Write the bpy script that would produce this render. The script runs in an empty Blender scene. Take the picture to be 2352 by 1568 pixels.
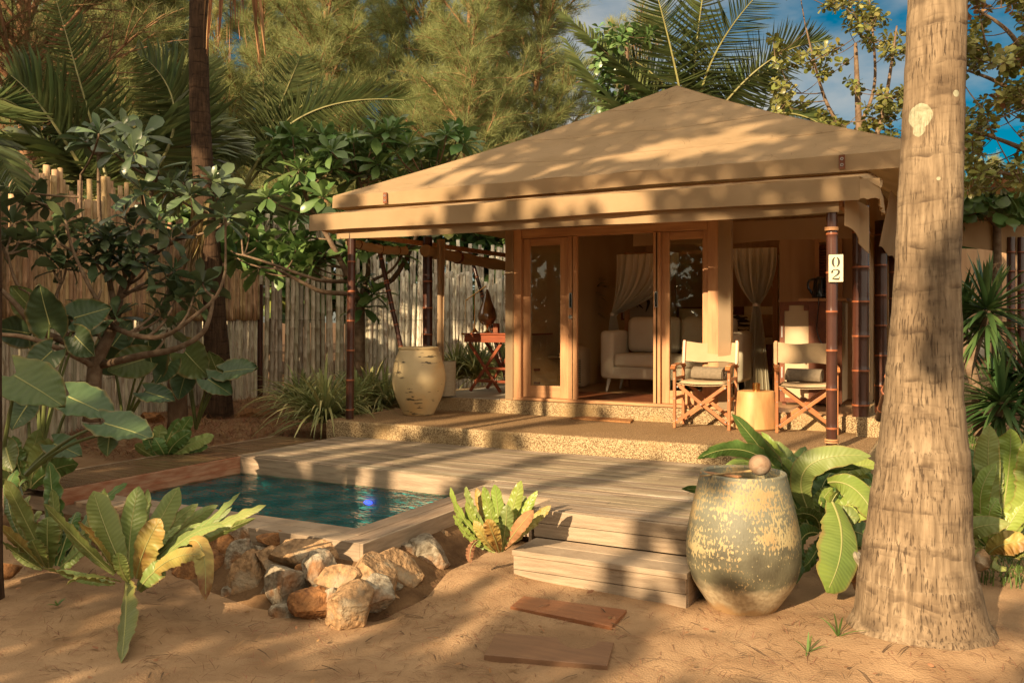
import bpy, math, random
import numpy as np
from mathutils import Vector, Matrix, noise
R = math.radians
sc = bpy.context.scene
COL = sc.collection

# ---------------------------------------------------------------- camera
CAM_F, CAM_CX, CAM_HY, CAM_H, CAM_YAW = 2008.0, 1176.0, 735.0, 1.66, R(27.6)
SN, CS = math.sin(CAM_YAW), math.cos(CAM_YAW)
cam_data = bpy.data.cameras.new("camera")
cam = bpy.data.objects.new("camera", cam_data)
COL.objects.link(cam)
cam.location = (0, 0, CAM_H)
cam.rotation_euler = (R(90), 0, CAM_YAW)
cam_data.sensor_width = 36.0
cam_data.lens = 36.0 * CAM_F / 2352.0
cam_data.shift_y = -(784.0 - CAM_HY) / 2352.0
cam_data.clip_start = 0.05
cam_data.clip_end = 3000
sc.camera = cam

# ---------------------------------------------------------------- light
SUN_EL, SUN_AZ = R(23.5), R(8.0)          # light travels towards +Y, turned 8 deg towards +X
LD = Vector((math.sin(SUN_AZ) * math.cos(SUN_EL), math.cos(SUN_AZ) * math.cos(SUN_EL), -math.sin(SUN_EL)))
sun_data = bpy.data.lights.new("sun", 'SUN')
sun_data.energy = 5.0
sun_data.angle = R(0.5)
sun_data.color = (1.0, 0.75, 0.46)
sun = bpy.data.objects.new("sun", sun_data)
COL.objects.link(sun)
sun.location = (-20, -40, 30)
sun.rotation_euler = LD.to_track_quat('-Z', 'Y').to_euler()

world = bpy.data.worlds.new("World")
sc.world = world
world.use_nodes = True
wn, wl = world.node_tree.nodes, world.node_tree.links
for n_ in list(wn): wn.remove(n_)
w_out = wn.new('ShaderNodeOutputWorld'); w_bg = wn.new('ShaderNodeBackground')
w_sky = wn.new('ShaderNodeTexSky'); w_sky.sky_type = 'NISHITA'; w_sky.sun_disc = False
w_sky.sun_elevation = SUN_EL
w_sky.sun_rotation = math.atan2(-LD.x, -LD.y)
w_sky.air_density = 1.0; w_sky.dust_density = 0.6; w_sky.ozone_density = 3.0
w_hs = wn.new('ShaderNodeHueSaturation'); w_hs.inputs['Saturation'].default_value = 1.9
w_hs.inputs['Value'].default_value = 0.5; w_hs.inputs['Hue'].default_value = 0.475
w_tc = wn.new('ShaderNodeTexCoord'); w_map = wn.new('ShaderNodeMapping')
w_map.inputs['Scale'].default_value = (1.0, 1.0, 2.4)
w_map.inputs['Location'].default_value = (0.35, 0.1, 0.2)
w_nz = wn.new('ShaderNodeTexNoise'); w_nz.inputs['Scale'].default_value = 2.3
w_nz.inputs['Detail'].default_value = 7; w_nz.inputs['Roughness'].default_value = 0.55
w_cr = wn.new('ShaderNodeValToRGB')
w_cr.color_ramp.elements[0].position = 0.46; w_cr.color_ramp.elements[1].position = 0.66
w_sep = wn.new('ShaderNodeSeparateXYZ')
# unseen warm cloud bank added on the sun's side to warm the fill; broken cloud opposite
w_m1 = wn.new('ShaderNodeMapRange'); w_m1.inputs['From Min'].default_value = 0.55; w_m1.inputs['From Max'].default_value = 0.0
w_m1.inputs['To Min'].default_value = 0.0; w_m1.inputs['To Max'].default_value = 0.45
w_add = wn.new('ShaderNodeMath'); w_add.operation = 'ADD'
w_mix = wn.new('ShaderNodeMix'); w_mix.data_type = 'RGBA'
w_cc = wn.new('ShaderNodeMix'); w_cc.data_type = 'RGBA'
w_cc.inputs['A'].default_value = (5.2, 5.0, 4.6, 1)      # cloud away from the sun
w_cc.inputs['B'].default_value = (12.5, 10.7, 8.2, 1)      # added bank, toned warm to tint the ambient light
wl.new(w_tc.outputs['Generated'], w_map.inputs['Vector']); wl.new(w_map.outputs[0], w_nz.inputs['Vector'])
wl.new(w_tc.outputs['Generated'], w_sep.inputs[0]); wl.new(w_sep.outputs['Y'], w_m1.inputs['Value'])
wl.new(w_nz.outputs['Fac'], w_add.inputs[0]); wl.new(w_m1.outputs[0], w_add.inputs[1])
wl.new(w_add.outputs[0], w_cr.inputs['Fac'])
wl.new(w_sky.outputs[0], w_hs.inputs['Color'])
wl.new(w_hs.outputs[0], w_mix.inputs['A']); wl.new(w_cc.outputs['Result'], w_mix.inputs['B'])
w_m2 = wn.new('ShaderNodeMapRange'); w_m2.inputs['From Min'].default_value = 0.75; w_m2.inputs['From Max'].default_value = 0.1
wl.new(w_sep.outputs['Y'], w_m2.inputs['Value']); wl.new(w_m2.outputs[0], w_cc.inputs['Factor'])
wl.new(w_cr.outputs['Color'], w_mix.inputs['Factor'])
wl.new(w_mix.outputs['Result'], w_bg.inputs['Color'])
w_bg.inputs['Strength'].default_value = 0.052
wl.new(w_bg.outputs[0], w_out.inputs[0])

sc.view_settings.view_transform = 'Standard'
sc.view_settings.look = 'None'
sc.view_settings.exposure = 1.13
sc.view_settings.gamma = 1.0
sc.view_settings.use_curve_mapping = False
sc.cycles.max_bounces = 6
sc.cycles.diffuse_bounces = 4
sc.cycles.glossy_bounces = 3
sc.cycles.transmission_bounces = 4
sc.cycles.transparent_max_bounces = 8
sc.cycles.use_denoising = True
sc.cycles.sample_clamp_indirect = 6.0

# ---------------------------------------------------------------- helpers
def at(x, y, d):
    """photo pixel (2352 wide) at distance d along the view axis -> world point"""
    l = (x - CAM_CX) / CAM_F * d
    return np.array((-SN * d + CS * l, CS * d + SN * l, CAM_H + (CAM_HY - y) / CAM_F * d))
def at_z(x, y, z): return at(x, y, CAM_F * (CAM_H - z) / (y - CAM_HY))
def at_y(x, y, Y):
    r = (x - CAM_CX) / CAM_F
    return at(x, y, Y / (CS + SN * r))
def at_x(x, y, X):
    r = (x - CAM_CX) / CAM_F
    return at(x, y, X / (-SN + CS * r))
def V(*a): return np.array(a, float)
def nrm(a):
    a = np.asarray(a, float); n = np.linalg.norm(a, axis=-1, keepdims=True); n[n < 1e-9] = 1
    return a / n

class MB:
    def __init__(s): s.v = []; s.q = []; s.n = 0; s.uv = {}
    def add(s, v, f, m=0):
        v = np.asarray(v, float).reshape(-1, 3)
        if isinstance(f, np.ndarray): s.q.append((f + s.n, m))
        else:
            by = {}
            for p in f: by.setdefault(len(p), []).append(p)
            for k, l in by.items(): s.q.append((np.array(l, int) + s.n, m))
        s.v.append(v); s.n += len(v)
        return s
    def box(s, x0, x1, y0, y1, z0, z1, m=0, rot=None, c=None):
        v = np.array([(x, y, z) for z in (z0, z1) for y in (y0, y1) for x in (x0, x1)], float)
        if rot is not None:
            c = v.mean(0) if c is None else np.array(c)
            v = (v - c) @ np.array(rot).T + c
        return s.add(v, [(0, 2, 3, 1), (4, 5, 7, 6), (0, 1, 5, 4), (2, 6, 7, 3), (0, 4, 6, 2), (1, 3, 7, 5)], m)
    def beam(s, a, b, w, h, m=0, up=(0, 0, 1)):
        a, b = np.array(a, float), np.array(b, float)
        d = nrm(b - a); u = np.array(up, float)
        if abs(d @ u) > .95: u = V(0, 1, 0)
        sd = nrm(np.cross(d, u)); u = np.cross(sd, d)
        v = [p + sd * i * w / 2 + u * j * h / 2 for p in (a, b) for i, j in ((-1, -1), (1, -1), (1, 1), (-1, 1))]
        return s.add(v, [(3, 2, 1, 0), (4, 5, 6, 7), (0, 1, 5, 4), (1, 2, 6, 5), (2, 3, 7, 6), (3, 0, 4, 7)], m)
    def tube(s, pts, rad, n=8, m=0, cap=True, squash=1.0):
        P = np.array(pts, float); k = len(P)
        rad = np.full(k, rad) if np.isscalar(rad) else np.array(rad, float)
        T = nrm(np.gradient(P, axis=0))
        ref = V(0, 0, 1) if abs(T[0][2]) < .9 else V(1, 0, 0)
        a = nrm(np.cross(T[0], ref)); vs = []
        th = np.arange(n) * 2 * math.pi / n
        for i in range(k):
            a = nrm(a - T[i] * (a @ T[i])); b = np.cross(T[i], a)
            vs.append(P[i] + rad[i] * (np.cos(th)[:, None] * a + squash * np.sin(th)[:, None] * b))
        v = np.concatenate(vs)
        j = np.arange(n); j2 = (j + 1) % n
        f = np.concatenate([np.stack([i * n + j, i * n + j2, (i + 1) * n + j2, (i + 1) * n + j], 1) for i in range(k - 1)])
        s.add(v, f, m)
        if cap:
            nn = s.n - len(v)
            s.q.append((np.array([list(range(n))[::-1]]) + nn, m)); s.q.append((np.array([[(k - 1) * n + t for t in range(n)]]) + nn, m))
        return s
    def lathe(s, prof, c, n=32, m=0, wob=None):
        th = np.arange(n) * 2 * math.pi / n; vs = []
        for i, (r, z) in enumerate(prof):
            rr = np.full(n, r) if wob is None else r * (1 + np.array([wob(t, z) for t in th]))
            vs.append(np.stack([c[0] + rr * np.cos(th), c[1] + rr * np.sin(th), np.full(n, c[2] + z)], 1))
        v = np.concatenate(vs); k = len(prof); j = np.arange(n); j2 = (j + 1) % n
        f = np.concatenate([np.stack([i * n + j, i * n + j2, (i + 1) * n + j2, (i + 1) * n + j], 1) for i in range(k - 1)])
        return s.add(v, f, m)
    def grid(s, G, m=0, flip=False, uv=False):
        G = np.asarray(G, float); a, b = G.shape[:2]
        if uv:
            U = np.zeros((a, b, 3)); U[..., 0] = np.linspace(0, 1, a)[:, None] * uv; U[..., 1] = np.linspace(-1, 1, b)[None]; s.uv[len(s.v)] = U.reshape(-1, 3)
        i, j = np.meshgrid(np.arange(a - 1), np.arange(b - 1), indexing='ij')
        p = (i * b + j).ravel()
        f = np.stack([p, p + 1, p + b + 1, p + b], 1)
        if flip: f = f[:, ::-1]
        return s.add(G.reshape(-1, 3), f, m)
    def inst(s, tv, tf, pos, X, Z, scale, m=0):
        """many copies of a template: local x -> X, local z -> near Z"""
        X = nrm(X); Y = nrm(np.cross(Z, X)); Zz = np.cross(X, Y)
        sc_ = np.asarray(scale, float)
        if sc_.ndim == 1: sc_ = np.stack([sc_] * 3, 1)
        tv = np.asarray(tv, float)
        v = pos[:, None, :] + tv[None, :, 0:1] * (X * sc_[:, 0:1])[:, None, :] + tv[None, :, 1:2] * (Y * sc_[:, 1:2])[:, None, :] \
            + tv[None, :, 2:3] * (Zz * sc_[:, 2:3])[:, None, :]
        k = len(tv); off = np.arange(len(pos)) * k
        for fs in tf:
            s.q.append(((np.array(fs)[None] + off[:, None, None]).reshape(-1, len(fs[0])) + s.n, m))
        s.v.append(v.reshape(-1, 3)); s.n += len(pos) * k
        return s
    def mesh(s, name, mats, origin, smooth):
        v = np.concatenate(s.v) - np.array(origin)
        me = bpy.data.meshes.new(name)
        me.vertices.add(len(v)); me.vertices.foreach_set('co', v.ravel().astype(np.float32))
        idx = []; st = []; mi = []; c = 0
        for f, m in s.q:
            if len(f) == 0: continue
            k = f.shape[1]; idx.append(f.ravel()); st.append(c + np.arange(len(f)) * k); mi.append(np.full(len(f), m)); c += f.size
        idx = np.concatenate(idx); st = np.concatenate(st); mi = np.concatenate(mi)
        me.loops.add(len(idx)); me.loops.foreach_set('vertex_index', idx.astype(np.int32))
        me.polygons.add(len(st)); me.polygons.foreach_set('loop_start', st.astype(np.int32))
        me.polygons.foreach_set('material_index', mi.astype(np.int32))
        me.polygons.foreach_set('use_smooth', np.full(len(st), bool(smooth)))
        me.update(calc_edges=True)
        if s.uv:
            U = np.concatenate([s.uv.get(i, np.zeros((len(c_), 3))) for i, c_ in enumerate(s.v)]); at_ = me.attributes.new('blade', 'FLOAT_VECTOR', 'POINT'); at_.data.foreach_set('vector', U.ravel().astype(np.float32))
        for m in (mats if isinstance(mats, (list, tuple)) else [mats]): me.materials.append(m)
        return me
    def build(s, name, mats, parent=None, smooth=True, bevel=0, solid=0, base=None, label=None):
        allv = np.concatenate(s.v)
        if parent is None:
            o0 = np.array(base) if base is not None else np.array([(allv[:, 0].min() + allv[:, 0].max()) / 2, (allv[:, 1].min() + allv[:, 1].max()) / 2, allv[:, 2].min()])
        else:
            o0 = np.zeros(3); p = parent
            while p is not None: o0 = o0 + np.array(p.location); p = p.parent
        me = s.mesh(name, mats, o0, smooth)
        o = bpy.data.objects.new(name, me); COL.objects.link(o)
        if parent is None: o.location = o0
        else: o.parent = parent
        if smooth and smooth != 'full': me.set_sharp_from_angle(angle=R(40))
        if solid:
            md = o.modifiers.new('thickness', 'SOLIDIFY'); md.thickness = solid; md.offset = 0
            me2 = o.modifiers.new('edges', 'EDGE_SPLIT'); me2.split_angle = R(50); me2.use_edge_sharp = False
        if bevel:
            md = o.modifiers.new('bevel', 'BEVEL'); md.width = bevel; md.segments = 2; md.limit_method = 'ANGLE'; md.angle_limit = R(50)
        if label: o['label'] = label
        return o

def thing(name, label, cat, loc, group=None):
    o = bpy.data.objects.new(name, None); COL.objects.link(o)
    o.location = tuple(float(t) for t in loc); o.empty_display_size = .1
    o['label'] = label; o['category'] = cat
    if group: o['group'] = group
    return o
def tag(o, label, cat, group=None, kind=None):
    o['label'] = label; o['category'] = cat
    if group: o['group'] = group
    if kind: o['kind'] = kind
    return o
def struct(o, label=None):
    o['kind'] = 'structure'
    if label: o['label'] = label
    return o
def copy_tree(o, parent=None):
    c = o.copy(); COL.objects.link(c); c.parent = parent
    for ch in [k for k in list(bpy.data.objects) if k.parent == o]: copy_tree(ch, c)
    return c
def bez(a, b, c, n=12):
    t = np.linspace(0, 1, n)[:, None]
    a, b, c = (np.array(k, float) for k in (a, b, c))
    return (1 - t) ** 2 * a + 2 * t * (1 - t) * b + t * t * c
def spline(pts, n=24):
    P = np.array(pts, float); k = len(P)
    t = np.linspace(0, k - 1, n); out = []
    for u in t:
        i = min(int(u), k - 2); f = u - i
        p0, p1, p2, p3 = P[max(i - 1, 0)], P[i], P[i + 1], P[min(i + 2, k - 1)]
        out.append(.5 * ((2 * p1) + (-p0 + p2) * f + (2 * p0 - 5 * p1 + 4 * p2 - p3) * f * f + (-p0 + 3 * p1 - 3 * p2 + p3) * f ** 3))
    return np.array(out)

# ---------------------------------------------------------------- materials
def mat(name, c1, c2=None, scale=4.0, rough=.75, bump=0., bscale=30., stretch=(1, 1, 1), island=0., spec=.3, trans=0.,
        detail=5., metal=0., lo=.35, hi=.65, c3=None, s3=1.2, coat=0., tcol=None, bvor=False, sheen=0., veins=0.):
    m = bpy.data.materials.new(name); m.use_nodes = True
    nt = m.node_tree; N, L = nt.nodes, nt.links
    b = N['Principled BSDF']
    b.inputs['Roughness'].default_value = rough; b.inputs['Metallic'].default_value = metal
    b.inputs['Specular IOR Level'].default_value = spec; b.inputs['Coat Weight'].default_value = coat
    b.inputs['Coat Roughness'].default_value = .12
    tc = N.new('ShaderNodeTexCoord'); mp = N.new('ShaderNodeMapping'); mp.inputs['Scale'].default_value = stretch
    L.new(tc.outputs['Object'], mp.inputs['Vector'])
    def noise_(s, d=detail, src=None):
        n = N.new('ShaderNodeTexNoise'); n.inputs['Scale'].default_value = s; n.inputs['Detail'].default_value = d
        L.new((src or mp).outputs[0] if src is None else src, n.inputs['Vector']); return n
    def mixc(f, a, c, fac_sock):
        x = N.new('ShaderNodeMix'); x.data_type = 'RGBA'
        if isinstance(a, tuple): x.inputs['A'].default_value = (*a, 1)
        else: L.new(a, x.inputs['A'])
        if isinstance(c, tuple): x.inputs['B'].default_value = (*c, 1)
        else: L.new(c, x.inputs['B'])
        L.new(fac_sock, x.inputs['Factor']); return x.outputs['Result']
    col = None
    if c2 is not None:
        n = noise_(scale); r = N.new('ShaderNodeMapRange')
        r.inputs['From Min'].default_value = lo; r.inputs['From Max'].default_value = hi
        L.new(n.outputs['Fac'], r.inputs['Value']); col = mixc(0, tuple(c1), tuple(c2), r.outputs[0])
    if c3 is not None:
        n = noise_(s3, 6.); r = N.new('ShaderNodeMapRange')
        r.inputs['From Min'].default_value = .52; r.inputs['From Max'].default_value = .66
        L.new(n.outputs['Fac'], r.inputs['Value']); col = mixc(0, col if col else tuple(c1), tuple(c3), r.outputs[0])
    if island:
        g = N.new('ShaderNodeNewGeometry'); r = N.new('ShaderNodeMapRange')
        r.inputs['To Min'].default_value = 1 - island; r.inputs['To Max'].default_value = 1 + island
        L.new(g.outputs['Random Per Island'], r.inputs['Value'])
        h = N.new('ShaderNodeHueSaturation')
        if col is None: h.inputs['Color'].default_value = (*c1, 1)
        else: L.new(col, h.inputs['Color'])
        L.new(r.outputs[0], h.inputs['Value'])
        r2 = N.new('ShaderNodeMapRange'); r2.inputs['To Min'].default_value = .5 - .03 * min(1, island * 2); r2.inputs['To Max'].default_value = .5 + .03 * min(1, island * 2)
        fr = N.new('ShaderNodeMath'); fr.operation = 'MULTIPLY'; fr.inputs[1].default_value = 7.31
        f2 = N.new('ShaderNodeMath'); f2.operation = 'FRACT'
        L.new(g.outputs['Random Per Island'], fr.inputs[0]); L.new(fr.outputs[0], f2.inputs[0]); L.new(f2.outputs[0], r2.inputs['Value'])
        L.new(r2.outputs[0], h.inputs['Hue']); col = h.outputs[0]
    if col is None: b.inputs['Base Color'].default_value = (*c1, 1)
    else: L.new(col, b.inputs['Base Color'])
    if veins:
        at_ = N.new('ShaderNodeAttribute'); at_.attribute_name = 'blade'; sx = N.new('ShaderNodeSeparateXYZ'); L.new(at_.outputs['Vector'], sx.inputs[0])
        def mm(op, a_, b_=0.):
            k = N.new('ShaderNodeMath'); k.operation = op
            for i_, v_ in enumerate((a_, b_)):
                if isinstance(v_, (int, float)): k.inputs[i_].default_value = v_
                else: L.new(v_, k.inputs[i_])
            return k.outputs[0]
        ab = mm('ABSOLUTE', sx.outputs['Y']); pn = noise_(6, 2.); ph = mm('ADD', mm('SUBTRACT', mm('MULTIPLY', sx.outputs['X'], veins), mm('MULTIPLY', ab, 9.)), mm('MULTIPLY', pn.outputs['Fac'], 9.)); wv = mm('SINE', ph)
        nn_ = noise_(14, 3.); wv2 = mm('ADD', mm('MULTIPLY', wv, .5), mm('MULTIPLY', nn_.outputs['Fac'], .9))
        hv = N.new('ShaderNodeHueSaturation'); L.new(col, hv.inputs['Color']); r_ = N.new('ShaderNodeMapRange')
        for k_, v_ in zip(('From Min', 'From Max', 'To Min', 'To Max'), (-.3, 1.2, 1.07, .93)): r_.inputs[k_].default_value = v_
        L.new(wv2, r_.inputs['Value']); L.new(r_.outputs[0], hv.inputs['Value'])
        em = N.new('ShaderNodeMix'); em.data_type = 'RGBA'; em.inputs['B'].default_value = (.30, .20, .07, 1); L.new(hv.outputs[0], em.inputs['A'])
        ed = N.new('ShaderNodeMapRange'); ed.inputs['From Min'].default_value = .86; ed.inputs['From Max'].default_value = 1.02; ed.inputs['To Max'].default_value = .8; nq = noise_(5, 4.)
        L.new(mm('MULTIPLY', mm('ADD', ab, mm('MULTIPLY', mm('SUBTRACT', nq.outputs['Fac'], .55), .45)), 1.), ed.inputs['Value']); L.new(ed.outputs[0], em.inputs['Factor'])
        col = em.outputs['Result']; L.new(col, b.inputs['Base Color'])
        bm = N.new('ShaderNodeBump'); bm.inputs['Strength'].default_value = .22; bm.inputs['Distance'].default_value = .005
        L.new(wv2, bm.inputs['Height']); L.new(bm.outputs[0], b.inputs['Normal'])
    elif bump:
        if bvor:
            n = N.new('ShaderNodeTexVoronoi'); n.inputs['Scale'].default_value = bscale; L.new(mp.outputs[0], n.inputs['Vector']); sock = n.outputs['Distance']
        else:
            n = noise_(bscale, 4.); sock = n.outputs['Fac']
        bm = N.new('ShaderNodeBump'); bm.inputs['Strength'].default_value = bump; bm.inputs['Distance'].default_value = .02
        L.new(sock, bm.inputs['Height']); L.new(bm.outputs[0], b.inputs['Normal'])
    if trans:
        t = N.new('ShaderNodeBsdfTranslucent'); mx = N.new('ShaderNodeMixShader'); mx.inputs[0].default_value = trans
        if tcol: t.inputs['Color'].default_value = (*tcol, 1)
        elif col is None: t.inputs['Color'].default_value = (*c1, 1)
        else: L.new(col, t.inputs['Color'])
        L.new(b.outputs[0], mx.inputs[1]); L.new(t.outputs[0], mx.inputs[2]); L.new(mx.outputs[0], N['Material Output'].inputs[0])
    return m

M = {}
M['sand'] = mat('sand', (.37, .24, .135), (.29, .18, .098), 3.5, .95, .45, 90, c3=(.235, .145, .08), s3=.9, spec=.1, detail=9)
M['soil'] = mat('soil', (.09, .05, .025), (.17, .10, .05), 6, .95, .8, 30, spec=.1)
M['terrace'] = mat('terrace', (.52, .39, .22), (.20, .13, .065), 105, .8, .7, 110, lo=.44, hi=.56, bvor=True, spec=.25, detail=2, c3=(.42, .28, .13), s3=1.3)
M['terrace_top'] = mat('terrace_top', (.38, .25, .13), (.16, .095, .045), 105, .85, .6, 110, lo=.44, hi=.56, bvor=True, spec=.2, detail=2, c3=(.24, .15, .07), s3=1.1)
M['deck'] = mat('deck_wood', (.29, .225, .15), (.18, .135, .09), 2.2, .7, .35, 16, stretch=(1, 14, 8), island=.16, spec=.25, c3=(.36, .295, .22), s3=1.5)
M['deck_y'] = mat('deck_wood_y', (.36, .265, .18), (.24, .17, .11), 2.2, .7, .35, 16, stretch=(14, 1, 8), island=.12, spec=.25)
M['wet'] = mat('wet_deck', (.11, .06, .03), (.19, .115, .065), 2.2, .22, .2, 16, stretch=(1, 14, 8), island=.12, spec=.5)
M['fascia'] = mat('fascia_wood', (.37, .285, .195), (.26, .195, .13), 3, .65, .25, 14, stretch=(1.5, 1.5, 16), island=.1, spec=.25)
M['redfascia'] = mat('red_fascia', (.26, .10, .05), (.36, .2, .12), 4, .6, .2, 14, stretch=(1.5, 1.5, 9), spec=.25)
M['canvas'] = mat('canvas', (.60, .44, .265), (.53, .38, .22), 1.6, .85, .22, 9, c3=(.49, .35, .20), s3=.9, spec=.1, trans=.5)
M['canvas_d'] = mat('canvas_inner', (.62, .47, .30), (.56, .41, .25), 2, .85, .1, 8, spec=.1, trans=.65)
M['wall_in'] = mat('inner_wall', (.58, .38, .22), (.48, .30, .17), 2, .7, .1, 10, stretch=(6, 6, .6), spec=.2, trans=.25)
M['teak'] = mat('teak', (.50, .27, .12), (.38, .185, .08), 2.6, .5, .12, 12, stretch=(9, 9, .9), spec=.4, island=.05)
M['teak_x'] = mat('teak_x', (.50, .27, .12), (.36, .175, .075), 2.6, .5, .12, 12, stretch=(.9, 9, 9), spec=.4, island=.05)
M['chairwood'] = mat('chair_wood', (.42, .17, .055), (.30, .11, .035), 6, .4, .05, 20, spec=.5, island=.08)
M['mahogany'] = mat('mahogany', (.26, .065, .022), (.17, .04, .015), 5, .35, .03, 20, spec=.5, stretch=(1, 6, 6))
M['cloth'] = mat('seat_canvas', (.45, .33, .20), (.40, .29, .17), 6, .9, .25, 160, spec=.1)
M['sofa'] = mat('sofa_fabric', (.64, .56, .44), (.6, .52, .4), 5, .95, .2, 140, spec=.1)
M['towel'] = mat('towel', (.22, .175, .12), (.27, .215, .15), 40, 1, .8, 150, spec=.05)
M['net'] = mat('net', (.90, .84, .72), (.84, .78, .66), 3, .9, 0, spec=.05, trans=.4)
M['white'] = mat('linen', (.72, .66, .56), (.66, .6, .5), 5, .9, .15, 30, spec=.1)
M['bamboo_d'] = mat('dark_bamboo', (.035, .014, .009), (.07, .024, .013), 4, .3, .05, 12, stretch=(3, 3, .8), spec=.35, coat=.08)
M['bamboo_r'] = mat('red_bamboo', (.085, .03, .018), (.045, .018, .012), 3, .26, .04, 12, stretch=(3, 3, .7), spec=.45, coat=.2)
M['node'] = mat('bamboo_node', (.33, .10, .035), (.22, .07, .03), 20, .4, spec=.4)
M['fence_g'] = mat('grey_bamboo', (.40, .35, .25), (.48, .42, .31), 3, .6, .15, 25, stretch=(5, 5, 1), island=.30, spec=.3, c3=(.26, .2, .13), s3=4)
M['fence_w'] = mat('pale_bamboo', (.52, .47, .36), (.62, .58, .47), 3, .7, .25, 25, stretch=(5, 5, 1), island=.26, spec=.25, c3=(.27, .2, .13), s3=6)
M['fence_o'] = mat('tan_bamboo', (.46, .30, .16), (.36, .22, .11), 3, .55, .15, 25, stretch=(5, 5, 1), island=.28, spec=.35, c3=(.24, .15, .07), s3=5)
M['dark'] = mat('dark_twine', (.05, .035, .02), rough=.9)
M['rock'] = mat('rock_tan', (.40, .25, .13), (.15, .09, .045), 24, .85, 1., 40, c3=(.34, .27, .18), s3=6, spec=.2, detail=8)
M['rock_g'] = mat('rock_grey', (.36, .31, .23), (.14, .11, .075), 26, .85, 1., 40, c3=(.27, .135, .06), s3=5, spec=.2, detail=8)
M['rock_o'] = mat('rock_rust', (.34, .16, .06), (.12, .055, .025), 24, .85, 1., 40, c3=(.24, .12, .05), s3=6, spec=.2, detail=8)
M['lining'] = mat('ceiling_lining', (.86, .79, .66), (.8, .72, .58), 2, .9, .1, 8, spec=.05, trans=.8)
M['glass'] = None
def leafmat(name, c1, c2, trans=.3, rough=.45, island=.3, c3=None, s3=3., scale=3, spec=.4, tc=None, bump=0, bscale=20, veins=0.):
    return mat(name, c1, c2, scale, rough, bump, bscale, island=island, spec=spec, trans=trans, c3=c3, s3=s3, tcol=tc, veins=veins)
M['fern'] = leafmat('fern_green', (.20, .26, .075), (.25, .30, .09), .3, .42, .2, c3=(.32, .33, .10), s3=2.5, veins=230.)
M['fern_d'] = leafmat('fern_deep', (.07, .14, .035), (.11, .19, .045), .25, .36, .2, veins=230.)
M['fern_l'] = leafmat('fern_bright', (.22, .31, .06), (.29, .36, .08), .3, .36, .18, veins=230.)
M['fern_y'] = leafmat('fern_yellow', (.40, .36, .10), (.44, .28, .08), .3, .45, .1, c3=(.22, .09, .025), s3=4.5, scale=6, veins=230.)
M['rib'] = mat('leaf_midrib', (.30, .30, .11), rough=.5)
M['rib_d'] = mat('leaf_midrib_dark', (.03, .02, .01), rough=.5)
M['alo'] = leafmat('alocasia', (.05, .095, .04), (.08, .13, .05), .25, .4, .25, veins=60.)
M['alo_l'] = leafmat('alocasia_light', (.10, .15, .045), (.15, .19, .06), .35, .35, .2, veins=60.)
M['alo_stem'] = mat('alocasia_stem', (.12, .15, .04), (.08, .09, .03), 6, .5)
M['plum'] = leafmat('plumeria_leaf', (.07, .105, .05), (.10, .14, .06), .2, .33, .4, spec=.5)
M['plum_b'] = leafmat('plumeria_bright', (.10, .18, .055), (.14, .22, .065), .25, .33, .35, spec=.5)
M['palm'] = leafmat('palm_leaf', (.11, .15, .055), (.16, .19, .07), .35, .35, .35, spec=.5)
M['palm_l'] = leafmat('palm_leaf_light', (.20, .24, .10), (.26, .29, .13), .3, .35, .3, spec=.5)
M['rachis'] = mat('palm_rachis', (.22, .21, .07), (.16, .14, .05), 5, .5)
M['casu'] = leafmat('casuarina', (.25, .295, .12), (.35, .365, .15), .55, .6, .4, spec=.2)
M['casu_d'] = leafmat('casuarina_dark', (.15, .155, .06), (.21, .20, .08), .5, .6, .35, spec=.2)
M['casu_y'] = leafmat('casuarina_gold', (.34, .36, .14), (.43, .42, .165), .55, .6, .35, spec=.2)
M['almond'] = leafmat('almond_leaf', (.15, .165, .04), (.21, .20, .05), .3, .35, .4, spec=.4)
M['drac'] = leafmat('dracaena', (.05, .10, .03), (.085, .145, .045), .2, .35, .35, spec=.45)
M['grass'] = leafmat('grass', (.08, .13, .03), (.12, .17, .04), .3, .5, .4)
M['strip'] = leafmat('striped_leaf', (.24, .28, .11), (.34, .36, .15), .3, .4, .4)
M['strip_y'] = leafmat('striped_edge', (.55, .50, .22), (.48, .44, .18), .2, .4, .2)
M['dead'] = mat('dead_leaf', (.36, .19, .09), (.24, .12, .055), 3, .8, .2, 14, island=.25, trans=.15)
M['bark'] = mat('bark', (.10, .06, .035), (.17, .11, .065), 9, .9, .8, 20, stretch=(1, 1, .5), spec=.15)
M['bark_w'] = mat('bark_casuarina', (.32, .17, .09), (.20, .11, .06), 9, .9, .8, 12, spec=.15)
M['plumbark'] = mat('plumeria_bark', (.12, .075, .045), (.2, .14, .09), 14, .8, .5, 30, spec=.2)
M['bark_p'] = mat('left_palm_bark', (.13, .07, .04), (.06, .035, .02), 5, .9, .7, 16, stretch=(1, 1, 4), spec=.15, c3=(.25, .18, .12), s3=5)
M['metal'] = mat('steel', (.6, .58, .54), rough=.3, metal=1.)
M['brass'] = mat('brass', (.75, .42, .14), rough=.22, metal=1.)
M['black'] = mat('black_gloss', (.015, .015, .015), rough=.12, spec=.6)
M['leather'] = mat('leather', (.20, .065, .025), (.14, .045, .02), 10, .45, .1, 60)
M['panel'] = mat('cabinet_canvas', (.52, .39, .25), (.46, .34, .21), 2, .8, .1, 60, spec=.1)
M['floor_in'] = mat('inside_floor', (.42, .26, .14), (.34, .2, .1), 2, .35, .08, 10, stretch=(1, 9, 1), spec=.4)
M['floor_g'] = mat('porch_floor', (.36, .33, .27), (.31, .28, .22), 3, .6)
M['urn'] = mat('urn_glaze', (.60, .48, .27), (.52, .39, .2), 3, .5, .15, 20, c3=(.56, .36, .16), s3=2, spec=.3)
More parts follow.
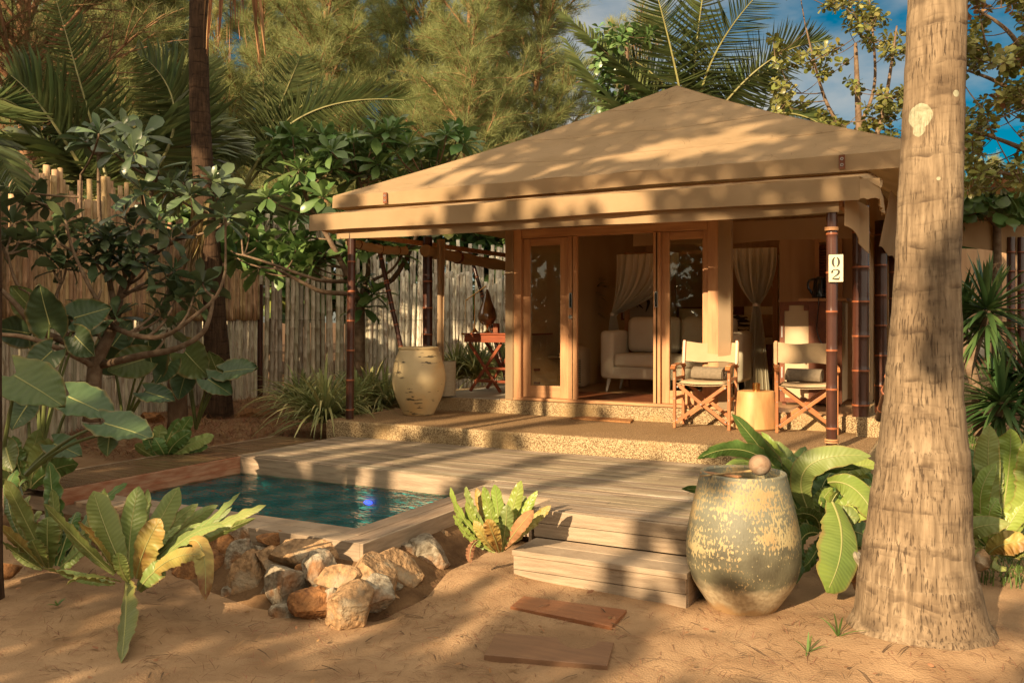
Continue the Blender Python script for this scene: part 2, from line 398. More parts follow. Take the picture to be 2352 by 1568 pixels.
M['basket'] = mat('basket_clay', (.36, .30, .2), (.42, .35, .24), 20, .85, .4, 60, stretch=(1, 1, 3))
M['brown'] = mat('stepping_board', (.26, .105, .045), (.20, .08, .035), 3, .45, .12, 20, stretch=(1, 8, 1), spec=.35)
M['brown2'] = mat('stepping_board_grey', (.17, .09, .05), (.22, .12, .065), 3, .5, .12, 20, stretch=(1, 8, 1), spec=.35)
M['stump'] = mat('stump_wood', (.56, .33, .14), (.46, .25, .10), 2.5, .5, .1, 14, stretch=(3, 3, .8), spec=.3, c3=(.38, .2, .08), s3=3)
M['basin'] = mat('pool_tiles', (.005, .38, .42), (.004, .30, .34), 6, .4)
M['bluelamp'] = mat('lamp_glass', (.1, .1, .9), rough=.2)
# ---------------------------------------------------------------- special materials
def nodes(name):
    m = bpy.data.materials.new(name); m.use_nodes = True
    return m, m.node_tree.nodes, m.node_tree.links, m.node_tree.nodes['Principled BSDF']
def rng(N, L, sock, a, b, c=0., d=1.):
    r = N.new('ShaderNodeMapRange'); L.new(sock, r.inputs['Value'])
    for k, v in zip(('From Min', 'From Max', 'To Min', 'To Max'), (a, b, c, d)): r.inputs[k].default_value = v
    return r.outputs[0]
def cmix(N, L, f, a, b, mode='MIX'):
    x = N.new('ShaderNodeMix'); x.data_type = 'RGBA'; x.blend_type = mode
    for nm, v in (('A', a), ('B', b)):
        if isinstance(v, tuple): x.inputs[nm].default_value = (*v, 1)
        else: L.new(v, x.inputs[nm])
    if isinstance(f, float): x.inputs['Factor'].default_value = f
    else: L.new(f, x.inputs['Factor'])
    return x.outputs['Result']
def nz(N, L, scale, vec, detail=5, kind='ShaderNodeTexNoise', out='Fac', **kw):
    n = N.new(kind); n.inputs['Scale'].default_value = scale
    if 'Detail' in n.inputs: n.inputs['Detail'].default_value = detail
    for k, v in kw.items(): n.inputs[k].default_value = v
    L.new(vec, n.inputs['Vector']); return n.outputs[out]
def vmap(N, L, sc_):
    tc = N.new('ShaderNodeTexCoord'); mp = N.new('ShaderNodeMapping'); mp.inputs['Scale'].default_value = sc_
    L.new(tc.outputs['Object'], mp.inputs[0]); return mp.outputs[0]
def math_(N, L, op, a, b):
    n = N.new('ShaderNodeMath'); n.operation = op
    for i, v in enumerate((a, b)):
        if isinstance(v, (int, float)): n.inputs[i].default_value = v
        else: L.new(v, n.inputs[i])
    return n.outputs[0]

# crackled jar: pale drips over a dark green-brown band, bare foot
m, N, L, b = nodes('jar_glaze'); v = vmap(N, L, (1, 1, 1)); vs = vmap(N, L, (1, 1, .6))
tc = N.new('ShaderNodeTexCoord'); sp = N.new('ShaderNodeSeparateXYZ'); L.new(tc.outputs['Object'], sp.inputs[0]); Z = sp.outputs['Z']
zz = math_(N, L, 'ADD', Z, math_(N, L, 'MULTIPLY', math_(N, L, 'SUBTRACT', nz(N, L, 9, v), .5), .14))
big = nz(N, L, 3.2, vmap(N, L, (1, 1, 1.6)))
dark = cmix(N, L, rng(N, L, nz(N, L, 6, v), .35, .65), (.065, .058, .036), (.13, .12, .075))
dark = cmix(N, L, rng(N, L, zz, .35, .62), dark, (.17, .17, .125))
yel = cmix(N, L, rng(N, L, nz(N, L, 5, v), .4, .6), (.36, .30, .16), (.32, .23, .11))
crk = nz(N, L, 95, vmap(N, L, (1, 1, .45)), 4); hst = nz(N, L, 4, vmap(N, L, (1, 1, 9)), 4)
crk2 = rng(N, L, math_(N, L, 'ADD', math_(N, L, 'ADD', math_(N, L, 'MULTIPLY', big, 1.2), crk), math_(N, L, 'ADD', math_(N, L, 'MULTIPLY', hst, .5), math_(N, L, 'MULTIPLY', zz, .22))), 1.49, 1.55)
c = cmix(N, L, crk2, dark, yel)
foot = cmix(N, L, rng(N, L, nz(N, L, 40, v), .4, .6), (.46, .38, .25), (.34, .27, .17))
c = cmix(N, L, rng(N, L, zz, .20, .14), c, foot)
c = cmix(N, L, rng(N, L, zz, .07, .03), c, (.36, .23, .11))
L.new(c, b.inputs['Base Color']); b.inputs['Roughness'].default_value = .6
bm = N.new('ShaderNodeBump'); bm.inputs['Strength'].default_value = .35; bm.inputs['Distance'].default_value = .008
L.new(crk, bm.inputs['Height']); L.new(bm.outputs[0], b.inputs['Normal']); M['jar'] = m

# urn with scuffed black flecks
m, N, L, b = nodes('urn_scuffed'); v = vmap(N, L, (1, 1, 1)); vh = vmap(N, L, (1, 1, 5))
c = cmix(N, L, rng(N, L, nz(N, L, 3, v), .35, .65), (.60, .47, .26), (.50, .37, .19))
c = cmix(N, L, rng(N, L, nz(N, L, 2.2, v), .52, .7), c, (.60, .36, .14))
fl = math_(N, L, 'MULTIPLY', rng(N, L, nz(N, L, 7, vh, 6), .60, .62), rng(N, L, nz(N, L, 3.5, v, 2), .5, .56))
c = cmix(N, L, fl, c, (.09, .07, .04)); L.new(c, b.inputs['Base Color']); b.inputs['Roughness'].default_value = .5; M['urn'] = m

# big palm trunk: vertical fibres, dark ring scars, moss and lichen
_bp = at(2118, 1500, 4.62)
SPOTS = []
for _x, _y, _r in ((2112, 266, .066), (2108, 300, .035), (2198, 214, .018), (2156, 410, .010)):
    _q = at(_x, _y, 4.62 - (.10 if _x < 2140 else .15)); SPOTS.append((_q[0] - _bp[0], _q[1] - _bp[1], _q[2], _r))
def trunk_mat(name, c1, c2, cring, lich=True, period=4.4, spots=()):
    m, N, L, b = nodes(name); v = vmap(N, L, (1, 1, 1)); vf = vmap(N, L, (26, 26, 2.6))
    fib = nz(N, L, 1.6, vf, 6)
    c = cmix(N, L, rng(N, L, nz(N, L, 3, v), .35, .65), c1, c2)
    cr = rng(N, L, nz(N, L, 1.0, vmap(N, L, (110, 110, 11)), 5), .43, .33)
    cr = math_(N, L, 'MULTIPLY', cr, rng(N, L, nz(N, L, 4, v, 4), .40, .55, .15, .95))
    c = cmix(N, L, rng(N, L, fib, .35, .65), c, tuple(k * .72 for k in c2))
    c = cmix(N, L, cr, c, cring)
    tc = N.new('ShaderNodeTexCoord'); sp = N.new('ShaderNodeSeparateXYZ'); L.new(tc.outputs['Object'], sp.inputs[0])
    z = math_(N, L, 'ADD', sp.outputs['Z'], math_(N, L, 'MULTIPLY', math_(N, L, 'SUBTRACT', nz(N, L, 2.5, v, 4), .5), .22))
    fr = math_(N, L, 'FRACT', math_(N, L, 'MULTIPLY', z, period), 0)
    fr2 = math_(N, L, 'FRACT', math_(N, L, 'MULTIPLY', z, period * 4.3), 0); ring2 = math_(N, L, 'MULTIPLY', rng(N, L, fr2, .3, .0), rng(N, L, nz(N, L, 8, v, 4), .4, .62, .0, .38)); c = cmix(N, L, ring2, c, cring)
    ring = math_(N, L, 'MULTIPLY', rng(N, L, fr, .14, .02), rng(N, L, nz(N, L, 11, v, 5), .42, .62, .05, .85))
    c = cmix(N, L, ring, c, cring)
    st = math_(N, L, 'MULTIPLY', rng(N, L, nz(N, L, 5.5, vmap(N, L, (1, 1, 1.6)), 8), .56, .68), .6)
    c = cmix(N, L, st, c, tuple(k * .8 for k in cring))
    if False:
        lc = rng(N, L, nz(N, L, 9, v, 2), .70, .71)
        c = cmix(N, L, lc, c, (.36, .36, .22))
    for (lx, ly, lz, lr) in spots:
        dn = N.new('ShaderNodeVectorMath'); dn.operation = 'DISTANCE'; L.new(tc.outputs['Object'], dn.inputs[0]); dn.inputs[1].default_value = (lx, ly, lz)
        k_ = math_(N, L, 'ADD', dn.outputs['Value'], math_(N, L, 'MULTIPLY', math_(N, L, 'SUBTRACT', nz(N, L, 22, v, 4), .5), lr * .5))
        c = cmix(N, L, rng(N, L, k_, lr, lr * .95), c, cmix(N, L, rng(N, L, nz(N, L, 60, v, 3), .4, .6), (.34, .33, .23), (.28, .27, .18)))
    L.new(c, b.inputs['Base Color']); b.inputs['Roughness'].default_value = .9; b.inputs['Specular IOR Level'].default_value = .15
    h = math_(N, L, 'SUBTRACT', math_(N, L, 'MULTIPLY', fib, .5), math_(N, L, 'ADD', cr, ring))
    bm = N.new('ShaderNodeBump'); bm.inputs['Strength'].default_value = .7; bm.inputs['Distance'].default_value = .012
    L.new(h, bm.inputs['Height']); L.new(bm.outputs[0], b.inputs['Normal']); return m
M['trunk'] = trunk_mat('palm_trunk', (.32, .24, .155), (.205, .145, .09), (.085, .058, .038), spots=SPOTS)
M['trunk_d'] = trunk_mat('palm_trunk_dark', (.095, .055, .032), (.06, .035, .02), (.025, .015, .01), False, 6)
M['lichen'] = mat('lichen', (.40, .39, .22), (.34, .33, .18), 12, .95, .4, 60)

# glass: clear pane with real reflection
m, N, L, b = nodes('window_glass'); N.remove(b)
tr = N.new('ShaderNodeBsdfTransparent'); tr.inputs[0].default_value = (.86, .88, .84, 1)
gl = N.new('ShaderNodeBsdfGlossy'); gl.inputs['Roughness'].default_value = .015; gl.inputs[0].default_value = (.9, 1, .95, 1)
fz = N.new('ShaderNodeFresnel'); fz.inputs[0].default_value = 1.42; mx = N.new('ShaderNodeMixShader')
L.new(math_(N, L, 'ADD', fz.outputs[0], .01), mx.inputs[0]); L.new(tr.outputs[0], mx.inputs[1]); L.new(gl.outputs[0], mx.inputs[2])
L.new(mx.outputs[0], N['Material Output'].inputs[0]); M['glass'] = m

# pool water
m, N, L, b = nodes('pool_water'); N.remove(b)
tr = N.new('ShaderNodeBsdfTransparent'); tr.inputs[0].default_value = (.42, .98, .96, 1)
gl = N.new('ShaderNodeBsdfGlossy'); gl.inputs['Roughness'].default_value = .02
fz = N.new('ShaderNodeFresnel'); fz.inputs[0].default_value = 1.33; mx = N.new('ShaderNodeMixShader')
v = vmap(N, L, (1, 2.2, 1)); w1 = nz(N, L, 5.5, v, 3); w2 = nz(N, L, 15, v, 2)
bm = N.new('ShaderNodeBump'); bm.inputs['Strength'].default_value = .8; bm.inputs['Distance'].default_value = .07
L.new(math_(N, L, 'ADD', w1, math_(N, L, 'MULTIPLY', w2, .35)), bm.inputs['Height'])
L.new(bm.outputs[0], gl.inputs['Normal']); L.new(bm.outputs[0], fz.inputs['Normal'])
L.new(fz.outputs[0], mx.inputs[0]); L.new(tr.outputs[0], mx.inputs[1]); L.new(gl.outputs[0], mx.inputs[2])
L.new(mx.outputs[0], N['Material Output'].inputs[0]); M['water'] = m
m, N, L, b = nodes('blue_lamp_light'); b.inputs['Base Color'].default_value = (.05, .05, .9, 1)
b.inputs['Emission Color'].default_value = (.05, .09, 1, 1); b.inputs['Emission Strength'].default_value = 1.6; M['blue'] = m

# ---------------------------------------------------------------- ground
def sst(a, b_, x):
    t = np.clip((x - a) / (b_ - a), 0, 1); return t * t * (3 - 2 * t)
def ground_z(X, Y):
    X = np.asarray(X, float); Y = np.asarray(Y, float)
    z = .20 * sst(-6.6, -7.6, X) * sst(3.0, 6.5, Y)
    z = np.maximum(z, .10 * sst(-5.0, -5.8, X) * sst(3.3, 4.6, Y))
    z = np.maximum(z, .30 * sst(5.6, 7.4, Y) * (1 - sst(-6.9, -6.6, X)))
    z = np.maximum(z, .26 * sst(8, 10, Y))
    z = z + .05 * np.exp(-(((X + .2) ** 2 + (Y - 4.75) ** 2) / .35)) + .05 * np.exp(-((X + 2.75) ** 2 / .06 + (Y - 4.9) ** 2 / .1))
    z = z - .06 * np.exp(-(((X + 3.5) / .9) ** 4 + ((Y - 4.1) / .55) ** 4))
    z = z + .012 * np.sin(2.1 * X + .7 * Y) * np.cos(1.7 * Y - .6 * X) + .007 * np.sin(5.3 * X - 3 * Y + 1) * np.cos(4.4 * Y + 2 * X)
    return z
def gz(x, y): return float(ground_z(x, y))
mb = MB()
nx, ny = 430, 360
xs = np.linspace(-12, 3, nx); ys = np.linspace(1, 13.6, ny)
GX, GY = np.meshgrid(xs, ys)
rr = np.random.default_rng(3)
lump = np.zeros((ny, nx))
for k, amp in ((6, .010), (14, .008), (34, .004)):
    g0 = rr.normal(size=(k * 3, k * 3)); yi = np.linspace(0, k * 3 - 1.01, ny); xi = np.linspace(0, k * 3 - 1.01, nx)
    y0 = yi.astype(int); x0 = xi.astype(int); fy = (yi - y0)[:, None]; fx = (xi - x0)[None]
    fy = fy * fy * (3 - 2 * fy); fx = fx * fx * (3 - 2 * fx)
    lump += amp * ((1 - fy) * (1 - fx) * g0[np.ix_(y0, x0)] + (1 - fy) * fx * g0[np.ix_(y0, x0 + 1)] + fy * (1 - fx) * g0[np.ix_(y0 + 1, x0)] + fy * fx * g0[np.ix_(y0 + 1, x0 + 1)])
edge = np.minimum(np.minimum((GX + 12) / .8, (3 - GX) / .8), np.minimum((GY - 1) / .8, (13.6 - GY) / .8)).clip(0, 1)
GZ = ground_z(GX, GY) + lump * edge
pool_in = (GX > -6.09) & (GX < -3.56) & (GY > 4.62) & (GY < 6.14)
GZ[pool_in] = -1.3
under = (GX > -6.7) & (GX < -.95) & (GY > 5.45) & (GY < 13.6) & ~pool_in
GZ[under] = np.minimum(GZ[under], .02)
mb.grid(np.stack([GX, GY, GZ], 2), flip=False)
soilm = M['sand']
g = mb.build('ground', M['sand'], smooth='full', base=(0, 0, 0)); struct(g, 'pale brown sand yard strewn with pine needles')
mb = MB()
o_ = 400
ring = [(-12, 1), (3, 1), (3, 13.6), (-12, 13.6)]; out = [(-o_, -o_), (o_, -o_), (o_, o_), (-o_, o_)]
vv = [(x, y, gz(x, y) - .004) for x, y in ring] + [(x, y, .1) for x, y in out]
mb.add(vv, [(0, 4, 5, 1), (1, 5, 6, 2), (2, 6, 7, 3), (3, 7, 4, 0)])
struct(mb.build('land', M['soil'], smooth=False, base=(0, 0, 0)), 'open ground beyond the garden')

def needles(name, label, n, box, mats, L0=(.05, .16), w=.0022, seed=1, zoff=.004, flat=.12, zf=None, cond=None):
    r = np.random.default_rng(seed)
    x = r.uniform(box[0], box[1], n); y = r.uniform(box[2], box[3], n)
    if cond is not None: k = cond(x, y, r); x, y = x[k], y[k]; n = len(x)
    z = (zf or ground_z)(x, y) + zoff
    a = r.uniform(0, 2 * math.pi, n); d = np.stack([np.cos(a), np.sin(a), r.normal(0, flat, n)], 1)
    t = [(0, -1, 0), (.5, -1, .15), (.5, 1, .15), (0, 1, 0), (1, 0, 0)]
    mb = MB(); L_ = r.uniform(*L0, n)
    mb.inst(t, [[(0, 1, 2, 3)], [(1, 4, 2)]], np.stack([x, y, z], 1), d, np.tile([0, 0, 1.], (n, 1)), np.stack([L_, np.full(n, w), L_ * .3], 1))
    o = mb.build(name, mats, smooth=False, base=(0, 0, 0)); tag(o, label, 'litter', kind='stuff'); return o
needles('pine_needle_litter', 'scattered brown casuarina needles lying on the sand', 9000, (-8, 2, 2.6, 5.4), mat('dry_needles', (.20, .10, .05), rough=.9, island=.4), zoff=.009, w=.0014, L0=(.03, .12),
        cond=lambda x, y, r: ~((x > -6.8) & (x < -3.3) & (y > 4.3)) & ~((x > -2.6) & (x < -1.4) & (y > 4.9)))
needles('mulch', 'thick reddish brown needle mulch on the bed behind the deck', 26000, (-11, -6.3, 6.2, 11.5), mat('mulch_needles', (.22, .10, .045), rough=.95, island=.45), L0=(.06, .2), w=.003, seed=4, zoff=.02, flat=.25)
needles('lawn', 'short green lawn right of the terrace', 60000, (-.75, 4.2, 6.2, 12.5), M['grass'], L0=(.05, .11), w=.004, seed=6, zoff=.0, flat=3.0,
        cond=lambda x, y, r: (x > -.62))

# ---------------------------------------------------------------- pool
pool = thing('plunge_pool', 'small sunken plunge pool of dark teal water framed in timber', 'pool', (-4.83, 5.4, -.8))
mb = MB(); PX0, PX1, PY0, PY1 = -6.04, -3.61, 4.67, 6.09
mb.box(PX0, PX1, PY0, PY1, -.85, -.80)
for a in ((PX0 - .03, PX0, PY0, PY1), (PX1, PX1 + .03, PY0, PY1), (PX0 - .03, PX1 + .03, PY0 - .03, PY0), (PX0 - .03, PX1 + .03, PY1, PY1 + .03)): mb.box(*a, -.85, .232)
mb.build('basin', M['basin'], pool, smooth=False)
mb = MB(); gx, gy = np.meshgrid(np.linspace(PX0, PX1, 60), np.linspace(PY0, PY1, 36))
mb.grid(np.stack([gx, gy, .238 + .004 * np.sin(9 * gx + 5 * gy) * np.cos(11 * gy - 3 * gx)], 2)); mb.build('water', M['water'], pool, smooth='full')
mb = MB(); mb.lathe([(0, .0), (.018, 0), (.02, -.012), (.0, -.014)], (0, 0, 0), 20)
vv = np.concatenate(mb.v); vv = np.stack([vv[:, 0] * 2.2, vv[:, 2] * 1, vv[:, 1]], 1)
c0 = at_y(1030, 1133, 6.06); mb.v = [vv + np.array([-4.56, 6.07, .10])]
mb.build('pool_light', M['blue'], pool)

# deck of narrow boards running along the house
rnd = random.Random(5)
deck = thing('timber_deck', 'weathered grey-brown timber deck wrapped round the pool', 'deck', (-3.9, 6.4, .1))
def boards_x(mb, x0, x1, y0, y1, z, w=.088, g=.006, th=.028, joint=1.9):
    y = y0; k = 0
    while y < y1 - .02:
        yy = min(y + w, y1); xs_ = [x0]; x = x0 + rnd.uniform(.3, joint)
        while x < x1 - .25: xs_.append(x); x += rnd.uniform(1.2, 2.4)
        xs_.append(x1)
        for a, b_ in zip(xs_[:-1], xs_[1:]):
            dz = rnd.uniform(-.0015, .0015)
            mb.box(a + .0015, b_ - .0015, y, yy - g, z - th + dz, z + dz)
        y += w
mb = MB()
boards_x(mb, -6.10, -1.40, 6.092, 7.625, .39)
boards_x(mb, -3.30, -1.40, 5.66, 6.085, .39)
boards_x(mb, -2.62, -1.40, 5.32, 5.655, .39)
mb.build('boards', M['deck'], deck, smooth=False)
mb = MB(); boards_x(mb, -6.74, -6.105, 6.092, 7.3, .39); boards_x(mb, -6.74, -6.065, 4.25, 6.085, .39)
mb.build('wet_boards', M['wet'], deck, smooth=False, label='dark wet boards beside the pool')
mb = MB()
mb.box(-6.036, -3.34, 6.062, 6.087, .222, .386); mb.build('fascia', M['fascia'], deck, smooth=False, bevel=.003)
mb = MB(); mb.box(-6.062, -6.036, 4.2, 6.087, .262, .386); mb.box(-6.037, -6.028, 4.67, 6.060, .222, .30); mb.build('fascia', M['redfascia'], deck, smooth=False, bevel=.003, label='rust red stained inner board')
mb = MB()
for bx_ in ((-3.335, -3.31, 5.63, 6.064, .262, .386), (-3.3, -2.64, 5.635, 5.658, .10, .386), (-2.655, -2.63, 5.32, 5.634, .10, .386), (-6.78, -6.745, 4.25, 7.3, .1, .388)):
    mb = MB(); mb.box(*bx_); mb.build('side_board', M['fascia'], deck, smooth=False, bevel=.003)
mb = MB()
for bx_ in ((-2.6, -1.40, 5.29, 5.318, .30, .386), (-2.6, -1.40, 5.292, 5.316, .205, .296), (-1.398, -1.37, 5.30, 7.6, .05, .386)):
    mb = MB(); mb.box(*bx_); mb.build('front_board', M['fascia'], deck, smooth=False, bevel=.003)
cop = MB()
cop.box(-6.745, -3.475, 4.38, 4.522, .20, .28); cop.build('coping_board', M['fascia'], pool, smooth=False, bevel=.004)
cop = MB(); cop.box(-6.745, -3.60, 4.53, 4.668, .20, .28); cop.build('coping_board', M['fascia'], pool, smooth=False, bevel=.004)
cop = MB(); cop.box(-3.472, -3.34, 4.38, 5.63, .20, .28); cop.box(-3.612, -3.480, 4.53, 6.062, .20, .2795); cop.box(-3.475, -3.34, 5.632, 6.062, .2, .2785)
cop.build('coping_board', M['deck_y'], pool, smooth=False, bevel=.004)
cop = MB(); cop.box(-6.745, -3.337, 4.352, 4.377, .155, .281); cop.box(-3.337, -3.312, 4.352, 5.625, .155, .281)
cop.build('outer_board', M['fascia'], pool, smooth=False, bevel=.004)

steps = thing('timber_steps', 'low timber step box leading from sand up to the deck', 'steps', (-2.0, 5.1, 0))
mb = MB(); mb.box(-2.58, -1.44, 4.93, 5.115, .165, .20); mb.box(-2.58, -1.44, 5.121, 5.289, .165, .20)
mb.build('tread', M['fascia'], steps, smooth=False, bevel=.004)
mb = MB(); mb.box(-2.575, -1.45, 4.945, 4.97, .075, .163); mb.box(-2.575, -1.45, 4.947, 4.968, -.04, .071)
mb.build('riser', M['fascia'], steps, smooth=False, bevel=.003)
mb = MB(); mb.box(-1.470, -1.445, 4.972, 5.288, -.04, .163); mb.build('side_board', M['fascia'], steps, smooth=False, bevel=.003)
mb = MB(); mb.box(-2.58, -2.555, 4.972, 5.288, -.04, .163)
mb.build('side_board', M['fascia'], steps, smooth=False, bevel=.003)

def step_board(pts, m, label):
    P = [at_z(*p, .02) for p in pts]; mb = MB()
    v = [(p[0], p[1], z) for z in (-.02, .022) for p in P]
    mb.add(v, [(0, 1, 2, 3), (7, 6, 5, 4), (0, 4, 5, 1), (1, 5, 6, 2), (2, 6, 7, 3), (3, 7, 4, 0)])
    tag(mb.build('stepping_board', m, smooth=False, bevel=.003), label, 'stepping board', 'stepping boards set in the sand')
step_board([(1203, 1368), (1440, 1400), (1405, 1438), (1172, 1392)], M['brown'], 'orange brown stepping board in the sand, nearer the timber steps')
step_board([(1140, 1452), (1410, 1475), (1395, 1528), (1112, 1503)], M['brown2'], 'greyer brown stepping board in the sand, farther from the steps')

# ---------------------------------------------------------------- terrace
mb = MB()
mb.box(-6.32, -.72, 7.632, 9.14, .1, .556)
ter = mb.build('terrace', [M['terrace']], smooth=False, bevel=.02, base=(0, 0, 0)); struct(ter, 'low washed pebble terrace in front of the tent')
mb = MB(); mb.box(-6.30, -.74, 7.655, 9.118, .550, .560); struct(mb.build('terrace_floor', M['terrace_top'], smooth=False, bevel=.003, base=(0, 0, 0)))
mb = MB(); mb.box(-6.25, -.95, 9.12, 14.6, .2, .714); mb.box(-.945, -.66, 8.85, 9.4, .2, .74)
struct(mb.build('plinth', M['terrace'], smooth=False, bevel=.008, base=(0, 0, 0)), 'raised pebble plinth under the tent')
mb = MB(); mb.box(-6.0, -4.96, 9.16, 14.5, .710, .721); struct(mb.build('porch_floor', M['floor_g'], smooth=False, base=(0, 0, 0)))
mb = MB(); mb.box(-4.95, -1.0, 9.16, 14.5, .710, .722); struct(mb.build('room_floor', M['floor_in'], smooth=False, base=(0, 0, 0)), 'polished brown timber floor inside the tent')
# ---------------------------------------------------------------- the tent house
tent = thing('tent_house', 'large tan canvas tent house with hipped roof on bamboo posts', 'tent house', (-3.5, 9.0, .73))
EX0, EX1, EY0, EY1, EZ, AZ = -6.80, -.22, 8.35, 14.7, 3.15, 4.82
AP = V(-3.5, 11.5, AZ)
def roof_side(a, b_, nu=90, nv=50, seed=0):
    G = np.zeros((nu, nv, 3))
    for i in range(nu):
        for j in range(nv):
            u, t = i / (nu - 1), j / (nv - 1)
            p = (1 - t) * ((1 - u) * a + u * b_) + t * AP
            q = (noise.noise(Vector((p[0] * .9, p[1] * .9, seed))) * .045 + noise.noise(Vector((p[0] * 2.6 + p[1], p[1] * 2.2 - p[0] * .8, seed + 4))) * .016) * math.sin(math.pi * min(1, t * 1.2))
            fold = .02 * math.sin(u * 46 + 3 * math.sin(t * 5)) * max(0, 1 - t * 5) * .5
            sag = -.10 * math.sin(math.pi * t) * (0.55 + .45 * math.sin(math.pi * u)) - (.02 + .015 * math.sin(9 * u)) * math.sin(math.pi * u) * (1 - t) * .6
            G[i, j] = p + V(0, 0, q * math.sin(math.pi * u) + sag + fold * math.sin(math.pi * u))
    return G
ca, cb, cc, cd = V(EX0, EY0, EZ), V(EX1, EY0, EZ), V(EX1, EY1, EZ), V(EX0, EY1, EZ)
mb = MB()
sides = [(ca, cb), (cb, cc), (cc, cd), (cd, ca)]
Gs = [roof_side(a, b_, seed=0) for a, b_ in sides]
for G in Gs: mb.grid(G)
roof = mb.build('roof', M['canvas'], tent, smooth='full', solid=.008)
mb = MB()
for G in Gs[:1] + Gs[3:]:
    for j in (12, 25, 38): mb.tube(G[:, j] + V(0, -.002, .004), .004, 4, cap=False)
for G in Gs: mb.tube(G[0] + V(0, 0, .002), .005, 5)
mb.build('seam', M['canvas_d'], roof)
def valance(p, q, z0, z1, amp=.012, n=70, out=V(0, -1, 0), ph=0., slant=0.):
    G = np.zeros((n, 5, 3))
    for i in range(n):
        u = i / (n - 1); b_ = p + (q - p) * u
        for j in range(5):
            t = j / 4; w = amp * t * (math.sin(u * 23 + ph) * .6 + math.sin(u * 61 + 2 * ph) * .4)
            G[i, j] = (b_[0] + out[0] * w, b_[1] + out[1] * w - slant * t, z0 + (z1 - z0) * t + .008 * t * math.sin(u * 11 + ph))
    return G
mb = MB(); mb.grid(valance(ca + V(0, -.005, 0), cb + V(0, -.005, 0), EZ - .004, EZ - .15, ph=1))
mb.grid(valance(cb, cc, EZ - .004, EZ - .15, out=V(1, 0, 0), ph=2)); mb.grid(valance(cd, ca, EZ - .004, EZ - .15, out=V(-1, 0, 0), ph=3))
mb.build('valance', M['canvas'], roof, smooth='full', solid=.006)
for x in (at_y(888, 450, 8.35)[0], at_y(1935, 372, 8.35)[0]):
    mb = MB()
    mb.box(x - .025, x + .025, 8.315, 8.33, EZ - .135, EZ - .01, 0)
    for z in (EZ - .045, EZ - .10):
        th = np.arange(13) / 12 * 2 * math.pi
        mb.tube(np.stack([x + .011 * np.cos(th), np.full(13, 8.311), z + .011 * np.sin(th)], 1), .0035, 5, 1)
    mb.build('strap', [M['leather'], M['metal']], roof)
# lower awning with its own drop and an inner strip
AX0, AX1, AY, AZT, AZB = -6.62, -.80, 7.72, 2.845, 2.66
mb = MB(); G = np.zeros((60, 8, 3))
for i in range(60):
    for j in range(8):
        u, t = i / 59, j / 7
        G[i, j] = (AX0 + (AX1 - AX0) * u + .25 * t * (1 - 2 * u) * 0, AY + (8.5 - AY) * t, AZT + .155 * t - .02 * math.sin(math.pi * t) + .01 * math.sin(u * 31) * (1 - t))
mb.grid(G)
G = np.zeros((8, 6, 3))
for i in range(8):
    for j in range(6):
        u, t = i / 7, j / 5
        G[i, j] = (AX1 + .16 * t * (1 - .3 * u), AY + .03 * t + (8.5 - AY) * u, AZT + .155 * u - .02 * math.sin(math.pi * u) - .10 * t * (1 - .2 * u))
mb.grid(G, flip=True)
awn = mb.build('awning', M['canvas'], tent, smooth='full', solid=.006)
mb = MB(); mb.grid(valance(V(AX0, AY - .004, 0), V(AX1, AY - .004, 0), AZT, AZB, .014, ph=.5))
mb.grid(valance(V(AX1 + .15, AY + .04, 0), V(AX1 + .12, 8.5, 0), AZT - .10, AZT - .24, .02, 14, out=V(1, 0, 0), ph=.3))
mb.grid(valance(V(AX1, AY - .004, 0), V(AX1 + .15, AY + .04, 0), AZT - .02, AZB, .006, 6))
mb.grid(valance(V(AX0, 8.4, 0), V(AX0, AY - .004, 0), AZT, AZB + .02, .014, 14, out=V(-1, 0, 0)))
mb.build('valance', M['canvas'], awn, smooth='full', solid=.006)
mb = MB(); mb.grid(valance(V(-6.30, 7.80, 0), V(-.97, 7.80, 0), AZB + .06, 2.565, .006, ph=2.2)); mb.build('inner_strip', M['canvas'], awn, smooth='full', solid=.005)
for bx_ in ((-6.3, -.95, 7.83, 7.87), (-6.3, -6.26, 7.9, 14.3), (-.99, -.95, 7.9, 14.3)):
    mb = MB(); mb.box(*bx_, 2.62, 2.68); mb.build('beam', M['teak_x'], tent, smooth=False)
# posts
def bamboo(a, b_, r, mb, node=.33, seed=0, m=0, mn=1, n=14):
    a, b_ = np.array(a, float), np.array(b_, float); Ln = np.linalg.norm(b_ - a); d = (b_ - a) / Ln
    k = max(2, int(Ln / node)); rr_ = random.Random(seed); off = rr_.uniform(.2, .8) * node
    pts = []; rad = []; t = 0
    brk = [off + i * node for i in range(k + 1) if off + i * node < Ln - .05]
    ts = [0.]
    for q in brk: ts += [q - .05, q - .012, q, q + .012, q + .05]
    ts.append(Ln); rs = [r]
    for q in brk: rs += [r * .99, r * 1.0, r * 1.05, r * 1.0, r * .985]
    rs.append(r * .97)
    mb.tube([a + d * t for t in ts], rs, n, m)
    for q in brk: mb.tube([a + d * (q - .008), a + d * (q + .008)], r * 1.06, n, mn)
def post(name, mat_, segs, label=None):
    mb = MB()
    for i, (a, b_, r) in enumerate(segs): bamboo(a, b_, r, mb, seed=hash(name) % 7 + i if False else i + 3)
    return mb.build(name, [mat_, M['node']], tent, label=label)
post('front_post', M['bamboo_d'], [((-6.12, 7.80, .55), (-6.12, 7.84, 2.64), .045)], 'dark front bamboo post')
fp = post('front_post', M['bamboo_r'], [((-1.035, 7.84, .30), (-1.035, 7.86, 2.64), .046)], 'red-brown front bamboo post carrying the number plate')
post('corner_post', M['bamboo_d'], [((-6.0, 9.2, .71), (-6.0, 9.2, 2.7), .062)])
post('corner_post', M['bamboo_r'], [((-.92, 8.98, .735), (-.92, 8.98, 2.75), .078)])
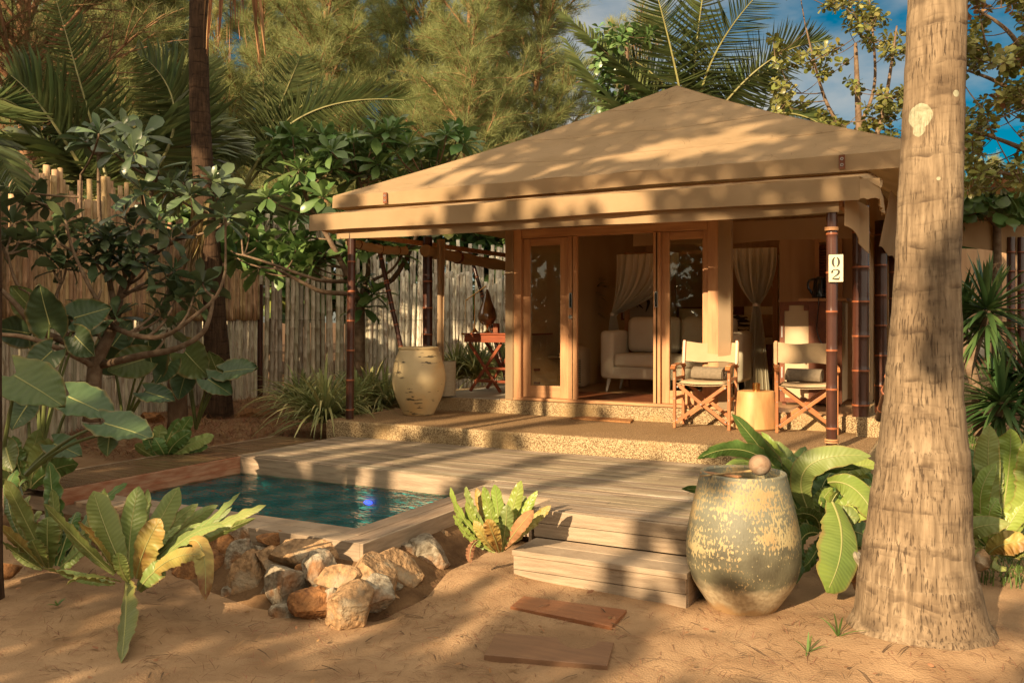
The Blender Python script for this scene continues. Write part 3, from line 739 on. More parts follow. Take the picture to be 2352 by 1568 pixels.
post('side_post', M['bamboo_d'], [((-.86, 10.4, .5), (-.86, 10.4, 2.75), .065)])
post('side_post', M['bamboo_d'], [((-.84, 12.0, .5), (-.84, 12.0, 2.75), .06)])
post('side_post', M['bamboo_d'], [((-.83, 13.6, .5), (-.83, 13.6, 2.75), .06)])
post('side_post', M['bamboo_d'], [((-6.0, 14.2, .73), (-6.0, 14.2, 2.75), .06)])
def strut(a, b_, r=.03):
    mb = MB(); a, b_ = np.array(a), np.array(b_); bamboo(a, b_, r, mb, .28, n=10)
    for t in (.35, .42, .6):
        p = a + (b_ - a) * t; q = a + (b_ - a) * (t + .012); mb.tube([p, q], r * 1.25, 8, 1)
    return mb.build('guy_pole', [M['bamboo_d'], M['node']], tent)
strut(at_y(868, 560, 8.9), at_y(925, 815, 8.95)); strut(at_y(1078, 575, 12.3), at_y(1165, 880, 12.1))
strut(at_x(2068, 780, -.35), at_x(2020, 960, -.55) )
# rope wraps on right front post
mb = MB()
for z in (.62, .64, 2.42, 2.435): mb.tube([(-1.035, 7.84, z), (-1.035, 7.84, z + .012)], .058, 14, 0)
mb.build('rope_wrap', M['teak'], fp)

# door wall at Y=9.05
DY = 9.20
def X(px, Y=DY): return at_y(px, 700, Y)[0]
def Zy(px, py, Y=DY): return at_y(px, py, Y)[2]
ztop = 2.72; zb = .725
mb = MB(); mb.box(X(1165), X(1184), DY - .05, DY + .05, zb, ztop); mb.box(X(1183) - .03, X(1183), DY - .06, DY - .051, zb, ztop)
mb.build('canvas_jamb', M['canvas_d'], tent, smooth=False)
mb = MB(); mb.box(X(1652), X(1681), DY - .05, DY + .05, zb, ztop); mb.build('canvas_jamb', M['canvas_d'], tent, smooth=False)
mb = MB(); mb.box(X(1184), X(1200), DY - .045, DY + .06, zb, ztop); mb.build('door_post', M['teak'], tent, smooth=False, bevel=.004)
mb = MB(); mb.box(X(1628), X(1652), DY - .045, DY + .06, zb, ztop); mb.build('door_post', M['teak'], tent, smooth=False, bevel=.004)
mb = MB(); mb.box(X(1617), X(1627), DY - .01, DY + .04, zb, ztop)
mb.build('door_post', M['teak'], tent, smooth=False, bevel=.004)
mb = MB(); mb.box(X(1184), X(1652), DY - .06, DY + .09, .722, .752); mb.build('sill', M['teak_x'], tent, smooth=False, bevel=.003)
mb = MB(); mb.box(X(1201), X(1627), DY - .03, DY + .08, 2.62, 2.72); mb.build('lintel', M['teak_x'], tent, smooth=False, bevel=.003)
def door(x0, x1, s0, s1, y, rail=.14, handle=None, lock=False):
    d = MB(); d.box(x0, x0 + s0, y - .022, y + .022, .755, 2.615); d.box(x1 - s1, x1, y - .022, y + .022, .755, 2.615)
    o = d.build('door', M['teak'], tent, smooth=False, bevel=.003)
    for za, zb_ in ((.755, .755 + rail), (2.53, 2.615)):
        r = MB(); r.box(x0 + s0, x1 - s1, y - .018, y + .018, za, zb_); r.build('rail', M['teak_x'], o, smooth=False, bevel=.003)
    if x1 - s1 - x0 - s0 > .1:
        g_ = MB(); g_.box(x0 + s0 + .001, x1 - s1 - .001, y - .003, y + .003, .755 + rail, 2.53); g_.build('glass', M['glass'], o, smooth=False)
    if handle is not None:
        h = MB(); z = at_y(1313, 690, DY)[2]
        for a in ((-.018, -.013), (.013, .018)): h.box(handle + a[0], handle + a[1], y - .027, y - .022, z - .085, z + .085)
        for a in ((-.085, -.078), (.078, .085)): h.box(handle - .018, handle + .018, y - .027, y - .022, z + a[0], z + a[1])
        h.box(handle - .013, handle + .013, y - .0235, y - .022, z - .078, z + .078, 1)
        h.build('handle', [M['metal'], M['black']], o, smooth=False)
        if lock:
            l_ = MB(); l_.lathe([(0, -.012), (.022, -.012), (.026, -.004), (.026, 0)], (0, 0, 0), 16)
            q = np.concatenate(l_.v); l_.v = [np.stack([q[:, 0] + handle, q[:, 2] + y - .022, q[:, 1] + z - .19], 1)]; l_.build('lock', M['metal'], o)
    return o
door(X(1201), X(1308), X(1217) - X(1201), X(1308) - X(1286), DY + .03)
d2 = door(X(1308), X(1328), .062, .062, DY - .02, handle=X(1314), lock=True)
door(X(1503), X(1617), X(1537) - X(1503), X(1617) - X(1613), DY + .03)
d3 = door(X(1503), X(1519), .05, .05, DY - .02, handle=X(1510))
# side and back walls
mb = MB(); mb.box(-4.93, -4.90, 9.27, 14.3, .72, 3.35); mb.build('inner_wall', M['canvas_d'], tent, smooth=False)
mb = MB(); mb.box(-6.3, -.9, 14.32, 14.36, .70, 3.30)
mb.build('inner_wall', M['wall_in'], tent, smooth=False)
mb = MB(); mb.box(-1.02, -.99, 10.5, 14.3, .73, 3.3); mb.build('side_wall', M['canvas_d'], tent, smooth=False)
mb = MB(); mb.grid(valance(V(-3.4, 9.5, 0), V(-1.05, 9.5, 0), 2.72, 2.50, .01, 30))
mb.build('ceiling_strip', M['canvas_d'], tent, smooth='full', solid=.006)
# rolled canvas on the left side, corner curtain, side flaps
def roll(a, b_, r, m='canvas_d', n=20):
    mb = MB(); P = bez(a, (np.array(a) + np.array(b_)) / 2 + V(0, 0, -.06), b_, n); mb.tube(P, [r * (1 + .12 * math.sin(i * 2.1)) for i in range(n)], 10)
    o = mb.build('rolled_canvas', M[m], tent)
    for k in (3, 10, 16): mb = MB(); mb.tube([P[k], P[k] + (P[k + 1] - P[k]) * .15], r * 1.2, 10); mb.build('tie', M['leather'], o)
roll(V(-5.98, 9.1, 2.52), V(-5.98, 14.0, 2.42), .075); roll(V(-6.25, 7.95, 2.55), V(-6.2, 9.0, 2.52), .05)
roll(V(-5.9, 12.8, 2.45), V(-5.0, 12.8, 2.3), .08)
mb = MB(); G = np.zeros((14, 20, 3))
for i in range(14):
    for j in range(20):
        u, t = i / 13, j / 19; G[i, j] = (-5.86 + .10 * u + .012 * math.sin(u * 14) + (.06 * t ** 6), 9.19 + .03 * math.sin(u * 9 + t * 2), 2.66 - t * 1.93)
mb.grid(G); mb.build('corner_curtain', M['canvas_d'], tent, smooth='full', solid=.006)
mb = MB(); G = np.zeros((16, 10, 3))
for i in range(16):
    for j in range(10):
        u, t = i / 15, j / 9; G[i, j] = (-.93 + .13 * u + .04 * math.sin(u * 6), 7.84 + .75 * u, 2.70 - t * (.26 + .16 * u) + .02 * math.sin(u * 9 + 1))
mb.grid(G); mb.build('side_flap', M['canvas'], tent, smooth='full', solid=.006)
mb = MB()
for k, (y, w, z0) in enumerate(((9.25, .22, .74), (9.9, .14, .9), (11.0, .3, .6), (12.6, .3, .6))):
    G = np.zeros((18, 4, 3))
    for i in range(18):
        for j in range(4): G[i, j] = (-.95 + .02 * math.sin(i * 1.2), y + w * i / 17, 2.68 + (z0 - 2.68) * j / 3)
    mb = MB(); mb.grid(G); mb.build('side_curtain', M['canvas_d'], tent, smooth='full', solid=.006)
mb = MB(); G = np.zeros((20, 8, 3))
for i in range(20):
    for j in range(8):
        u, t = i / 19, j / 7; G[i, j] = (-.80 + .35 * (1 - t) * .3, 9.5 + 4.5 * u, 2.95 - t * .55 + .02 * math.sin(u * 20))
mb.grid(G); mb.build('side_flap', M['canvas_d'], tent, smooth='full', solid=.006)
# louvred shutter in the back right and one on the side
def louvre(x0, x1, y, z0, z1, side=False):
    mb = MB(); f = .05
    for a in ((x0, x0 + f, z0, z1), (x1 - f, x1, z0, z1), (x0 + f, x1 - f, z0, z0 + f), (x0 + f, x1 - f, z1 - f, z1)): mb.box(a[0], a[1], y - .03, y + .02, a[2], a[3])
    z = z0 + f + .01
    while z < z1 - f - .02:
        mb.box(x0 + f, x1 - f, y - .02, y + .015, z, z + .008, 1, rot=Matrix.Rotation(R(-35), 3, 'X')); z += .032
    if side:
        q = np.concatenate(mb.v); mb.v = [np.stack([side + (q[:, 1] - y), q[:, 0], q[:, 2]], 1)]
    return mb.build('louvred_shutter', [M['teak'], M['leather']], tent, smooth=False)
louvre(X(1872, 10.8), X(1935, 10.8), 10.8, 1.5, 2.62)
louvre(9.6, 10.3, 0, 1.3, 2.5, side=-1.0)
mb = MB(); mb.box(X(1795, 11), -1.03, 10.86, 10.9, .74, 2.66); mb.build('partition', M['wall_in'], tent, smooth=False)
# gear under the side of the tent
mb = MB(); mb.box(-1.6, -1.15, 9.0, 9.02, .3, .5)

# ---------------------------------------------------------------- number plate
pc = at_y(1920, 616, 7.78)
plate = thing('number_plate', 'small cream plate reading 02 on the right front bamboo post', 'sign', (pc[0], 7.79, pc[2]))
mb = MB(); mb.box(pc[0] - .058, pc[0] + .058, 7.778, 7.784, pc[2] - .115, pc[2] + .115); mb.build('board', mat('plate_cream', (.60, .56, .38), (.54, .5, .33), 8, .6), plate, smooth=False, bevel=.002)
def ribbon(pts, wid, z=0, th=.0018):
    """flat stroke in the XZ plane with its own width at each point"""
    P = np.array(pts, float); T = nrm(np.gradient(P, axis=0)); Nn = np.stack([-T[:, 1], T[:, 0]], 1); w = np.array(wid)[:, None] / 2
    A, B = P + Nn * w, P - Nn * w; k = len(P)
    v = [(a[0], y, a[1]) for y in (0, th) for a in np.concatenate([A, B])]
    f = []
    for i in range(k - 1):
        f += [(i, i + 1, k + i + 1, k + i), (2 * k + i, 3 * k + i, 3 * k + i + 1, 2 * k + i + 1), (i, 2 * k + i, 2 * k + i + 1, i + 1), (k + i, k + i + 1, 3 * k + i + 1, 3 * k + i)]
    f += [(0, k, 3 * k, 2 * k), (k - 1, 3 * k - 1, 4 * k - 1, 2 * k - 1)]
    return v, f
ink = mat('plate_ink', (.035, .03, .02), rough=.6)
mb = MB()
for s_ in (-1, 1):
    t = np.linspace(R(14), R(166), 18)
    v, f = ribbon(np.stack([s_ * .0245 * np.sin(t), .041 * np.cos(t)], 1), .004 + .015 * np.sin(t) ** 1.5)
    v = np.array(v); v[:, 0] += pc[0]; v[:, 1] = 7.7762 + v[:, 1]; v[:, 2] += pc[2] + .052; mb.add(v, f)
mb.build('digit', ink, plate, smooth=False)
mb = MB()
path = [(-.027, .016), (-.0295, .028), (-.018, .041), (.004, .043), (.022, .034), (.023, .016), (.012, 0), (-.008, -.014), (-.026, -.028)]
P2 = spline([(a, b_) for a, b_ in path], 26); w2 = [.017, .018, .008, .006, .011, .019, .018, .012, .008, .006]; w2 = np.interp(np.linspace(0, 1, 26), np.linspace(0, 1, 10), w2)
for P_, W_ in ((P2, w2), (np.array([(-.029, -.034), (-.01, -.0355), (.012, -.036), (.029, -.036)]), [.008, .014, .017, .017]), (np.array([(.0275, -.030), (.0285, -.022), (.030, -.014)]), [.006, .006, .004])):
    v, f = ribbon(P_, W_); v = np.array(v); v[:, 0] += pc[0]; v[:, 1] = 7.7762 + v[:, 1]; v[:, 2] += pc[2] - .055; mb.add(v, f)
mb.build('digit', ink, plate, smooth=False)
# ---------------------------------------------------------------- terrace things
def director_chair(loc, rz, label):
    t = thing('folding_chair', label, 'chair', loc, 'director chairs on the terrace')
    lx, ly, lz = loc; c_, s_ = math.cos(rz), math.sin(rz)
    def place(mb):
        for i, v in enumerate(mb.v):
            mb.v[i] = np.stack([v[:, 0] * c_ - v[:, 1] * s_ + lx, v[:, 0] * s_ + v[:, 1] * c_ + ly, v[:, 2] + lz], 1)
        return mb
    wd, W, Dp = M['chairwood'], .275, .19
    for sx in (-1, 1):
        x = sx * W
        mb = MB(); mb.box(x - .014, x + .014, -Dp - .02, -Dp + .02, 0, .625); place(mb).build('front_leg', wd, t, smooth=False, bevel=.003)
        mb = MB(); mb.box(x - .014, x + .014, Dp - .02, Dp + .02, 0, .60); mb.beam((x, Dp, .58), (x, Dp + .06, .885), .028, .030); place(mb).build('rear_leg', wd, t, smooth=False, bevel=.003)
        mb = MB(); P = [(x + sx * .0, -Dp - .09, .605), (x, -Dp - .05, .635), (x, -.05, .648), (x, Dp - .03, .635), (x, Dp + .03, .615)]
        for a, b_ in zip(P[:-1], P[1:]): mb.beam(a, b_, .05, .022)
        place(mb).build('armrest', wd, t, smooth=False, bevel=.006)
        for z in (.07, .30, .50): mb = MB(); mb.box(x - .010, x + .010, -Dp + .02, Dp - .02, z - .016, z + .016); place(mb).build('side_rail', wd, t, smooth=False, bevel=.002)
    for y in (-Dp - .005, Dp - .025):
        for sx in (-1, 1):
            mb = MB(); yy = y + (.012 if sx > 0 else -.012)
            mb.beam((sx * (W - .02), yy, .06), (-sx * (W - .03), yy, .44), .018, .034, up=(0, 0, 1))
            place(mb).build('cross_brace', wd, t, smooth=False, bevel=.002)
    mb = MB()
    for y in (-Dp - .027, ):
        for x, z in ((0, .25), (-W + .035, .42), (W - .035, .42), (-W + .03, .085), (W - .03, .085)):
            mb.tube([(x, y - .004, z), (x, y + .004, z)], .008, 10)
    for x in (-W, W):
        for z in (.07, .3, .5): mb.tube([(x, -Dp - .023, z), (x, -Dp - .018, z)], .006, 8)
    place(mb).build('bolt', M['metal'], t)
    G = np.zeros((15, 11, 3))
    for i in range(15):
        for j in range(11):
            u, v = i / 14 * 2 - 1, j / 10 * 2 - 1; G[i, j] = (u * (W - .015), v * (Dp - .0), .455 - .022 * (1 - u * u))
    mb = MB(); mb.grid(G); place(mb).build('seat', M['cloth'], t, smooth='full', solid=.006)
    mb = MB(); G = np.zeros((20, 20, 3)); G2 = np.zeros((20, 20, 3))
    for i in range(20):
        for j in range(20):
            u, v = i / 19 * 2 - 1, j / 19 * 2 - 1
            r_ = max(0, 1 - max(abs(u), abs(v)) ** 7); sx = u * (W - .03) * (1 - .06 * v * v); sy = -.02 + v * (Dp - .005) * (1 - .05 * u * u)
            G[i, j] = (sx, sy, .462 + .028 * r_ ** .5 - .012 * (1 - u * u)); G2[i, j] = (sx, sy, .458 - .014 * (1 - u * u))
    mb.grid(G); mb.grid(G2, flip=True); place(mb).build('seat_cushion', M['cloth'], t, smooth=True)
    G = np.zeros((21, 9, 3))
    for i in range(21):
        for j in range(9):
            u, v = i / 20 * 2 - 1, j / 8; bow = .03 * (1 - u * u)
            G[i, j] = (u * (W + .012), Dp + .02 + .045 * v + bow * .9, .66 + .21 * v - .012 * (1 - u * u) * v + .006 * math.sin(u * 5))
    mb = MB(); mb.grid(G)
    for sx in (-1, 1): mb.tube([(sx * (W + .004), Dp + .018, .655), (sx * (W + .004), Dp + .062, .868)], .017, 10)
    place(mb).build('backrest', M['cloth'], t, smooth=True, solid=.005)
    return t
def towel(loc, rz, label, L_=.34, r=.078):
    c_, s_ = math.cos(rz), math.sin(rz)
    th = np.linspace(0, 7.2 * math.pi, 150); rad = .008 + (r - .008) * th / th[-1]
    mb = MB(); n = 12; G = np.zeros((150, n, 3))
    for j in range(n):
        u = j / (n - 1) * 2 - 1
        G[:, j] = np.stack([np.full(150, u * L_ / 2) + .004 * np.sin(th * 1.3), rad * np.cos(th) * (1 + .02 * math.sin(3 * u)), rad * np.sin(th) * (.92)], 1)
    v = G.reshape(-1, 3); v = np.stack([v[:, 0] * c_ - v[:, 1] * s_ + loc[0], v[:, 0] * s_ + v[:, 1] * c_ + loc[1], v[:, 2] + loc[2] + r * .92], 1)
    mb.grid(v.reshape(150, n, 3)); o = mb.build('rolled_towel', M['towel'], smooth='full', solid=.012)
    tag(o, label, 'towel', 'rolled grey towels on the chairs')
TZ = .561
la, lb = at_z(1556, 979, TZ), at_z(1676, 988, TZ)
c1 = (la + lb) / 2; r1 = math.atan2(lb[1] - la[1], lb[0] - la[0])
def chair_at(c, r, label):
    n_ = V(-math.sin(r), math.cos(r), 0); p = V(c[0], c[1] - .06, 0) + n_ * .19; return director_chair((p[0], p[1], TZ), r, label), p
_, p1 = chair_at(c1, R(3), 'teak folding chair with canvas seat left of the wooden stump table')
la, lb = at_z(1787, 992, TZ), at_z(1905, 985, TZ)
c2 = la + V(.275 * math.cos(R(12)), .275 * math.sin(R(12)), 0)
_, p2 = chair_at(c2, R(12), 'teak folding chair with canvas seat right of the stump, behind the red bamboo post')
towel((p1[0] + .03, p1[1] + .04, TZ + .475), R(-12), 'rolled grey towel on the chair left of the stump')
towel((p2[0] - .01, p2[1] + .02, TZ + .475), R(-6), 'rolled grey towel on the chair behind the red bamboo post')

# stump side table, brass tumbler
sc_ = at(1735, 985, 8.85); mb = MB()
wob = lambda t, z: .05 * math.sin(2 * t + .6) + .03 * math.sin(3 * t + 2 * z)
mb.lathe([(0, 0), (.19, 0), (.207, .015), (.205, .10), (.198, .22), (.185, .32), (.178, .375), (.17, .385), (0, .386)], (sc_[0], sc_[1], TZ), 40, wob=wob)
tag(mb.build('stump_table', M['stump'], smooth=True), 'smooth pale tree stump used as a side table between the chairs', 'side table')
cx_, cy_ = at(1737, 890, 8.8)[:2]; mb = MB()
mb.lathe([(0, .004), (.034, .004), (.036, 0), (.037, .08), (.034, .08), (.033, .008), (0, .008)], (cx_, cy_, TZ + .386), 24)
tag(mb.build('brass_tumbler', M['brass'], smooth=True), 'small shiny brass tumbler standing on the stump table', 'cup')
# door mat
P = [at_z(*p, .56) for p in ((1310, 963), (1362, 954), (1458, 962), (1448, 972))]; mb = MB()
v = [(p[0], p[1], z) for z in (.561, .578) for p in P]
mb.add(v, [(0, 1, 2, 3), (7, 6, 5, 4), (0, 4, 5, 1), (1, 5, 6, 2), (2, 6, 7, 3), (3, 7, 4, 0)])
tag(mb.build('door_mat', mat('coir', (.36, .17, .06), (.26, .12, .045), 60, .95, .6, 120), smooth=False, bevel=.004), 'thin orange brown mat on the terrace before the door', 'door mat')
# urn and tub
uc = at(962, 948, 10.2); mb = MB()
pr_ = [(0, 0), (.165, 0), (.178, .012), (.20, .06), (.262, .19), (.30, .32), (.312, .42), (.30, .54), (.27, .65), (.235, .735), (.227, .755), (.235, .772), (.232, .785), (.215, .788), (.208, .77), (.24, .6), (.26, .4), (.15, .3), (0, .3)]
pr_s = spline(pr_[1:-3], 60); pr_ = [(0, 0)] + [tuple(q) for q in pr_s] + pr_[-3:]
mb.lathe(pr_, (uc[0], uc[1], TZ), 48); tag(mb.build('ceramic_urn', M['urn'], smooth=True), 'big cream glazed urn with black scuffs on the terrace', 'urn')
bc = at(1024, 905, 10.75); mb = MB(); mb.lathe([(0, 0), (.115, 0), (.118, .01), (.124, .42), (.116, .42), (.11, .05), (0, .05)], (bc[0], bc[1], .735), 32)
tag(mb.build('clay_bin', M['basket'], smooth=True), 'plain pale clay bin half hidden behind the cream urn', 'bin')

# near jar with water, coconut ladle
jc = (-1.17, 5.15, -.01)
prof = [(0, 0), (.185, 0), (.196, .012), (.235, .07), (.29, .16), (.318, .25), (.325, .33), (.322, .42), (.306, .515), (.288, .60), (.270, .68), (.255, .745), (.250, .765), (.248, .778), (.243, .786), (.226, .786), (.220, .775), (.24, .70), (.27, .60), (0, .60)]
ps = spline(prof[1:-4], 70); prof = [(0, 0)] + [tuple(q) for q in ps] + prof[-4:]
jar = thing('water_jar', 'tall crackled yellow and dark glazed jar beside the timber steps', 'jar', jc)
mb = MB(); mb.lathe(prof, jc, 64, wob=lambda t, z: .008 * math.sin(2 * t + 5 * z)); mb.build('body', M['jar'], jar)
mb = MB(); mb.lathe([(.0, .715), (.234, .715)], jc, 40); mb.build('water', M['water'], jar)
lc = at(1745, 1087, 5.02); lz = .775 + jc[2]
lad = thing('coconut_ladle', 'coconut shell water ladle lying across the jar rim', 'ladle', (lc[0], lc[1], lz))
mb = MB(); th = np.linspace(-math.pi / 2 + .02, math.pi / 2 - .02, 18)
mb.lathe([(.0635 * math.cos(t), .0635 + .060 * math.sin(t)) for t in th], (lc[0], lc[1], lz), 28, wob=lambda t, z: .02 * math.sin(3 * t)); mb.build('shell', mat('coconut', (.30, .20, .13), (.17, .105, .065), 9, .7, .4, 30, c3=(.4, .32, .24), s3=9), lad)
e1 = at(1608, 1093, 4.98); e1[2] = lz + .008; e2 = at(1604, 1092, 5.1); e2[2] = lz + .008
mb = MB(); hs = np.array([lc[0], lc[1], lz + .035])
mb.tube([hs, hs * .6 + e1 * .4, e1], [.011, .010, .006], 8, squash=.7); mb.build('handle', mat('ladle_handle', (.50, .35, .15), (.2, .12, .06), 5, .6, stretch=(6, 1, 1)), lad)
e1 = at(1612, 1097, 5.12); e1[2] = lz + .005; e2 = at(1700, 1095, 4.93); e2[2] = lz + .012
mb = MB(); mb.beam(e1, e2, .035, .012); tag(mb.build('bamboo_stick', M['teak'], smooth=False, bevel=.003), 'flat wooden stick resting across the mouth of the jar', 'stick')

# ---------------------------------------------------------------- folding desk on the porch and what stands on it
FZ = .722
f1 = at_z(1078, 899, FZ); 
DX0, DYF = at_y(1066, 765, f1[1])[0], f1[1]; DX1 = DX0 + .98; TH = 1.49
desk = thing('folding_desk', 'red brown folding desk with crossed legs on the porch', 'desk', ((DX0 + DX1) / 2, DYF + .28, FZ))
mb = MB(); mb.box(DX0 - .03, DX1 + .03, DYF - .02, DYF + .60, TH - .022, TH); mb.box(DX0, DX1, DYF, DYF + .58, TH - .12, TH - .024)
mb.build('top', M['mahogany'], desk, smooth=False, bevel=.004)
mb = MB()
for x in (DX0 - .028, DX1 + .0): mb.box(x, x + .03, DYF - .024, DYF - .019, TH - .024, TH + .002)
mb.build('corner_plate', M['brass'], desk, smooth=False)
for yy in (DYF + .05, DYF + .5):
    for s_ in (0, 1):
        mb = MB(); xa, xb = (DX0 + .05, DX0 + .52) if s_ else (DX0 + .52, DX0 + .05)
        mb.beam((xa, yy + s_ * .025, FZ + .003), (xb, yy + s_ * .025, TH - .13), .024, .04); mb.build('leg', M['mahogany'], desk, smooth=False, bevel=.003)
mb = MB()
for z, x in ((FZ + .30, DX0 + .30), (FZ + .14, DX0 + .13), (FZ + .14, DX0 + .46)): mb.tube([(x, DYF + .05, z), (x, DYF + .5, z)], .012, 8)
mb.beam((DX0 + .3, DYF + .06, FZ + .31), (DX1 + .1, DYF + .06, FZ + .31), .02, .03); mb.beam((DX0 + .14, DYF + .06, FZ + .14), (DX1 + .1, DYF + .06, FZ + .14), .02, .03)
mb.build('stretcher', M['mahogany'], desk, smooth=False)
k = 1 / CAM_F * f1[1] / (CS + SN * -.05)
bx, by = at_y(1090, 760, DYF + .2)[:2]
lamp = thing('brass_arm_stand', 'brass stand with a slanted balance arm on the desk', 'stand', (bx, by, TH))
mb = MB(); mb.lathe([(0, 0), (.055, 0), (.06, .012), (.035, .03), (.02, .05), (.008, .075), (.007, .50), (.014, .51), (0, .52)], (bx, by, TH), 20); mb.build('stem', M['brass'], lamp)
gx_, gy_ = at_y(1119, 760, DYF + .2)[:2]
mb = MB(); mb.tube([(bx - .14, by, TH + .43), (gx_ - .02, gy_, TH + .62)], .008, 8); mb.tube([(bx - .14, by, TH + .43), (bx - .15, by, TH + .1)], .003, 6); mb.build('arm', M['brass'], lamp)
gl_ = thing('glass_pendant_globe', 'amber pear shaped glass globe on a small brass foot', 'ornament', (gx_, gy_, TH))
mb = MB(); P = spline([(.0, .10), (.06, .11), (.115, .17), (.125, .24), (.10, .33), (.06, .43), (.035, .52), (.015, .57), (0, .58)], 40); mb.lathe([tuple(q) for q in P], (gx_, gy_, TH), 28)
mb.build('globe', mat('amber_glass', (.22, .11, .04), (.05, .03, .02), 4, .06, spec=.9, coat=1.), gl_)
mb = MB(); mb.lathe([(0, 0), (.05, 0), (.052, .01), (.02, .03), (.012, .06), (.025, .10), (.03, .105), (0, .11)], (gx_, gy_, TH), 20); mb.build('foot', M['brass'], gl_)
q_ = at_y(1140, 760, DYF + .2); mb = MB(); mb.box(q_[0] - .035, q_[0] + .035, q_[1] - .03, q_[1] + .03, TH, TH + .13)
tag(mb.build('wooden_box', M['leather'], smooth=False, bevel=.004), 'small dark red upright box on the desk', 'box')
mb = MB(); mb.box(q_[0] - .30, q_[0] - .12, q_[1] - .14, q_[1] - .02, TH + .0005, TH + .006); tag(mb.build('note_card', M['white'], smooth=False), 'white card lying flat on the desk', 'card')

# ---------------------------------------------------------------- inside the room
# sofa
SX0, SX1, SY0, SY1 = -4.32, -2.45, 10.75, 11.45
sofa = thing('sofa', 'beige fabric sofa with rounded arms just inside the doors', 'sofa', ((SX0 + SX1) / 2, 11.1, FZ))
def soft(x0, x1, y0, y1, z0, z1, name, r=.05, m='sofa'):
    mb = MB(); mb.box(x0, x1, y0, y1, z0, z1); o = mb.build(name, M[m], sofa if m == 'sofa' else None, smooth='full')
    md = o.modifiers.new('round', 'BEVEL'); md.width = r; md.segments = 5; return o
soft(SX0 + .03, SX1 - .03, SY0 + .03, SY1, FZ + .17, FZ + .33, 'base', .03)
soft(SX0 + .19, (SX0 + SX1) / 2 - .002, SY0, SY1 - .12, FZ + .33, FZ + .50, 'seat_cushion', .05)
soft((SX0 + SX1) / 2 + .002, SX1 - .19, SY0, SY1 - .12, FZ + .33, FZ + .50, 'seat_cushion', .05)
for a, b_ in ((SX0 + .2, (SX0 + SX1) / 2 - .004), ((SX0 + SX1) / 2 + .004, SX1 - .2)): soft(a, b_, SY1 - .22, SY1, FZ + .5, FZ + .98, 'back_cushion', .09)
for x in (SX0, SX1 - .19): soft(x, x + .19, SY0 - .0, SY1 - .05, FZ + .17, FZ + .80, 'armrest', .06)
for x, y in ((SX0 + .1, SY0 + .1), (SX1 - .1, SY0 + .1), (SX0 + .1, SY1 - .1), (SX1 - .1, SY1 - .1)):
    mb = MB(); mb.tube([(x, y, FZ + .18), (x + (-.03 if x < -3.4 else .03), y - .02, FZ)], [.028, .014], 10); mb.build('leg', M['white'], sofa)
# low dark rug
mb = MB(); mb.box(-4.5, -2.7, 9.5, 10.5, FZ + .001, FZ + .009); tag(mb.build('rug', M['leather'], smooth=False), 'dark flat rug on the floor before the sofa', 'rug')
# canopy bed
BX0, BX1, BY0, BY1 = -4.30, -2.25, 11.75, 13.95
bed = thing('canopy_bed', 'four poster bed with pale linen behind the sofa', 'bed', ((BX0 + BX1) / 2, 12.85, FZ))
for x in (BX0, BX1):
    for y in (BY0, BY1):
        mb = MB(); mb.box(x - .03, x + .03, y - .03, y + .03, FZ, 2.62); mb.build('bedpost', M['teak'], bed, smooth=False, bevel=.004)
mb = MB()
for y in (BY0, BY1): mb.box(BX0 + .03, BX1 - .03, y - .02, y + .02, 2.56, 2.61)
for x in (BX0, BX1): mb.box(x - .02, x + .02, BY0 + .03, BY1 - .03, 2.56, 2.61)
mb.build('top_rail', M['teak_x'], bed, smooth=False)
mb = MB(); mb.box(BX0 + .05, BX1 - .05, BY1 - .02, BY1 + .03, FZ + .3, FZ + 1.15); mb.box(BX0 + .04, BX1 - .04, BY0 - .02, BY0 + .03, FZ + .25, FZ + .62); mb.build('headboard', M['leather'], bed, smooth=False, bevel=.01)
mb = MB(); mb.box(BX0 + .06, BX1 - .06, BY0 + .05, BY1 - .05, FZ + .22, FZ + .62); o = mb.build('mattress', M['white'], bed, smooth='full'); md = o.modifiers.new('r', 'BEVEL'); md.width = .07; md.segments = 4
G = np.zeros((40, 30, 3))
for i in range(40):
    for j in range(30):
        u, t = i / 39, j / 29; x = BX0 - .04 + (BX1 - BX0 + .08) * u; y = BY0 - .0 + 1.6 * t
        e = min(1, max(0, 1 - min(u, 1 - u) * 22)); e2 = max(0, 1 - t * 16); z = FZ + .68 - .42 * max(e, e2) ** 1.3 * (1 + .1 * math.sin(u * 40 + t * 30))
        G[i, j] = (x + (.0 if 0 else (.02 * math.sin(t * 30) * e)), y, z)
mb = MB(); mb.grid(G); mb.build('blanket', mat('blanket_cotton', (.50, .42, .31), (.46, .38, .27), 3, .95, .3, 20), bed, smooth='full', solid=.02)
def pillow(c, w, h, th, m, label, tilt=70, rz=0, grp='pillows propped on the bed'):
    mb = MB(); n = 16; A = np.zeros((n, n, 3)); B = np.zeros((n, n, 3))
    for i in range(n):
        for j in range(n):
            u, v = i / (n - 1) * 2 - 1, j / (n - 1) * 2 - 1; q = ((1 - u ** 4) * (1 - v ** 4)) ** .45 * th / 2
            s_ = 1 - .05 * (1 - abs(u * v)); A[i, j] = (u * w / 2 * s_, v * h / 2 * s_, q); B[i, j] = (u * w / 2 * s_, v * h / 2 * s_, -q)
    mb.grid(A); mb.grid(B, flip=True)
    Rm = np.array(Matrix.Rotation(R(rz), 3, 'Z') @ Matrix.Rotation(R(tilt), 3, 'X')); mb.v = [v @ Rm.T + np.array(c) for v in mb.v]
    tag(mb.build('pillow', m, smooth='full'), label, 'pillow', grp)
zeb = mat('zebra_cloth', (.55, .47, .34), (.05, .04, .03), 5, .9, 0, stretch=(1, 1, 4), lo=.49, hi=.51, detail=2)
pillow((-3.75, 13.55, FZ + .90), .72, .48, .2, M['white'], 'white pillow at the bed head, seen through the glass pane')
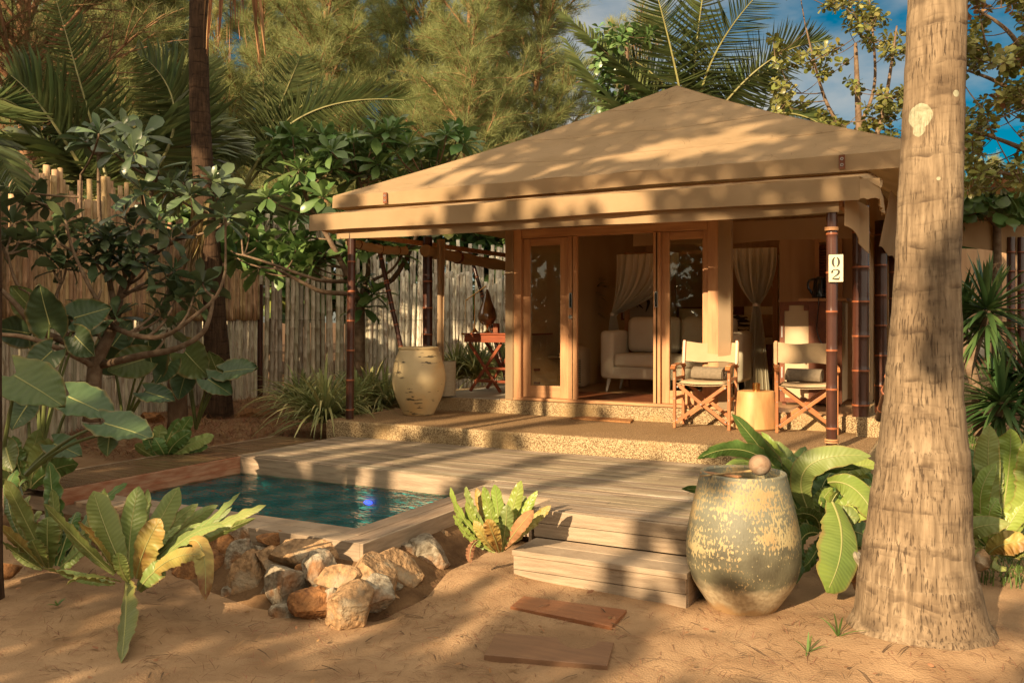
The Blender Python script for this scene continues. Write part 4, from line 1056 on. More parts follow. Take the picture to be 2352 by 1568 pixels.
pillow((-2.72, 13.55, FZ + .92), .72, .5, .2, M['white'], 'white sunlit pillow at the bed head, right of the tied net')
pillow((-2.95, 13.15, FZ + .85), .6, .36, .16, zeb, 'zebra striped pillow on the bed, left of the tied net')
pillow((-2.62, 12.95, FZ + .84), .4, .4, .14, mat('tan_bolster', (.36, .22, .11), rough=.8), 'tan square cushion in front of the white pillow', rz=10)
# nets gathered at the bed corners
def net(xy_top, xy_tie, z_tie, z_bot, label, spread, n=60, k=40, pw=2.6):
    G = np.zeros((n, k, 3)); (tx0, ty0), (tx1, ty1) = xy_top
    for i in range(n):
        u = i / (n - 1); fold = .035 * math.sin(u * 60) + .02 * math.sin(u * 97 + 1)
        top = V(tx0 + (tx1 - tx0) * u, ty0 + (ty1 - ty0) * u, 2.58)
        tie = V(xy_tie[0] + (u - .5) * .07, xy_tie[1] + fold * .5, z_tie)
        bot = V(xy_tie[0] + (u - .5) * spread, xy_tie[1] + .02 + fold * 1.4, z_bot)
        for j in range(k):
            t = j / (k - 1)
            if t < .6:
                s = t / .6; w = s ** pw
                p = top * (1 - w) + tie * w; p[2] = 2.58 + (z_tie - 2.58) * s + .0; p = p + V(0, fold * (.4 + .6 * math.sin(math.pi * s)), 0)
            else:
                s = (t - .6) / .4; w = s ** .7; p = tie * (1 - w) + bot * w; p[2] = z_tie + (z_bot - z_tie) * s
            G[i, j] = p
    mb = MB(); mb.grid(G); o = mb.build('gathered_net', M['net'], smooth='full', solid=.003); tag(o, label, 'mosquito net', 'bed nets tied at the posts')
    mb = MB(); mb.tube([(xy_tie[0], xy_tie[1], z_tie - .02), (xy_tie[0], xy_tie[1], z_tie + .02)], .045, 14); mb.build('tie', M['white'], o)
nx1 = at_y(1737, 700, 11.3); nx0 = at_y(1408, 720, 11.6); nx2 = at_y(1803, 690, 12.6)
net(((at_y(1683, 700, 11.3)[0], 11.3), (at_y(1790, 700, 11.5)[0], 11.35)), (nx1[0], 11.3), at_y(1737, 700, 11.3)[2], FZ + .05, 'white bed net tied in the middle, hanging behind the stump table', .32)
net(((at_y(1416, 700, 11.6)[0], 11.6), (at_y(1560, 700, 11.6)[0], 11.6)), (nx0[0], 11.6), at_y(1408, 722, 11.6)[2], FZ + .30, 'white bed net swept to the left post behind the sofa', .26)
net(((at_y(1762, 690, 12.4)[0], 12.4), (at_y(1808, 690, 12.9)[0], 12.9)), (nx2[0] - .05, 12.6), at_y(1803, 690, 12.6)[2], FZ + .4, 'white bed net at the far post, left of the kettle shelf', .2)
# painting over the bed head, wall picture behind glass
def picture(x0, x1, y, z0, z1, shapes, label, bg):
    p = thing('framed_picture', label, 'picture', ((x0 + x1) / 2, y, z0)); mb = MB(); f = .025
    for a in ((x0, x0 + f, z0, z1), (x1 - f, x1, z0, z1), (x0 + f, x1 - f, z0, z0 + f), (x0 + f, x1 - f, z1 - f, z1)): mb.box(a[0], a[1], y - .03, y, a[2], a[3])
    mb.build('frame', M['leather'], p, smooth=False)
    mb = MB(); mb.box(x0 + f, x1 - f, y - .012, y - .004, z0 + f, z1 - f); mb.build('sheet', bg, p, smooth=False)
    mb = MB()
    for pts, wd in shapes:
        v, fc = ribbon(spline(pts, 20), np.interp(np.linspace(0, 1, 20), np.linspace(0, 1, len(wd)), wd)); v = np.array(v)
        v[:, 0] = x0 + (x1 - x0) * .5 + v[:, 0]; v[:, 1] = y - .0145 + v[:, 1]; v[:, 2] += (z0 + z1) / 2; mb.add(v, fc)
    mb.build('drawing', ink, p, smooth=False)
sheet_m = mat('picture_paper', (.42, .33, .22), (.36, .28, .18), 3, .8)
picture(at_y(1425, 700, 12.0)[0], at_y(1508, 700, 12.0)[0], 12.05, at_y(1460, 735, 12.0)[2], at_y(1460, 650, 12.0)[2],
        [([(-.02, .2), (.05, .1), (-.03, 0), (.06, -.1)], [.01, .09, .04, .01]), ([(.02, .05), (.14, .0), (.1, -.15)], [.01, .05, .01]), ([(-.2, -.06), (-.1, -.02), (-.02, -.08)], [.02, .04, .01])],
        'cream picture with curling black shapes above the sofa back', sheet_m)
picture(at_y(1240, 700, 12.5)[0], at_y(1300, 700, 12.5)[0], 12.5, at_y(1265, 745, 12.5)[2], at_y(1265, 590, 12.5)[2],
        [([(0, .3), (.03, .2), (-.03, .1)], [.01, .05, .01]), ([(0, .08), (.05, -.02), (-.02, -.12)], [.01, .07, .02]), ([(0, 0), (.0, -.2), (.06, -.33)], [.03, .06, .01])],
        'tall pale picture with a dark hanging plant shape behind the left door', sheet_m)
# potted fan palm indoors
def blade_plant(mb, c, n, L_, w, el=(20, 85), seed=0, droop=.5, m=0, segs=5, r0=.02, az=None):
    r = random.Random(seed)
    for i in range(n):
        a = r.uniform(0, 2 * math.pi) if az is None else r.uniform(*az); e = R(r.uniform(*el)); l = L_ * r.uniform(.7, 1.1)
        d = V(math.cos(a) * math.cos(e), math.sin(a) * math.cos(e), math.sin(e)); sd = V(-math.sin(a), math.cos(a), 0)
        G = np.zeros((segs + 1, 3, 3)); dr = droop * r.uniform(.6, 1.3)
        for k_ in range(segs + 1):
            t = k_ / segs; p = np.array(c) + d * (r0 + l * t) - V(0, 0, dr * l * t * t); ww = w * (.35 + .65 * math.sin(math.pi * min(1, .25 + t * .55)) ** 1) * (1 - t ** 3.) / 2 + .0006
            G[k_] = (p - sd * ww + V(0, 0, ww * .5), p, p + sd * ww + V(0, 0, ww * .5))
        mb.grid(G, m=m if not isinstance(m, (list, tuple)) else m[r.randrange(len(m))])
pp = at_y(1352, 865, 12.2)
pl = thing('potted_fan_palm', 'dark potted palm with fanned leaves left of the sofa', 'potted plant', (pp[0], pp[1], FZ))
mb = MB(); mb.lathe([(0, 0), (.14, 0), (.17, .3), (.16, .3), (.15, .25), (0, .25)], (pp[0], pp[1], FZ), 24); mb.build('pot', M['basket'], pl)
mb = MB(); rnd = random.Random(8); tops = []
for i in range(9):
    q = V(pp[0] + rnd.uniform(-.25, .25), pp[1] + rnd.uniform(-.2, .2), FZ + rnd.uniform(.95, 1.5)); tops.append(q)
    mb.tube([(pp[0] + rnd.uniform(-.06, .06), pp[1] + rnd.uniform(-.06, .06), FZ + .2), q], .008, 6)
mb.build('stems', M['bark'], pl); mb = MB()
for i, q in enumerate(tops): blade_plant(mb, q, 14, .34, .03, (-10, 80), i, .35)
mb.build('leaves', M['drac'], pl, smooth='full')
# air purifier
ap = at_y(1330, 860, 11.2); mb = MB(); mb.box(ap[0] - .14, ap[0] + .12, 11.1, 11.4, FZ, FZ + .58); a_ = mb.build('body', M['panel'], None, smooth='full')
COL.objects.unlink(a_); bpy.data.objects.remove(a_)
apt = thing('air_purifier', 'pale rounded air purifier by the sliding door', 'air purifier', (ap[0], 11.25, FZ))
mb = MB(); mb.box(ap[0] - .14, ap[0] + .12, 11.1, 11.4, FZ, FZ + .58); a_ = mb.build('body', M['panel'], apt, smooth='full'); md = a_.modifiers.new('r', 'BEVEL'); md.width = .1; md.segments = 6
mb = MB()
for z in np.arange(.08, .4, .025): mb.box(ap[0] - .02, ap[0] + .07, 11.094, 11.099, FZ + z, FZ + z + .008)
mb.build('vent', M['black'], apt, smooth=False)
# chair behind the left glass
cb = at_y(1262, 850, 10.6)
def simple_chair():
    t = thing('camp_chair', 'canvas backed camp chair seen through the left glass door', 'chair', (cb[0], cb[1], FZ)); x, y = cb[0], cb[1]
    for sx in (-1, 1):
        mb = MB(); mb.beam((x + sx * .25, y - .2, FZ), (x + sx * .25, y + .2, FZ + .9), .03, .03); mb.build('leg', M['teak'], t, smooth=False)
        mb = MB(); mb.beam((x + sx * .25, y + .2, FZ), (x + sx * .25, y - .2, FZ + .5), .03, .03); mb.build('leg', M['teak'], t, smooth=False)
    mb = MB(); mb.box(x - .25, x + .25, y - .2, y + .18, FZ + .44, FZ + .47); mb.build('seat', M['cloth'], t, smooth=False, bevel=.01)
    mb = MB(); mb.box(x - .26, x + .26, y + .13, y + .15, FZ + .62, FZ + .9); mb.build('backrest', M['cloth'], t, smooth=False, bevel=.01)
simple_chair()
# wardrobe trunk, shelf, kettle
WY = 10.0; wx0, wx1 = at_y(1791, 700, WY)[0], at_y(1934, 700, WY)[0]; wz1 = at_y(1800, 693, WY)[2]; wm = at_y(1866, 700, WY)[0]
wr = thing('wardrobe_trunk', 'upright canvas wardrobe trunk with leather edges behind the right chair', 'wardrobe', ((wx0 + wx1) / 2, WY + .25, FZ))
mb = MB(); mb.box(wx0 + .02, wx1, WY + .01, WY + .5, FZ + .05, wz1 - .01); mb.build('body', M['panel'], wr, smooth=False)
mb = MB()
for a in ((wx0, wx0 + .05, FZ + .03, wz1), (wm - .04, wm + .03, FZ + .03, wz1), (wx0 + .05, wm - .04, wz1 - .04, wz1), (wx0 + .05, wm - .04, FZ + .03, FZ + .08), (wm + .03, wx1, FZ + .03, wz1)): mb.box(a[0], a[1], WY - .008, WY + .02, a[2], a[3])
for x in (wx0 + .05, wm - .09): mb.box(x, x + .05, WY - .010, WY + .02, wz1 - .10, wz1 - .04)
mb.build('leather_edge', M['leather'], wr, smooth=False, bevel=.003)
mb = MB(); hp = at_y(1850, 815, WY); mb.tube([(hp[0], WY - .03, hp[2] - .08), (hp[0] + .012, WY - .05, hp[2]), (hp[0] + .02, WY - .03, hp[2] + .08)], .012, 8); mb.build('handle', M['leather'], wr)
mb = MB()
for z in (FZ + .3, FZ + .75): mb.box(wx0 + .018, wx0 + .032, WY - .013, WY - .009, z, z + .12)
mb.build('hinge', M['metal'], wr, smooth=False)
for x in (wx0 + .04, wx1 - .04):
    mb = MB(); mb.box(x - .02, x + .02, WY + .03, WY + .07, FZ, FZ + .05); mb.build('foot', M['leather'], wr, smooth=False)
sx0 = at_y(1834, 690, WY)[0]; mb = MB(); mb.box(sx0, wx1 + .05, WY - .02, WY + .42, wz1 + .002, wz1 + .036)
tag(mb.build('wooden_shelf', M['teak_x'], smooth=False, bevel=.003), 'thick pale wooden shelf board under the black kettle', 'shelf')
kc = at_y(1884, 680, WY + .15); kz = wz1 + .037
kt = thing('kettle', 'glossy black electric kettle on the wooden shelf', 'kettle', (kc[0], kc[1], kz))
mb = MB(); mb.lathe([(0, 0), (.085, 0), (.088, .02), (.083, .06), (.072, .2), (.066, .225), (.04, .24), (0, .243)], (kc[0], kc[1], kz), 28); mb.build('body', M['black'], kt)
mb = MB(); P = bez((kc[0] - .06, kc[1], kz + .22), (kc[0] - .17, kc[1], kz + .2), (kc[0] - .075, kc[1], kz + .03), 12); P[3:9, 0] -= .012; mb.tube(P, .013, 8); mb.build('handle', M['black'], kt)
mb = MB(); mb.tube([(kc[0] + .05, kc[1] - .02, kz + .20), (kc[0] + .095, kc[1] - .02, kz + .225)], [.03, .018], 10); mb.build('spout', M['black'], kt)
mb = MB(); P = spline([(kc[0] + .0, kc[1] - .16, kz), (kc[0] + .01, WY - .03, kz - .06), (kc[0] - .01, WY - .02, kz - .35), (kc[0] + .05, WY - .02, kz - .5), (kc[0] + .14, WY - .02, kz - .52)], 24); mb.tube(P, .006, 6); mb.build('cord', M['black'], kt)
# ---------------------------------------------------------------- bamboo fences
def fence(name, label, pts, zlo, zhi, m, jit=.12, r=(.022, .034), seed=0, step=.052, twine=(), zlo_j=.02, node=.27):
    rn = random.Random(seed); P = [np.array(p[:2]) for p in pts]; mb = MB()
    for a, b_ in zip(P[:-1], P[1:]):
        Ln = np.linalg.norm(b_ - a); d = (b_ - a) / Ln; nn = V(-d[1], d[0]); s = 0
        while s < Ln:
            rr_ = rn.uniform(*r); q = a + d * s + nn * rn.uniform(-.015, .015); z1 = (zhi(s / Ln) if callable(zhi) else zhi) + rn.uniform(-jit, jit * .6)
            if rn.random() < .04: z1 -= .15
            z0 = (zlo(s / Ln) if callable(zlo) else zlo) + rn.uniform(-zlo_j, zlo_j)
            lx = rn.gauss(0, .012); bow = rn.gauss(0, .01)
            A = V(q[0], q[1], z0); B = V(q[0] + d[0] * lx * (z1 - z0), q[1] + d[1] * lx * (z1 - z0), z1)
            nd = node * rn.uniform(.8, 1.25); ts = [0]; rs = [rr_]; t = rn.uniform(.05, nd)
            while t < z1 - z0 - .04:
                ts += [t - .012, t, t + .012]; rs += [rr_ * .98, rr_ * 1.08, rr_ * .99]; t += nd
            ts.append(z1 - z0); rs.append(rr_ * .95); ts = np.array(ts); k = ts[:, None] / (z1 - z0)
            pts_ = A + (B - A) * k + np.append(d, 0) * (bow * np.sin(k * math.pi))
            mb.tube(pts_, rs, 7); s += rr_ * 2 + rn.uniform(-.008, .003)
    t_ = thing(name, label, 'fence', ((P[0][0] + P[-1][0]) / 2, (P[0][1] + P[-1][1]) / 2, .1))
    mb.build('poles', m, t_, smooth='full')
    if twine:
        mb = MB()
        for z in twine:
            for a, b_ in zip(P[:-1], P[1:]):
                Ln = np.linalg.norm(b_ - a); d = (b_ - a) / Ln; nn = V(-d[1], d[0]); n_ = int(Ln / .05)
                sg = -1 if (nn @ (-a)) < 0 else 1
                Q = [(a + d * Ln * i / n_ + sg * nn * (.036 + .006 * math.sin(i * 2.2))).tolist() + [z + .008 * math.sin(i * 1.9)] for i in range(n_ + 1)]
                mb.tube(Q, .003, 4)
        mb.build('twine', M['dark'], t_)
    return t_
def xy(x, d): return at(x, 700, d)[:2]
F0, FA, FB, FC0, FC = xy(-330, 7.4), xy(150, 10.7), xy(590, 15.7), xy(600, 15.8), xy(1330, 17.0)
fence('bamboo_fence', 'grey weathered lower bamboo fence on the left behind the plants', [F0, FA, FB], .05, 1.76, M['fence_g'], .03, seed=1, twine=(.9,), r=(.026, .036))
off = V(.055, -.03)
fence('bamboo_fence', 'tan split bamboo screen fixed above the grey left fence', [F0 + off, FA + off, FB + off], 1.66, lambda u: 3.25 + .18 * math.sin(u * 9), M['fence_o'], .22, seed=2, r=(.028, .042), twine=(2.5,))
fence('bamboo_fence', 'tall grey green bamboo fence left of the tent behind the striped grass', [FC0, xy(850, 16.1)], .1, lambda u: 3.55 - .3 * u, M['fence_g'], .12, seed=3, twine=(1.66,), r=(.036, .046), node=.36)
fence('bamboo_fence', 'pale bamboo fence seen through the porch behind the desk', [xy(852, 16.1), FC], .1, lambda u: 2.5 + .05 * math.sin(20 * u), M['fence_w'], .14, seed=4, twine=(1.66,), r=(.030, .042))
fence('bamboo_fence', 'taller pale bamboo fence standing behind the porch fence', [xy(840, 16.8), xy(1360, 17.8)], .1, 3.12, M['fence_w'], .2, seed=5, r=(.030, .042))
pg = xy(597, 15.7); mb = MB(); mb.tube([(pg[0], pg[1], .1), (pg[0], pg[1], 2.3)], .05, 10)
tag(mb.build('fence_post', M['bamboo_d'], smooth=True), 'single dark post where the left and back fences meet', 'post')

# ---------------------------------------------------------------- rocks
def rock(c, s, m, label, seed, tilt=0., grp='rocks of the low wall under the pool', cut=9, cat='rock'):
    import bmesh
    r = random.Random(seed); bm = bmesh.new(); bmesh.ops.create_icosphere(bm, subdivisions=4, radius=1)
    pl = []
    for _ in range(cut + 5):
        n = Vector((r.gauss(0, 1), r.gauss(0, 1), r.gauss(0, .9))).normalized(); pl.append((n, r.uniform(.5, .80)))
    for v in bm.verts:
        p = v.co.copy()
        for _k in range(2):
            for n, d in pl:
                k = p.dot(n)
                if k > d: p -= n * (k - d)
        q = p * 2.2 + Vector((seed * 3.1, seed, 0))
        p += v.co * (noise.noise(q) * .05 + noise.noise(q * 3.3) * .03 + noise.noise(q * 8) * .022)
        v.co = p
    mx_ = [max(abs(v.co[i]) for v in bm.verts) for i in range(3)]
    for v in bm.verts: v.co = Vector([v.co[i] / mx_[i] for i in range(3)])
    Rm = Matrix.Rotation(CAM_YAW, 3, 'Z') @ Matrix.Rotation(tilt, 3, 'Y')
    for v in bm.verts: v.co = Rm @ Vector((v.co.x * s[0] * 1.08, v.co.y * s[1] * 1.1, v.co.z * s[2] * 1.08))
    me = bpy.data.meshes.new('rock'); bm.to_mesh(me); bm.free()
    for p in me.polygons: p.use_smooth = True
    me.set_sharp_from_angle(angle=R(27))
    me.materials.append(m); o = bpy.data.objects.new('rock', me); COL.objects.link(o); o.location = tuple(float(t) for t in c)
    tag(o, label, cat, grp); return o
T_, G_, O_ = 'rock', 'rock_g', 'rock_o'
RK = [  # centre x, y, width, height (photo px), colour, tilt, label
 (505,1262,60,80,O_,0,'dark rust brown upright rock under the pool edge at the left of the wall'),
 (565,1233,85,40,G_,-.2,'flat grey capstone rock at the top left of the wall'),
 (628,1242,85,42,O_,.15,'bright orange capstone rock beside the flat grey one'),
 (700,1276,150,62,T_,-.08,'largest flat yellow grey rock on top of the wall'),
 (553,1288,58,90,G_,0,'grey rock wedged behind the tall tan slab'),
 (566,1338,92,128,T_,.15,'tall tan slab rock leaning at the left front of the wall'),
 (630,1300,68,84,T_,-.5,'tan wedge rock below the orange capstone'),
 (668,1346,112,98,G_,.5,'big angular grey white rock in the middle of the wall'),
 (455,1318,125,95,O_,0,'broad dark brown rock behind the front fern'),
 (530,1375,48,70,G_,0,'small dark rock low between the broad brown and tall tan rocks'),
 (640,1412,66,44,G_,0,'small mossy rock at the foot of the wall under the grey white rock'),
 (718,1388,100,72,O_,0,'red brown triangular rock at the foot of the wall'),
 (783,1335,104,66,T_,.1,'rounded tan oval rock below the pool corner'),
 (733,1318,90,92,G_,.4,'pale grey wedge rock behind the tan oval one'),
 (804,1402,98,104,T_,0,'brown boulder nearest the camera at the foot of the wall'),
 (846,1318,100,112,T_,.3,'tan rock with an orange face under the pool corner'),
 (856,1372,84,80,G_,.2,'rough grey rock half sunk in sand beside the nearest boulder'),
 (913,1314,115,122,T_,-.2,'large buff rock in the right run of the wall'),
 (979,1308,108,130,G_,.1,'large grey rock with a rust streak in the right run'),
 (934,1262,78,46,G_,0,'small light grey rock on top of the right run'),
 (1001,1240,100,56,T_,.1,'flat tan capstone rock right of the light grey one'),
 (1037,1283,72,82,O_,0,'brown rock beneath the capstone near the fern'),
 (1045,1215,54,30,G_,0,'small rock tucked below the deck by the fern'),
 (1110,1284,100,66,T_,.3,'sand covered rock between the fern and the timber steps'),
 (1080,1306,40,60,O_,0,'narrow red brown rock below the dead leaf'),
 (762,1374,40,40,G_,0,'little dark stone filling the gap beside the triangular rock'),
 (872,1276,66,42,T_,0,'small buff stone on top of the tan and orange rock'),
 (690,1318,44,34,O_,0,'little orange stone below the largest flat rock'),
]
for i, (x, y, w, h, mk, tl, lab) in enumerate(RK):
    t = (y - 1240) / 180
    if x < 830: p = at_y(x, y, 4.34 - .47 * t)
    else: p = at_x(x, y, -3.34 + .40 * t)
    d = -SN * p[0] + CS * p[1]; k = d / CAM_F
    p = p + V(-SN, CS, 0) * .04
    if x > 765: p[2] = min(p[2], .17 + .08 * t - h / 2 * k)
    rock(p, (w / 2 * k * 1.14, min(w, h) / 2 * k * 1.25, h / 2 * k * 1.12), M[mk], lab, 11 + i * 7, tl)
FL = [(600,1275,'behind the flat grey capstone'),(595,1375,'between the tall slab and the grey white rock'),(540,1250,'below the rust brown upright rock'),(690,1395,'beside the mossy foot rock'),(755,1350,'under the pale wedge rock'),(820,1290,'just under the pool corner'),
 (880,1340,'left of the large buff rock'),(900,1385,'sunk in sand at the right foot of the wall'),(950,1290,'between the two large rocks of the right run'),(960,1365,'at the foot of the large grey rock'),(1010,1275,'under the right capstone'),(1065,1270,'left of the sand covered rock'),(1020,1330,'low beside the brown rock near the fern'),(770,1290,'below the outer board left of the corner'),(500,1350,'low in front of the broad brown rock'),(640,1370,'low behind the small mossy rock')]
for i, (x, y, lab) in enumerate(FL):
    t = (y - 1240) / 180; p = at_y(x, y, 4.40 - .42 * t) if x < 830 else at_x(x, y, -3.38 + .36 * t); k = (-SN * p[0] + CS * p[1]) / CAM_F; w = 30 + (i * 37) % 16
    if x > 765: p[2] = min(p[2], .15 - w * k)
    rock(p, (w * k, w * k * .9, w * k * .9), M[(G_, T_, O_)[i % 3]], 'smaller wall stone ' + lab, 501 + i * 3)
mb = MB()
G = np.zeros((50, 4, 3)); q_ = [(-6.8, 4.36), (-4.6, 4.36), (-3.33, 4.37), (-3.33, 5.0), (-3.32, 5.62)]; Q = [np.array(a) for a in q_]
Lq = [0] + list(np.cumsum([np.linalg.norm(b_ - a) for a, b_ in zip(Q[:-1], Q[1:])]))
for i in range(50):
    s = Lq[-1] * i / 49; x = np.interp(s, Lq, [a[0] for a in Q]); y = np.interp(s, Lq, [a[1] for a in Q])
    nx_, ny_ = (0, -1) if i < 34 else (1, 0)
    if 31 < i < 37: nx_, ny_ = .7, -.7
    for j in range(4): t = j / 3; o = .0 + t * .52; G[i, j] = (x + nx_ * o, y + ny_ * o, .18 - t * .28)
mb.grid(G, flip=True); struct(mb.build('bank', M['soil'], smooth='full', base=(0, 0, 0)), 'dark soil bank behind the wall rocks')
OR = [((92, 1196, 60, 26), .28, G_, 'pale flat rock under the left pool edge'), ((262, 1182, 80, 30), .24, T_, 'reddish rock under the pool edge behind the front fern'),
      ((345, 966, 62, 50), .32, O_, 'round rusty boulder by the stump at the back fence'), ((585, 955, 110, 50), .3, O_, 'low brown rock on the mulch near the left palm'),
      ((20, 1310, 50, 40), .1, O_, 'dark rock at the left frame edge below the ferns'), ((660, 962, 60, 26), .3, T_, 'small flat rock near the striped grass'),
      ((1790, 1075, 60, 36), .34, G_, 'pale stone at the terrace corner behind the right fern'), ((2240, 1290, 110, 60), .12, T_, 'pinkish stone right of the big palm foot'),
      ((1975, 1310, 60, 90), .15, G_, 'mossy upright stone between fern and big palm'), ((690, 955, 60, 30), .3, O_, 'rough brown stone beside the mulch bed'),
      ((120, 1230, 60, 40), .12, O_, 'brown stone behind the left fern')]
for i, ((x, y, w, h), z, mk, lab) in enumerate(OR):
    p = at_z(x, y, z); d = -SN * p[0] + CS * p[1]; k = d / CAM_F
    rock(p, (w / 2 * k, w / 2 * k * .8, h / 2 * k), M[mk], lab, 301 + i * 5, 0, 'loose rocks around the garden')

# ---------------------------------------------------------------- strap-leaved ferns
VD = V(-SN, CS, 0)
def strap(mb, mr, P, W, phi=0., wave=.05, n=44, m=0, cup=.18, seed=0, flutes=9, rib=True, shape='strap', mrib=0):
    r = random.Random(seed); C = bez(*P, n) if len(P) == 3 else spline(P, n); T = nrm(np.gradient(C, axis=0)); k = len(C)
    side = nrm(np.cross(T, np.tile(VD, (k, 1)))); nv = nrm(np.cross(side, T))
    wd = side * math.cos(phi) + nv * math.sin(phi); nn = nrm(np.cross(wd, T)); t = np.linspace(0, 1, k)
    if shape == 'strap': w = np.interp(t, [0, .08, .3, .6, .85, .95, 1], [.30, .42, .80, 1, .80, .42, .02]) * W / 2
    else: w = np.interp(t, [0, .06, .25, .5, .8, 1], [.3, .75, 1, .95, .6, .02]) * W / 2
    js = [-1, -.62, -.25, 0, .25, .62, 1]; G = np.zeros((k, 7, 3)); ph1, ph2 = r.uniform(0, 6), r.uniform(0, 6)
    for j, s in enumerate(js):
        ph = ph1 if s < 0 else ph2
        nzv = np.array([noise.noise(Vector((tt * flutes * 1.9, ph * 3, s))) + .5 * noise.noise(Vector((tt * flutes * 4.5, ph * 5, s * 2))) for tt in t]); wv = wave * abs(s) ** 1.6 * W * 3.2 * nzv
        ew = w * (1 + .10 * nzv * (abs(s) == 1))
        G[:, j] = C + wd * (ew * s)[:, None] + nn * (wv * (w / (W / 2)) + cup * w * s * s)[:, None]
    mb.grid(G, m=m, uv=float(np.linalg.norm(np.diff(C, axis=0), axis=1).sum()))
    if rib: mr.tube(C[:int(k * .96)] - nn[:int(k * .96)] * .0015, np.interp(t[:int(k * .96)], [0, 1], [.0055, .0012]) * (W / .15) ** .5, 5, m=mrib, cap=False)
def fern(name, label, conv, dist, base_mat, leaves, loc, group='bird nest ferns'):
    t = thing('bird_nest_fern', label, 'fern', loc, group); mb, mr = MB(), MB(); ny = 0
    for i, lf in enumerate(leaves):
        b_, m_, tp, W = lf[:4]; o = lf[4] if len(lf) > 4 else {}
        dd = o.get('d', (0, 0, 0)); pts = [at(*conv(*q), dist + e) for q, e in zip((b_, m_, tp), dd)]
        mid = 2 * np.array(pts[1]) - .5 * (np.array(pts[0]) + np.array(pts[2]))
        Wm = (.88 if conv is Z3 else 1.1) * W * conv.k * (dist + sum(dd) / 3) / CAM_F
        kw = dict(phi=o.get('phi', random.Random(i).uniform(-.5, .5)), wave=o.get('wave', .05) * (1.9 if conv is Z3 else 1.25), seed=i * 3 + 1, flutes=o.get('fl', 8))
        if o.get('y'):
            my, mry = MB(), MB(); strap(my, mry, (pts[0], mid, pts[2]), Wm, **kw)
            lo = my.build('yellowed_leaf', M[o['y']], t, smooth='full', solid=.002, label=o.get('lab')); mry.build('midrib', M['rib'], lo)
        else: strap(mb, mr, (pts[0], mid, pts[2]), Wm, m=o.get('m', 0), **kw)
    r_ = random.Random(len(label)); up = [l for l in leaves if l[2][1] < l[0][1] - 60 and not (len(l) > 4 and l[4].get('y'))]
    for i, lf in enumerate(up):
        b_, m_, tp, W = lf[:4]; f = r_.uniform(.62, .85); sx = r_.uniform(-.16, .16) * (lf[0][1] - lf[2][1]); e = r_.uniform(.02, .16)
        q2 = (b_[0] + (tp[0] - b_[0]) * f + sx, b_[1] + (tp[1] - b_[1]) * f); q1 = ((b_[0] + q2[0]) / 2 + (m_[0] - (b_[0] + tp[0]) / 2) * f + sx * .2, (b_[1] + q2[1]) / 2 + (m_[1] - (b_[1] + tp[1]) / 2) * f)
        pts = [at(*conv(*q), dist + e * k_) for q, k_ in ((b_, .3), (q1, 1), (q2, 1.4))]; mid = 2 * np.array(pts[1]) - .5 * (np.array(pts[0]) + np.array(pts[2]))
        strap(mb, mr, (pts[0], mid, pts[2]), .8 * W * conv.k * dist / CAM_F, phi=r_.uniform(-.9, .9), wave=.07, seed=i * 7 + 2, flutes=8, m=min(len(base_mat) - 1, r_.randrange(2)) if base_mat[-1] is not M['fern_y'] else 0)
    mb.build('leaves', base_mat, t, smooth='full', solid=.0015); mr.build('midribs', [M['rib'], M['rib_d']], t)
    return t
class Conv:
    def __init__(s, ox, oy, k): s.ox, s.oy, s.k = ox, oy, k
    def __call__(s, x, y): return s.ox + x * s.k, s.oy + y * s.k
Z2, Z3, Z4, ZB, ZD = Conv(0, 980, .375), Conv(627, 980, .325), Conv(1490, 980, .375), Conv(0, 470.4, .35), Conv(0, 0, 1)
Yl = 'yellow sunlit leaf'
